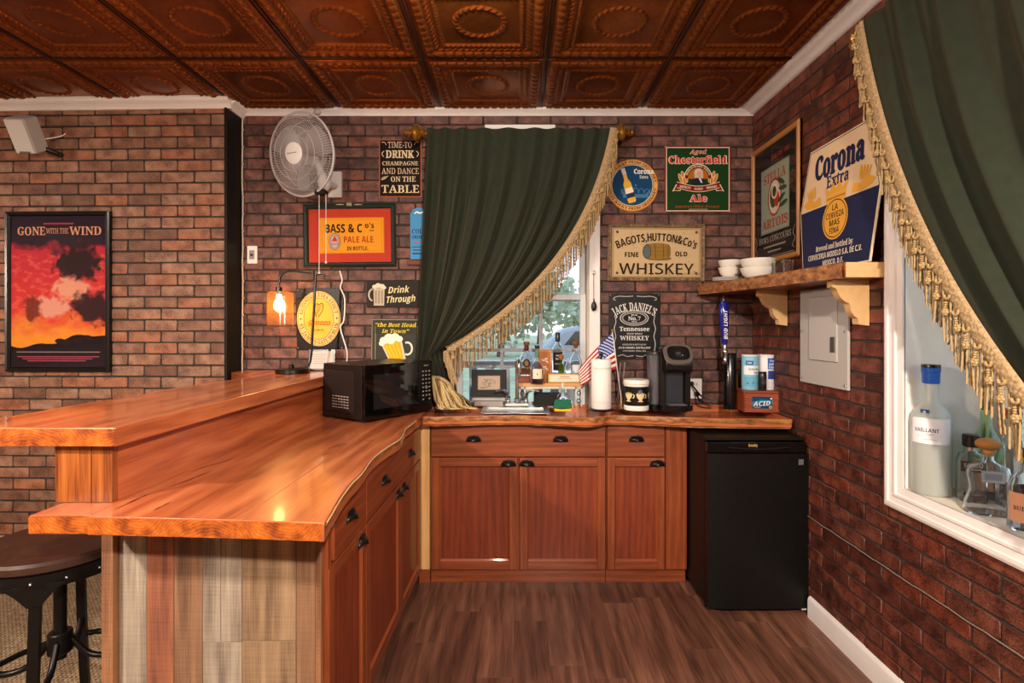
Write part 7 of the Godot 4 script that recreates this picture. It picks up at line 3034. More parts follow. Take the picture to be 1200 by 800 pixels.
	p.done(hd, Transform3D(Basis.IDENTITY, Vector3(0, 0.115, 0.0215)) * Transform3D(Basis(Vector3.RIGHT, 0.05), Vector3.ZERO))
	# cigar box with canisters on top
	var cb := thing("cigar_box", "small reddish wooden cigar box with a blue label in the corner", "cigar box", on_top(889, 2.99), "", -0.12)
	b = B.new()
	b.uvo = Vector2(0.2, 0.3)
	b.box(Vector3(-0.100, 0, -0.068), Vector3(0.100, 0.106, 0.068), 0.002, 0)
	put(cb, "case", b, M.cigar)
	b = B.new()
	b.uvo = Vector2(0.3, 0.1)
	b.box(Vector3(-0.104, 0.107, -0.072), Vector3(0.104, 0.120, 0.072), 0.002, 0)
	put(cb, "lid", b, M.cigar)
	b = B.new()
	for k in 6:
		for sx in [-1, 1]:
			b.box(Vector3(sx * 0.0965 - 0.004, 0.008 + k * 0.0165, 0.0678), Vector3(sx * 0.0965 + 0.004, 0.016 + k * 0.0165, 0.0686), 0.0, 0)
	put(cb, "finger_joints", b, flat(Color("4a1f12"), 0.6))
	p = Print.new()
	p.start(self, 0.108, 0.066, 0.001)
	p.rect(0, 0, 108, 66, Color("0f3e63"))
	p.poly([Vector2(0, 30), Vector2(50, 16), Vector2(108, 20), Vector2(108, 40), Vector2(50, 34), Vector2(0, 50)], Color("23739c"))
	p.text("ACID", 52, 38, 24, Color("d6d8c4"), {"bold": true, "skew": 0.3, "rot": -0.08, "w": 88.0})
	p.ellipse(97, 57, 8, 8, Color("c7b04a"))
	p.ellipse(97, 57, 4, 4, Color("2a2415"))
	p.ellipse(101, 10, 5, 5, Color("d6d8c4"))
	p.rect(10, 57, 44, 60, Color("b9bda0"))
	p.done(cb, Transform3D(Basis.IDENTITY, Vector3(-0.002, 0.055, 0.068)))
	var cyl := [Vector2(0, 0), Vector2(0.043, 0), Vector2(0.0445, 0.002), Vector2(0.0445, 0.183), Vector2(0.0425, 0.187), Vector2(0, 0.187)]
	var top: Vector3 = cb.position + Vector3(0, 0.1206, 0)
	var c1 := thing("sugar_canister", "light blue sugar canister with a white cap on the cigar box", "canister", top + Vector3(-0.046, 0, -0.008))
	b = B.new()
	b.lathe(cyl, 32)
	put(c1, "tub", b, hexmat("7fb6cf", 0.4))
	b = B.new()
	b.lathe([Vector2(0, 0.187), Vector2(0.044, 0.187), Vector2(0.0455, 0.189), Vector2(0.0455, 0.196), Vector2(0, 0.197)], 32)
	put(c1, "cap", b, M.white_plastic)
	label_band(c1, 0.0446, 0.086, 0.135, 2.6, Color("dfe3e4"), [["Granulated", 18, 13, Color("3a3b58"), {"bold": true, "w": 62.0, "dx": 3.0}], ["Sugar", 37, 13, Color("3a3b58"), {"bold": true, "w": 32.0, "dx": 14.0}]], 0.1, "white_cloud")
	label_band(c1, 0.0447, 0.140, 0.164, 0.9, Color("2e62a0"), [["Great", 12, 9, Color("dfe3e4"), {"bold": true, "w": 24.0}]], -0.45, "badge")
	label_band(c1, 0.0446, 0.02, 0.075, 2.2, Color("68a6c4"), [[22, 9, 72, 14, Color("24406a")], [14, 34, 24, 42, Color("3a6c98")], [44, 30, 54, 38, Color("3a6c98")], [70, 36, 80, 44, Color("3a6c98")]], 0.0, "print")
	var c2 := thing("creamer_canister", "white and royal blue creamer canister on the cigar box", "canister", top + Vector3(0.050, 0, -0.012))
	b = B.new()
	b.lathe(cyl, 32)
	put(c2, "tub", b, hexmat("d8dade", 0.4))
	b = B.new()
	b.lathe([Vector2(0, 0.187), Vector2(0.044, 0.187), Vector2(0.0455, 0.189), Vector2(0.0455, 0.196), Vector2(0, 0.197)], 32)
	put(c2, "cap", b, M.white_plastic)
	label_band(c2, 0.0446, 0.115, 0.178, 1.7, Color("2b5fb0"), [["Great", 14, 10, Color("e4e6ea"), {"bold": true, "w": 30.0, "dx": -10.0}], ["Coffee", 34, 13, Color("e4e6ea"), {"bold": true, "w": 44.0, "dx": -8.0}], ["Creamer", 51, 13, Color("e4e6ea"), {"bold": true, "w": 52.0, "dx": -6.0}]], 0.55, "blue_field")
	label_band(c2, 0.0447, 0.060, 0.108, 0.9, Color("27408c"), [[8, 6, 30, 22, Color("b5583c")]], 0.2, "cup_print")
	var c3 := thing("spice_shaker", "small black spice shaker before the two canisters", "shaker", top + Vector3(0.006, 0, 0.034))
	b = B.new()
	b.lathe([Vector2(0, 0), Vector2(0.020, 0), Vector2(0.0215, 0.003), Vector2(0.0215, 0.085), Vector2(0.020, 0.092), Vector2(0.021, 0.094), Vector2(0.021, 0.103), Vector2(0, 0.104)], 20)
	put(c3, "jar", b, flat(Color("171518"), 0.3))
	label_band(c3, 0.0216, 0.03, 0.075, 1.6, Color("2a2629"), [[9, 4, 24, 16, Color("a9a3a0")], [10, 22, 23, 40, Color("8a8582")]], 0.0)
	var yb := thing("amber_packet", "thin amber-brown panel standing behind the cigar box", "box", on_top(869, 3.13))
	b = B.new()
	b.box(Vector3(-0.03, 0, -0.012), Vector3(0.03, 0.19, 0.012), 0.003, 1)
	put(yb, "packet", b, hexmat("7c5a28", 0.4))

func make_flag():
	var t := thing("small_flag", "small American flag on a white stick leaning behind the paper towel", "flag", on_top(728, 3.09))
	var top := at(717.5, 389, 3.12) - t.position
	var foot := Vector3(0, 0.055, 0.0)
	var b := B.new()
	b.tube([foot, top], 0.0032, 8)
	put(t, "stick", b, hexmat("d8d2c6", 0.5))
	b = B.new()
	b.lathe([Vector2(0, 0), Vector2(0.016, 0), Vector2(0.012, 0.01), Vector2(0.006, 0.05), Vector2(0.008, 0.06), Vector2(0, 0.065)], 14)
	put(t, "stand", b, hexmat("b99a6a", 0.5))
	b = B.new()
	b.ball(top + Vector3(0, 0.008, 0), Vector3(0.005, 0.012, 0.005), 10, 8)
	put(t, "tip", b, M.antique_gold)
	# cloth: hoist along the stick, fly drooping to one side
	var dn := (foot - top).normalized()
	var hoist := 0.215
	var P := func(u: float, v: float) -> Vector3:
		# u along the fly, v down the hoist
		var o := top + dn * (hoist * v * (1.0 - 0.48 * u))
		var fly := Vector3(-0.80, -0.80 + 0.12 * v, 0.0).normalized() * 0.285 * u
		var drop := Vector3(0.02 * u * u * v, -0.02 * u * u, 0)
		return o + fly + drop + Vector3(0, 0, 0.018 * sin(u * 8.0 + v * 1.5) * u - 0.012 * u)
	for k in 13:
		b = B.new()
		var rows := []
		for a in 3:
			var row := []
			for c in 25:
				row.append(P.call(c / 24.0, (k + a / 2.0) / 13.0))
			rows.append(row)
		b.sheet(rows, false, true)
		put(t, "stripe", b, hexmat("a8232c" if k % 2 == 0 else "dcd8d2", 0.8))
	for side in [-1.0, 1.0]:
		b = B.new()
		var rows := []
		for a in 8:
			var row := []
			for c in 13:
				row.append((P.call(c / 12.0 * 0.42, a / 7.0 * 7.0 / 13.0) as Vector3) + Vector3(0, 0, 0.0008 * side))
			rows.append(row)
		b.sheet(rows, false, true)
		put(t, "canton", b, hexmat("26408c", 0.8))
	b = B.new()
	for r in 9:
		for c in (6 if r % 2 == 0 else 5):
			var u := (c * 2 + 1 + r % 2) / 12.0 * 0.42
			var v := (r + 1) / 10.0 * 7.0 / 13.0
			var q: Vector3 = P.call(u, v)
			var star := []
			for k in 10:
				var rad := 0.0060 if k % 2 == 0 else 0.0026
				star.append(Vector2(q.x + rad * sin(TAU * k / 10), q.y + rad * cos(TAU * k / 10)))
			b.prism(star, q.z + 0.0009, q.z + 0.0014)
	put(t, "stars", b, hexmat("e4e2de", 0.8))

func make_lamp():
	var d := 3.0
	var t := thing("desk_lamp", "black metal desk lamp with an amber glass shade glowing on the bar", "lamp", Vector3((343 - 607) / FOC * d, BAR + 0.0006, -d))
	var b := B.new()
	b.lathe([Vector2(0, 0), Vector2(0.088, 0), Vector2(0.092, 0.004), Vector2(0.092, 0.020), Vector2(0.088, 0.025), Vector2(0, 0.026)], 40)
	put(t, "base", b, M.black)
	b = B.new()
	b.cyl(Vector3(-0.004, 0.026, 0.01), 0.013, 0.026, 16, 0.002)
	put(t, "dimmer_knob", b, M.black)
	var L := func(px: float, py: float) -> Vector3: return at(px, py, d) - t.position
	b = B.new()
	b.tube(curve([Vector3(0.0, 0.033, 0), L.call(356.0, 430.0), L.call(363.0, 426.0), L.call(365.0, 415.0)], 6), 0.0055, 10)
	b.tube([L.call(365.0, 416.0), L.call(370.0, 321.0)], 0.0065, 10)
	put(t, "pole", b, M.black)
	b = B.new()
	b.tube(curve([L.call(381.0, 323.0), L.call(360.0, 320.0), L.call(340.0, 318.0), L.call(331.0, 321.0), L.call(327.5, 328.0), L.call(327.0, 338.0)], 5), 0.006, 10)
	put(t, "arm", b, M.black)
	var s: Vector3 = L.call(328.5, 342.0)
	b = B.new()
	b.cyl(s + Vector3(-0.008, -0.006, 0), 0.017, 0.034, 16, 0.003)
	b.cyl(s + Vector3(-0.008, -0.002, 0), 0.026, 0.006, 20, 0.002)
	put(t, "socket", b, M.black)
	var sh := 0.190
	b = B.new()
	b.xf = Transform3D(Basis.IDENTITY, s + Vector3(0, -sh, 0))
	b.lathe([Vector2(0.069, 0.0), Vector2(0.070, 0.004), Vector2(0.069, sh - 0.004), Vector2(0.064, sh), Vector2(0.02, sh)], 40)
	var am := StandardMaterial3D.new()
	am.albedo_color = Color(0.52, 0.33, 0.11, 0.26)
	am.roughness = 0.12
	am.transparency = BaseMaterial3D.TRANSPARENCY_ALPHA
	put(t, "lamp_shade", b, am)
	b = B.new()
	b.xf = Transform3D(Basis.IDENTITY, s + Vector3(-0.006, -0.115, 0))
	b.lathe([Vector2(0, 0), Vector2(0.012, 0.003), Vector2(0.026, 0.018), Vector2(0.031, 0.036), Vector2(0.028, 0.055), Vector2(0.016, 0.078), Vector2(0.013, 0.10), Vector2(0, 0.104)], 20)
	var gm := flat(Color(1, 0.8, 0.5), 0.3)
	gm.emission_enabled = true
	gm.emission = Color(1.0, 0.76, 0.46)
	gm.emission_energy_multiplier = 18.0
	put(t, "bulb", b, gm)
	var l := OmniLight3D.new()
	l.name = "bulb_glow"
	l.position = s + Vector3(-0.006, -0.078, 0)
	l.light_color = Color(1.0, 0.72, 0.40)
	l.light_energy = 0.12
	l.light_size = 0.03
	l.omni_range = 8.0
	l.omni_attenuation = 2.0
	l.shadow_enabled = true
	t.add_child(l)

func make_microwave():
	# turned to face the aisle
	var near := Vector3(-0.756, 0, -2.595)
	var th := deg_to_rad(35.0)
	var w := 0.47
	var xx := Vector3(sin(th), 0, -cos(th))
	var zz := xx.cross(Vector3.UP)
	var t := thing("microwave", "black countertop microwave with a glossy door standing on the peninsula", "microwave")
	t.transform = Transform3D(Basis(xx, Vector3.UP, zz), Vector3(near.x, TOP + 0.0006, near.z))
	var h := 0.285
	var dep := 0.33
	var b := B.new()
	b.box(Vector3(0, 0.010, -dep), Vector3(w, h, -0.018), 0.005, 0)
	put(t, "case", b, flat(Color("1c1614"), 0.35))
	b = B.new()
	b.box(Vector3(0, 0.010, -0.017), Vector3(w * 0.775, h, 0.006), 0.004, 0)
	put(t, "door", b, flat(Color("060606"), 0.04))
	b = B.new()
	b.box(Vector3(0.055, 0.060, 0.006), Vector3(w * 0.66, h - 0.050, 0.0066), 0.0, 0)
	put(t, "door_window", b, flat(Color("1c1b1d"), 0.03))
	b = B.new()
	b.box(Vector3(w * 0.778, 0.010, -0.017), Vector3(w, h, 0.006), 0.004, 0)
	put(t, "control_panel", b, flat(Color("0b0a0a"), 0.12))
	var p := Print.new()
	p.start(self, w * 0.222, h, 0.001)
	p.rect(30, 20, 78, 38, Color("191c14"))
	p.rect(38, 26, 50, 33, Color("86895a"))
	p.rect(56, 26, 68, 33, Color("86895a"))
	for r in 8:
		for c in 3:
			if r < 7 or c != 1:
				p.rect(24 + c * 24, 58 + r * 22, 36 + c * 24, 65 + r * 22, Color("8d8883"))
	p.ring(54, 150, 10, 10, 2.0, Color("8d8883"))
	p.done(t, Transform3D(Basis.IDENTITY, Vector3(w * 0.889, h / 2 + 0.005, 0.006)), "clock_digits", "keypad")
	# side: raised panel and louvres, on the end towards the camera
	b = B.new()
	b.box(Vector3(-0.004, 0.045, -dep + 0.02), Vector3(0.001, h - 0.035, -0.075), 0.003, 2)
	put(t, "side_panel", b, flat(Color("241d1a"), 0.35))
	for k in 5:
		for j in 6:
			b = B.new()
			b.box(Vector3(-0.0055, 0.062 + k * 0.014, -0.245 + j * 0.023), Vector3(-0.0035, 0.068 + k * 0.014, -0.228 + j * 0.023), 0.0008, 2)
			put(t, "louvre", b, flat(Color("8d8178"), 0.4))
	for x in [0.02, w - 0.02]:
		for z in [-0.03, -dep + 0.03]:
			b = B.new()
			b.cyl(Vector3(x, 0, z), 0.012, 0.012, 12)
			put(t, "foot", b, M.black_matte)

func make_sink():
	var t := thing("bar_sink", "small stainless drop-in bar sink in the wooden counter", "sink", Vector3(-0.015, TOP, 0))
	var x0 := -0.190
	var x1 := 0.190
	# rim
	var b := B.new()
	for a in [[x0, x1, 2.875, 2.948], [x0, x1, 3.080, 3.100], [x0, x0 + 0.03, 2.948, 3.080], [x1 - 0.03, x1, 2.948, 3.080]]:
		b.box(Vector3(a[0], 0.0006, -a[3]), Vector3(a[1], 0.006, -a[2]), 0.0025, 0)
	put(t, "rim", b, M.steel)
	b = B.new()
	b.box(Vector3(x0 + 0.02, 0.0006, -3.142), Vector3(x1 - 0.02, 0.005, -3.100), 0.002, 0)
	put(t, "deck", b, M.steel)
	var rows := []
	for q in [[0.0, 0.004], [0.004, -0.006], [0.010, -0.11], [0.03, -0.125]]:
		var row := []
		var i: float = q[0]
		var xa := x0 + 0.029 + i
		var xb := x1 - 0.029 - i
		var za := -3.081 + i
		var zb := -2.947 - i
		for c in [Vector2(xa, za), Vector2(xb, za), Vector2(xb, zb), Vector2(xa, zb)]:
			row.append(Vector3(c.x, q[1], c.y))
		rows.append(row)
	b = B.new()
	for r in 3:
		for k in 4:
			var k2 := (k + 1) % 4
			b.quad(rows[r][k], rows[r][k2], rows[r + 1][k2], rows[r + 1][k])
	b.quad(rows[3][0], rows[3][1], rows[3][2], rows[3][3], Vector2.ZERO, Vector2.ZERO, Vector2.ZERO, Vector2.ZERO, Vector3.UP)
	put(t, "basin", b, M.steel)
	# tap
	var f := thing("sink_faucet", "chrome gooseneck bar faucet with two lever handles", "faucet", Vector3(-0.005, TOP + 0.0055, -3.120))
	b = B.new()
	b.box(Vector3(-0.072, 0, -0.022), Vector3(0.072, 0.020, 0.022), 0.008, 0)
	put(f, "base_plate", b, flat(Color("d6d4d2"), 0.2, 0.4))
	b = B.new()
	b.cyl(Vector3(0, 0.02, 0), 0.017, 0.03, 16, 0.003)
	var pts := [Vector3(0, 0.04, 0), Vector3(0, 0.20, 0)]
	for k in 9:
		var a := PI * k / 8.0
		pts.append(Vector3(0.006 - 0.006 * cos(a), 0.235 + 0.045 * sin(a), 0.045 - 0.045 * cos(a)))
	pts.append(Vector3(0.012, 0.205, 0.09))
	b.tube(curve(pts, 3), 0.0105, 12)
	put(f, "spout", b, M.chrome)
	for sx in [-1, 1]:
		b = B.new()
		b.lathe([Vector2(0, 0), Vector2(0.015, 0), Vector2(0.017, 0.006), Vector2(0.012, 0.016), Vector2(0.012, 0.035), Vector2(0.015, 0.045), Vector2(0, 0.05)], 16)
		b.tube(curve([Vector3(0, 0.04, 0), Vector3(sx * 0.012, 0.068, 0.01), Vector3(sx * 0.040, 0.080, 0.02), Vector3(sx * 0.072, 0.074, 0.03)], 5), [0.010, 0.010, 0.009, 0.009, 0.009, 0.008, 0.008, 0.008, 0.007, 0.007, 0.007, 0.007, 0.007, 0.007, 0.007, 0.006], 10)
		put(f, "lever_handle", b, M.chrome, Transform3D(Basis.IDENTITY, Vector3(sx * 0.052, 0.018, 0)))

func make_riser():
	var d := 3.195
	var t := thing("bottle_riser", "small wooden riser shelf on white wire legs behind the faucet", "shelf riser", on_top(645, d))
	var top := EYE - (448.0 - 381.0) / FOC * d - TOP
	var b := B.new()
	b.uvo = Vector2(0.3, 0.3)
	b.box(Vector3(-0.195, top - 0.022, -0.05), Vector3(0.190, top, 0.048), 0.003, 0)
	put(t, "top_board", b, M.pale)
	b = B.new()
	for x in [-0.185, -0.155, 0.150, 0.182]:
		for z in [-0.022, 0.042]:
			b.box(Vector3(x - 0.005, 0, z - 0.005), Vector3(x + 0.005, top - 0.022, z + 0.005), 0.001, 1)
	b.box(Vector3(-0.19, top - 0.034, -0.027), Vector3(0.187, top - 0.022, -0.017), 0.001, 0)
	b.box(Vector3(-0.19, top - 0.034, 0.037), Vector3(0.187, top - 0.022, 0.047), 0.001, 0)
	put(t, "legs_frame", b, flat(Color("c9c4be"), 0.4))
	for k in 4:
		b = B.new()
		var ln := []
		for j in 17:
			ln.append(Vector3([-0.17, -0.17, 0.166, 0.166][k] + 0.012 * cos(TAU * j / 16), (top - 0.022) * (0.28 if k % 2 else 0.68) + 0.012 * sin(TAU * j / 16), 0.0485))
		b.tube(ln, 0.0022, 6, false)
		put(t, "wire_scroll", b, M.black_matte)
	var bb := thing("small_chalkboard", "small blank black board under the riser shelf", "board", on_top(640, 3.18))
	b = B.new()
	b.box(Vector3(-0.075, 0.004, -0.006), Vector3(0.085, 0.080, 0.004), 0.002, 0)
	put(bb, "slate", b, flat(Color("1a1a1b"), 0.6))
	b = B.new()
	b.box(Vector3(-0.079, 0, -0.008), Vector3(0.089, 0.006, 0.008), 0.001, 0)
	put(bb, "foot_rail", b, flat(Color("2a2624"), 0.6))
	var Y := TOP + top
	# reddish box under the squat bottle
	var rb := thing("reddish_wooden_box", "low reddish wooden box on the riser under the round bottle", "box", on_top(620, 3.21, Y))
	b = B.new()
	b.box(Vector3(-0.066, 0, -0.034), Vector3(0.062, 0.040, 0.012), 0.003, 0)
	put(rb, "case", b, M.cigar)
	# yellow-edged box
	var yb := thing("yellow_framed_box", "pale box with yellow edge lying on the riser under the clear bottles", "box", on_top(661, 3.19, Y))
	b = B.new()
	b.box(Vector3(-0.100, 0, -0.04), Vector3(0.104, 0.058, 0.035), 0.003, 0)
	put(yb, "case", b, hexmat("b08a34", 0.5))
	var p := Print.new()
	p.start(self, 0.2, 0.056, 0.001)
	p.rect(8, 6, 192, 50, Color("cfc0a0"))
	p.rect(14, 11, 186, 45, Color("d9d0c0"))
	p.rect(70, 18, 130, 22, Color("a8483c"))
	p.rect(58, 30, 142, 33, Color("9a8a78"))
	p.done(yb, Transform3D(Basis.IDENTITY, Vector3(0, 0.029, 0.035)))
	# brown box with white mark, behind
	var br := thing("brown_card_box", "upright tan card box with a white mark behind the small bottle", "box", on_top(638.5, 3.222, Y))
	b = B.new()
	b.box(Vector3(-0.036, 0, -0.02), Vector3(0.036, 0.195, 0.010), 0.002, 1)
	put(br, "carton", b, hexmat("a5673c", 0.6))
	p = Print.new()
	p.start(self, 0.08, 0.19, 0.001)
	p.border(2, 2, 78, 188, 3, Color("d0a276"))
	for q in [[30, 60, 0.4], [46, 52, -0.3], [52, 68, 0.8], [40, 100, 0.0], [50, 112, 0.6]]:
		p.ellipse(q[0], q[1], 11, 4, Color("dcd2c4"), q[2])
	p.done(br, Transform3D(Basis.IDENTITY, Vector3(0, 0.0975, 0.010)))
	# bottles
	var amber := glass(Color(0.72, 0.34, 0.10), 0.0)
	var whisk := [Vector2(0.040, 0), Vector2(0.045, 0.006), Vector2(0.047, 0.07), Vector2(0.044, 0.10), Vector2(0.030, 0.128), Vector2(0.015, 0.140), Vector2(0.013, 0.185)]
	var w := thing("round_whiskey_bottle", "round flat whiskey bottle with dark red neck on the reddish box", "bottle", on_top(617.0, 3.215, Y + 0.0406), "liquor bottles on the riser")
	put(w, "bottle", shell(whisk, 0.002, 28, 1.0, 0.6), M.glass)
	put(w, "whiskey", liquid(whisk, 0.045, 0.0026, 28, 1.0, 0.6), amber)
	b = B.new()
	b.lathe([Vector2(0.0142, 0.150), Vector2(0.0145, 0.152), Vector2(0.0140, 0.188), Vector2(0.0135, 0.189)], 20)
	put(w, "neck_wrap", b, hexmat("4d1316", 0.35))
	b = B.new()
	b.lathe([Vector2(0, 0.186), Vector2(0.0175, 0.186), Vector2(0.0185, 0.190), Vector2(0.0185, 0.200), Vector2(0.016, 0.204), Vector2(0, 0.205)], 20)
	put(w, "stopper", b, hexmat("6a4224", 0.5))
	p = Print.new()
	p.start(self, 0.05, 0.06, 0.001)
	p.ellipse(25, 30, 22, 26, Color("35261c"))
	p.ellipse(25, 30, 12, 16, Color("8a6a48"))
	p.done(w, Transform3D(Basis.IDENTITY, Vector3(0, 0.075, 0.0288)), "label", "label")
	var bz := [Vector2(0.040, 0), Vector2(0.043, 0.006), Vector2(0.043, 0.085), Vector2(0.038, 0.105), Vector2(0.018, 0.135), Vector2(0.0125, 0.150), Vector2(0.0125, 0.215)]
	w = thing("small_bourbon_bottle", "squat bourbon bottle with a cream label and green neck on the riser edge", "bottle", on_top(629.5, 3.150, Y), "liquor bottles on the riser")
	put(w, "bottle", shell(bz, 0.002), M.glass)
	put(w, "bourbon", liquid(bz, 0.03), amber)
	label_band(w, 0.0433, 0.030, 0.088, 1.35, Color("d5cdb8"), [[10, 9, 48, 13, Color("4a3c30")], [26, 26, 32, 36, Color("4a3c30")], [16, 44, 42, 46, Color("8a7c68")]])
	b = B.new()
	b.lathe([Vector2(0.0134, 0.152), Vector2(0.0137, 0.154), Vector2(0.0134, 0.200)], 16)
	put(w, "neck_wrap", b, hexmat("5f7a58", 0.4))
	b = B.new()
	b.lathe([Vector2(0, 0.205), Vector2(0.0145, 0.205), Vector2(0.0145, 0.225), Vector2(0, 0.226)], 16)
	put(w, "cap", b, M.black)
	var jd := [Vector2(0.034, 0), Vector2(0.036, 0.004), Vector2(0.036, 0.130), Vector2(0.033, 0.148), Vector2(0.016, 0.175), Vector2(0.0135, 0.190), Vector2(0.0135, 0.235)]
	w = thing("tall_whiskey_bottle", "tall clear square whiskey bottle with black label and black cap", "bottle", on_top(653.5, 3.205, Y + 0.0586), "liquor bottles on the riser")
	put(w, "bottle", shell(jd, 0.002), M.glass)
	label_band(w, 0.0363, 0.015, 0.125, 1.8, Color("161517"), [["Old", 20, 8, Color("c4c2be"), {"font": "serif", "bold": true, "w": 28.0}], ["No. 7", 40, 10, Color("c4c2be"), {"font": "serif", "bold": true, "w": 30.0}], ["WHISKEY", 70, 7, Color("c4c2be"), {"w": 42.0}], [12, 86, 52, 88, Color("8d8b88")]])
	b = B.new()
	b.lathe([Vector2(0.0142, 0.186), Vector2(0.0146, 0.188), Vector2(0.0146, 0.240), Vector2(0.013, 0.243), Vector2(0, 0.243)], 18)
	put(w, "cap", b, M.black)
	var pa := [Vector2(0.034, 0), Vector2(0.038, 0.005), Vector2(0.038, 0.055), Vector2(0.034, 0.080), Vector2(0.016, 0.115), Vector2(0.0125, 0.130), Vector2(0.0125, 0.150)]
	w = thing("tequila_bottle", "squat clear tequila bottle with a round cork on the yellow-edged box", "bottle", on_top(674.5, 3.205, Y + 0.0586), "liquor bottles on the riser")
	put(w, "bottle", shell(pa, 0.0025), M.glass)
	label_band(w, 0.0384, 0.012, 0.050, 1.2, Color("c9ced2"), [[12, 8, 34, 24, Color("7f8ea0")]])
	b = B.new()
	b.cyl(Vector3(0, 0.148, 0), 0.0115, 0.012, 14)
	b.ball(Vector3(0, 0.176, 0), Vector3(0.021, 0.019, 0.021), 16, 10)
	put(w, "cork", b, hexmat("6e4527", 0.6))
	var mi := [Vector2(0.016, 0), Vector2(0.0185, 0.004), Vector2(0.018, 0.035), Vector2(0.012, 0.055), Vector2(0.0085, 0.062), Vector2(0.0085, 0.078)]
	w = thing("miniature_green_bottle", "miniature green bottle with an orange-brown stopper before the tall bottle", "bottle", on_top(657.5, 3.165, Y + 0.0586), "liquor bottles on the riser")
	put(w, "bottle", shell(mi, 0.0018), glass(Color(0.55, 0.65, 0.25), 0.1))
	b = B.new()
	b.ball(Vector3(0, 0.096, 0), Vector3(0.017, 0.020, 0.017), 14, 8)
	put(w, "stopper", b, hexmat("8f5a35", 0.6))
	w = thing("miniature_clear_bottle", "miniature clear bottle between the tall bottle and the tequila bottle", "bottle", on_top(665.8, 3.165, Y + 0.0586), "liquor bottles on the riser")
	put(w, "bottle", shell(mi, 0.0018), M.glass)
	b = B.new()
	b.cyl(Vector3(0, 0.076, 0), 0.0095, 0.012, 12, 0.001)
	put(w, "cap", b, M.grey_plastic)

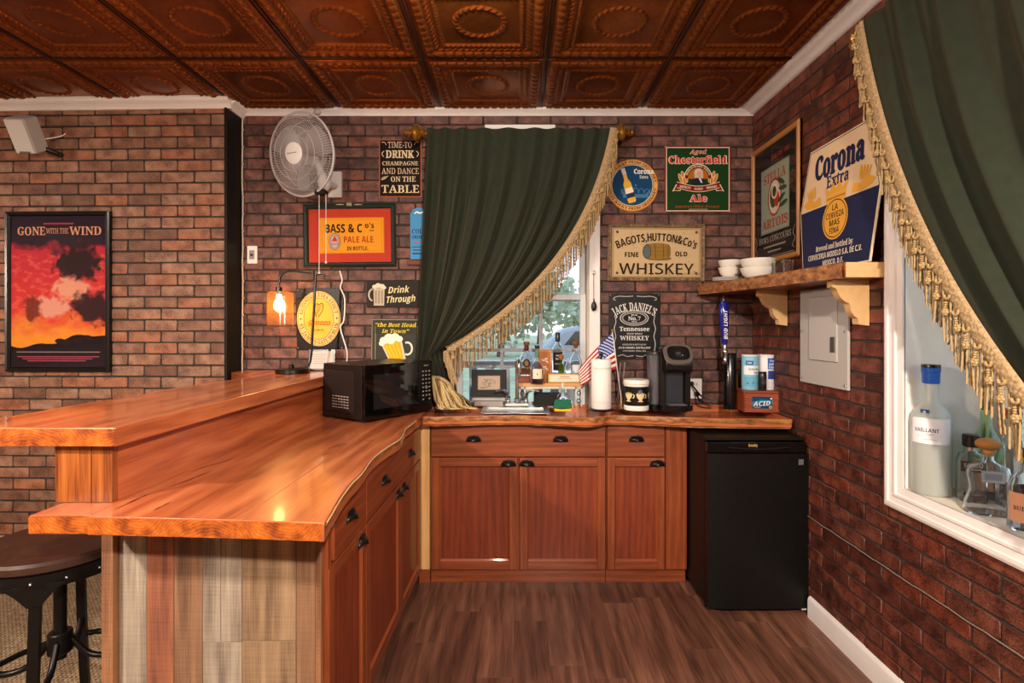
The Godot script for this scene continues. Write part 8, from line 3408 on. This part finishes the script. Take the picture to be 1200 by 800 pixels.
func make_coffee():
	var t := thing("coffee_maker", "black single-cup coffee maker with a silver hood and side tank", "coffee maker", on_top(790, 3.05))
	var b := B.new()
	# round drip tray and base
	b.lathe([Vector2(0, 0), Vector2(0.090, 0), Vector2(0.094, 0.005), Vector2(0.094, 0.026), Vector2(0.088, 0.032), Vector2(0, 0.032)], 36, 0, TAU, 1.0, 0.85)
	put(t, "drip_tray", b, flat(Color("141112"), 0.18), Transform3D(Basis.IDENTITY, Vector3(0.0, 0, 0.035)))
	b = B.new()
	for k in 5:
		b.box(Vector3(-0.05, 0.032, 0.005 + k * 0.018), Vector3(0.05, 0.0345, 0.013 + k * 0.018), 0.001, 0)
	put(t, "drip_grate", b, M.steel)
	# rear body
	b = B.new()
	var prof := []
	for k in 17:
		var a := PI + PI * k / 16.0
		prof.append(Vector2(cos(a) * 0.088, sin(a) * 0.06 - 0.02))
	prof.append_array([Vector2(0.088, 0.02), Vector2(0.060, 0.022), Vector2(0.052, 0.0), Vector2(-0.052, 0.0), Vector2(-0.060, 0.022), Vector2(-0.088, 0.02)])
	b.xf = Transform3D(Basis(Vector3.RIGHT, Vector3(0, 0, 1), Vector3(0, -1, 0)), Vector3(0, 0.345, 0))
	b.prism(prof, 0, 0.345, 0.004)
	put(t, "tower", b, flat(Color("100d0d"), 0.22))
	b = B.new()
	b.box(Vector3(-0.05, 0.034, -0.004), Vector3(0.05, 0.22, 0.003), 0.004, 1)
	put(t, "cup_bay", b, flat(Color("23272e"), 0.25))
	# brew head
	b = B.new()
	b.xf = Transform3D(Basis(Vector3(0, 0, 1), Vector3.UP, Vector3.LEFT), Vector3(0.074, 0, 0))
	b.prism([Vector2(-0.02, 0.218), Vector2(0.085, 0.218), Vector2(0.100, 0.235), Vector2(0.100, 0.285), Vector2(0.078, 0.330), Vector2(0.030, 0.362), Vector2(-0.04, 0.368), Vector2(-0.06, 0.35)], 0, 0.148, 0.006)
	put(t, "brew_head", b, flat(Color("120f0f"), 0.2))
	# silver hood ring on the sloped top
	var sl := Transform3D(Basis(Vector3.RIGHT, -0.62), Vector3(0, 0.318, 0.080))
	b = B.new()
	var outl := []
	var inl := []
	for k in 40:
		var a := TAU * k / 40.0
		var e := Vector2(signf(cos(a)) * pow(absf(cos(a)), 0.6), signf(sin(a)) * pow(absf(sin(a)), 0.6))
		outl.append(Vector2(e.x * (0.082 - 0.010 * e.y * -1.0 * 0.5), e.y * 0.066))
		inl.append(Vector2(e.x * (0.062), e.y * 0.047 + 0.006))
	for k in 40:
		var k2 := (k + 1) % 40
		var A := Vector3(outl[k].x, outl[k].y, -0.004)
		var Bq := Vector3(outl[k2].x, outl[k2].y, -0.004)
		var a1 := Vector3(outl[k].x * 0.95, outl[k].y * 0.95, 0.008)
		var b1 := Vector3(outl[k2].x * 0.95, outl[k2].y * 0.95, 0.008)
		var a2 := Vector3(inl[k].x, inl[k].y, 0.008)
		var b2 := Vector3(inl[k2].x, inl[k2].y, 0.008)
		b.quad(A, Bq, b1, a1, Vector2.ZERO, Vector2.ZERO, Vector2.ZERO, Vector2.ZERO, Vector3(outl[k].x, outl[k].y, 0.03).normalized())
		b.quad(a1, b1, b2, a2, Vector2.ZERO, Vector2.ZERO, Vector2.ZERO, Vector2.ZERO, Vector3(0, 0, 1))
	put(t, "silver_hood", b, flat(Color("9b9592"), 0.32, 0.8), sl)
	b = B.new()
	b.prism(inl, -0.004, 0.005, 0.003)
	put(t, "control_face", b, flat(Color("131213"), 0.15), sl)
	var p := Print.new()
	p.start(self, 0.1, 0.08, 0.001)
	p.rect(34, 26, 62, 44, Color("3a3f42"))
	p.ellipse(70, 48, 3.2, 3.2, Color("9aa0a4"))
	p.ellipse(42, 52, 2.4, 2.4, Color("6a6e72"))
	p.ellipse(56, 54, 2.4, 2.4, Color("6a6e72"))
	p.done(t, sl * Transform3D(Basis.IDENTITY, Vector3(0, 0, 0.0052)), "buttons", "buttons")
	# water tank on the side
	b = shell([Vector2(0.040, 0), Vector2(0.042, 0.004), Vector2(0.043, 0.275), Vector2(0.041, 0.282)], 0.003, 24, 0.75, 1.5)
	put(t, "water_tank", b, glass(Color(0.75, 0.75, 0.78), 0.15), Transform3D(Basis.IDENTITY, Vector3(-0.118, 0.03, -0.015)))
	b = B.new()
	b.lathe([Vector2(0, 0), Vector2(0.044, 0), Vector2(0.045, 0.006), Vector2(0.043, 0.016), Vector2(0.02, 0.020), Vector2(0, 0.020)], 24, 0, TAU, 0.75, 1.5)
	put(t, "tank_lid", b, flat(Color("3a3638"), 0.25), Transform3D(Basis.IDENTITY, Vector3(-0.118, 0.313, -0.015)))
	b = B.new()
	b.lathe([Vector2(0, 0), Vector2(0.044, 0), Vector2(0.044, 0.028), Vector2(0, 0.029)], 24, 0, TAU, 0.75, 1.5)
	put(t, "tank_base", b, M.black, Transform3D(Basis.IDENTITY, Vector3(-0.118, 0.0, -0.015)))
	# plug and cord at the outlet
	var c := thing("appliance_cord", "black appliance cord with a plug curling from the outlet to the coffee maker", "cord")
	b = B.new()
	var pts := []
	for q in [[809, 449, 3.19], [815, 456, 3.16], [822, 464, 3.13], [832, 469, 3.10], [838, 473, 3.08], [830, 473.5, 3.10], [821, 471.5, 3.12], [818, 466, 3.14], [816, 459, 3.16]]:
		var v := at(q[0], q[1], q[2])
		pts.append(Vector3(v.x, maxf(v.y, TOP + 0.006), v.z))
	b.tube(curve(pts, 5), 0.0048, 8)
	put(c, "cord", b, M.black)
	b = B.new()
	var v := at(816, 461, 3.20)
	b.box(v + Vector3(-0.013, -0.013, -0.008), v + Vector3(0.013, 0.013, 0.022), 0.004, 0)
	v = at(810, 449, 3.20)
	b.box(v + Vector3(-0.011, -0.012, -0.008), v + Vector3(0.011, 0.012, 0.02), 0.004, 0)
	put(c, "plug", b, M.black)

# ---------------------------------------------------------------- bottles on the deep window's sill
func make_sill_bottles():
	var Y := 0.8226
	var sit := func(px: float, py: float) -> Vector3:
		var p := at_y(px, py, Y)
		return p
	var face := func(p: Vector3) -> float: return atan2(-p.x, -p.z) + PI * 0.0
	var gr := "bottles on the deep sill"
	var b: B
	# tall frosted vodka bottle
	var p0: Vector3 = sit.call(1091.0, 577.0)
	var t := thing("frosted_vodka_bottle", "tall frosted vodka bottle with a blue cap and white label on the sill", "bottle", p0, gr)
	var pr := [Vector2(0.056, 0), Vector2(0.060, 0.006), Vector2(0.061, 0.26), Vector2(0.058, 0.285), Vector2(0.042, 0.310), Vector2(0.027, 0.325), Vector2(0.024, 0.345), Vector2(0.023, 0.42)]
	put(t, "bottle", shell(pr, 0.004, 36), M.frosted)
	b = B.new()
	b.lathe([Vector2(0.0245, 0.395), Vector2(0.0265, 0.397), Vector2(0.0275, 0.435), Vector2(0.0295, 0.437), Vector2(0.0300, 0.450), Vector2(0.0285, 0.452)], 28)
	put(t, "cap", b, hexmat("1a55b4", 0.3))
	b = B.new()
	b.lathe([Vector2(0, 0.4635), Vector2(0.0285, 0.463), Vector2(0.0295, 0.460), Vector2(0.0295, 0.4525), Vector2(0, 0.452)], 28)
	put(t, "cap_top", b, M.black)
	var yaw := atan2(-p0.x, -p0.z)
	label_band(t, 0.0616, 0.185, 0.275, 2.1, Color("dcdcde"), [["VAILLANT", 42, 13, Color("2a2f44"), {"bold": true, "w": 74.0, "dx": -14.0}], ["VODKA", 56, 4.5, Color("2a2f44"), {"w": 22.0, "dx": -4.0}], [26, 62, 76, 66, Color("2b4a8c")], ["product of france", 74, 4, Color("6a6f80"), {"w": 40.0, "dx": -4.0}]], yaw)
	label_band(t, 0.0525, 0.288, 0.305, 0.5, Color("2f5588"), [[9, 5, 16, 12, Color("b9c4d4")]], yaw - 0.35, "seal")
	# flask bottle, black cap
	var p1: Vector3 = sit.call(1138.0, 586.0)
	t = thing("square_flask_bottle", "short square clear bottle with a black cap beside the frosted bottle", "bottle", p1, gr, yaw)
	t.rotation.y = atan2(-p1.x, -p1.z) + 0.2
	b = squared([[0.0, 0.038, 0.028], [0.004, 0.041, 0.030], [0.135, 0.041, 0.030], [0.160, 0.032, 0.025], [0.168, 0.018, 0.018], [0.205, 0.017, 0.017]], 0.003, 4.0)
	put(t, "bottle", b, M.glass)
	b = B.new()
	b.cyl(Vector3(0, 0.186, 0), 0.025, 0.042, 24, 0.003)
	put(t, "cap", b, M.black)
	b = B.new()
	b.cyl(Vector3(0, 0.172, 0), 0.0205, 0.014, 24, 0.001)
	put(t, "collar", b, M.steel)
	flat_label(t, 0.068, 0.036, Vector3(0, 0.122, 0.0305), Color("3b3634"), [["SANTO", 14, 13, Color("9a948c"), {"bold": true, "w": 50.0}], [14, 26, 54, 29, Color("9a948c")]])
	flat_label(t, 0.060, 0.012, Vector3(0.004, 0.028, 0.0305), Color("2a2624"), [[4, 4, 40, 6, Color("8a847c")]])
	# green bottle behind with green stopper
	var p2: Vector3 = at(1156.0, 564.0, 1.875)
	p2.y = Y
	t = thing("green_stopper_bottle", "clear green-tinted bottle with a dark green stopper behind the flask", "bottle", p2, gr)
	pr = [Vector2(0.046, 0), Vector2(0.050, 0.006), Vector2(0.050, 0.16), Vector2(0.046, 0.185), Vector2(0.028, 0.225), Vector2(0.0185, 0.245), Vector2(0.0165, 0.315)]
	put(t, "bottle", shell(pr, 0.003), M.glass_green)
	b = B.new()
	b.lathe([Vector2(0.0175, 0.306), Vector2(0.0205, 0.310), Vector2(0.0205, 0.318), Vector2(0.0165, 0.321), Vector2(0.0165, 0.334), Vector2(0.014, 0.338), Vector2(0, 0.338)], 20)
	put(t, "stopper", b, hexmat("1d4a2c", 0.25))
	label_band(t, 0.0506, 0.03, 0.135, 1.6, Color("c99a6c"), [[14, 24, 66, 34, Color("8a5a3a")]], atan2(-p2.x, -p2.z))
	# pinched decanter with wooden ball cork
	var p3: Vector3 = sit.call(1158.0, 601.0)
	t = thing("pinched_decanter", "clear waisted decanter bottle with a round wooden cork on the sill edge", "bottle", p3, gr)
	t.rotation.y = atan2(-p3.x, -p3.z) + 0.35
	b = squared([[0.0, 0.060, 0.036], [0.006, 0.064, 0.040], [0.03, 0.060, 0.038], [0.075, 0.047, 0.030], [0.125, 0.055, 0.036], [0.150, 0.050, 0.034], [0.163, 0.022, 0.020], [0.172, 0.015, 0.015], [0.195, 0.015, 0.015]], 0.004, 3.6)
	put(t, "bottle", b, M.glass)
	b = B.new()
	b.cyl(Vector3(0, 0.186, 0), 0.013, 0.02, 16)
	put(t, "cork", b, hexmat("b98a58", 0.6))
	b = B.new()
	b.ball(Vector3(0, 0.222, 0), Vector3(0.034, 0.020, 0.034), 24, 12)
	put(t, "wooden_ball", b, M.pale_plain_dark)
	flat_label(t, 0.06, 0.036, Vector3(0, 0.125, 0.0365), Color("8d929c"), [[8, 8, 52, 28, Color("737985")]])
	# red-capped tall bottle
	var p4: Vector3 = at(1187.0, 583.0, 1.775)
	p4.y = Y
	t = thing("red_cap_bottle", "clear tapered bottle with a brick-red cap by the window sash", "bottle", p4, gr)
	pr = [Vector2(0.044, 0), Vector2(0.048, 0.006), Vector2(0.048, 0.14), Vector2(0.036, 0.19), Vector2(0.024, 0.23), Vector2(0.020, 0.255), Vector2(0.020, 0.298)]
	put(t, "bottle", shell(pr, 0.003), M.glass)
	b = B.new()
	b.cyl(Vector3(0, 0.292, 0), 0.0245, 0.03, 24, 0.003)
	put(t, "cap", b, hexmat("8d3424", 0.4))
	label_band(t, 0.0486, 0.025, 0.085, 1.4, Color("2a2626"), [[16, 12, 50, 26, Color("b9b2a8")], [12, 36, 54, 39, Color("b9b2a8")]], atan2(-p4.x, -p4.z))
	# bourbon with peach label at the frame's rim
	var p5: Vector3 = sit.call(1203.0, 621.0)
	t = thing("peach_label_bottle", "clear bottle with a peach and brown label at the sill edge", "bottle", p5, gr)
	pr = [Vector2(0.040, 0), Vector2(0.044, 0.006), Vector2(0.044, 0.125), Vector2(0.036, 0.15), Vector2(0.018, 0.175), Vector2(0.015, 0.22)]
	put(t, "bottle", shell(pr, 0.003), M.glass)
	label_band(t, 0.0446, 0.030, 0.115, 2.0, Color("c99474"), [["BULLEIT", 44, 12, Color("3a2a22"), {"font": "serif", "bold": true, "w": 60.0}], [0, 62, 90, 74, Color("6e2f22")]], atan2(-p5.x, -p5.z))
	b = B.new()
	b.cyl(Vector3(0, 0.214, 0), 0.018, 0.03, 20, 0.003)
	put(t, "cap", b, M.black)

# a bottle of rounded-square section: rows of [height, half width, half depth]; power sets how square
func squared(rows_in: Array, th: float, power: float) -> B:
	var b := B.new()
	for inner in 2:
		var rows := []
		for q in rows_in:
			var row := []
			var hw: float = q[1] - th * inner
			var hd: float = q[2] - th * inner
			var y: float = maxf(q[0], 0.006 * inner)
			for k in 32:
				var a := TAU * k / 32.0
				var e := 2.0 / (power if q[1] > 0.021 else 2.0)
				row.append(Vector3(signf(cos(a)) * pow(absf(cos(a)), e) * hw, y, signf(sin(a)) * pow(absf(sin(a)), e) * hd))
			rows.append(row)
		b.sheet(rows, true, inner == 0)
		# floor of the bottle
		var base: Array = rows[0]
		var nn := Vector3.DOWN if inner == 0 else Vector3.UP
		var c := b.vert(Vector3(0, base[0].y, 0), nn)
		var ids := []
		for q in base:
			ids.append(b.vert(q, nn))
		for k in 32:
			b.tri(c, ids[k], ids[(k + 1) % 32])
	return b

func flat_label(t: Node3D, w: float, h: float, at_: Vector3, col: Color, lines: Array):
	var p := Print.new()
	p.start(self, w, h, 0.001)
	p.rect(0, 0, w * 1000, h * 1000, col)
	for l in lines:
		if l[0] is String:
			p.text(l[0], w * 500, l[1], l[2], l[3], l[4] if l.size() > 4 else {})
		else:
			p.rect(l[0], l[1], l[2], l[3], l[4])
	p.done(t, Transform3D(Basis.IDENTITY, at_), "label_lettering", "label")

# ---------------------------------------------------------------- bar stool
func make_stool():
	var t := thing("bar_stool", "round wooden bar stool on riveted black iron legs at the bar", "stool", Vector3(-1.51, 0, -1.745))
	var b := B.new()
	b.lathe([Vector2(0, 0.690), Vector2(0.205, 0.690), Vector2(0.214, 0.697), Vector2(0.214, 0.716), Vector2(0.206, 0.724), Vector2(0, 0.726)], 56)
	put(t, "seat", b, M.stool_seat)
	b = B.new()
	b.lathe([Vector2(0.190, 0.645), Vector2(0.206, 0.645), Vector2(0.208, 0.648), Vector2(0.208, 0.688), Vector2(0.190, 0.689)], 56)
	put(t, "apron", b, M.iron)
	for k in 16:
		b = B.new()
		var a := TAU * k / 16.0
		b.ball(Vector3(cos(a) * 0.2085, 0.666, sin(a) * 0.2085), Vector3(0.005, 0.005, 0.005), 8, 5)
		put(t, "rivet", b, M.steel)
	for k in 4:
		var a := 1.152 + PI / 2 * k
		var d := Vector3(cos(a), 0, sin(a))
		var s := Vector3(-d.z, 0, d.x)
		b = B.new()
		b.xf = Transform3D(Basis(d, Vector3.UP, s), Vector3.ZERO)
		# leg: bar slightly splayed, with a foot
		var foot_r := 0.255
		var q := [Vector3(0.186, 0.69, 0), Vector3(0.190, 0.60, 0), Vector3(0.215, 0.30, 0), Vector3(foot_r, 0.008, 0)]
		var pts := curve(q, 5)
		for j in pts.size() - 1:
			var p0: Vector3 = pts[j]
			var p1: Vector3 = pts[j + 1]
			for f in [[Vector3(-0.011, 0, -0.013), Vector3(0.011, 0, -0.013), Vector3(0, 0, -1)], [Vector3(0.011, 0, -0.013), Vector3(0.011, 0, 0.013), Vector3(1, 0, 0)], [Vector3(0.011, 0, 0.013), Vector3(-0.011, 0, 0.013), Vector3(0, 0, 1)], [Vector3(-0.011, 0, 0.013), Vector3(-0.011, 0, -0.013), Vector3(-1, 0, 0)]]:
				b.quad(p0 + f[0], p0 + f[1], p1 + f[1], p1 + f[0], Vector2.ZERO, Vector2.ZERO, Vector2.ZERO, Vector2.ZERO, f[2])
		put(t, "leg", b, M.iron)
		b = B.new()
		b.xf = Transform3D(Basis(d, Vector3.UP, s), Vector3.ZERO)
		b.box(Vector3(foot_r - 0.03, 0, -0.02), Vector3(foot_r + 0.02, 0.010, 0.02), 0.003, 0)
		put(t, "foot", b, M.iron)
		# gusset under the apron
		b = B.new()
		b.xf = Transform3D(Basis(s, Vector3.UP, d), d * 0.198)
		b.prism([Vector2(-0.075, 0.660), Vector2(0.075, 0.660), Vector2(0.045, 0.632), Vector2(0.016, 0.595), Vector2(-0.016, 0.595), Vector2(-0.045, 0.632)], 0.0, 0.008, 0.001)
		put(t, "gusset", b, M.iron)
		# curved brace to the hub
		b = B.new()
		b.tube(curve([d * 0.205 + Vector3(0, 0.36, 0), d * 0.15 + Vector3(0, 0.315, 0), d * 0.08 + Vector3(0, 0.325, 0), d * 0.03 + Vector3(0, 0.39, 0)], 5), 0.010, 8)
		put(t, "brace", b, M.iron)
	b = B.new()
	var ring := []
	for k in 49:
		ring.append(Vector3(cos(TAU * k / 48.0) * 0.238, 0.285, sin(TAU * k / 48.0) * 0.238))
	b.tube(ring, 0.010, 8, false)
	put(t, "foot_ring", b, M.iron)
	b = B.new()
	b.cyl(Vector3(0, 0.33, 0), 0.018, 0.36, 16, 0.002)
	b.cyl(Vector3(0, 0.35, 0), 0.034, 0.07, 20, 0.004)
	put(t, "screw_column", b, M.iron)
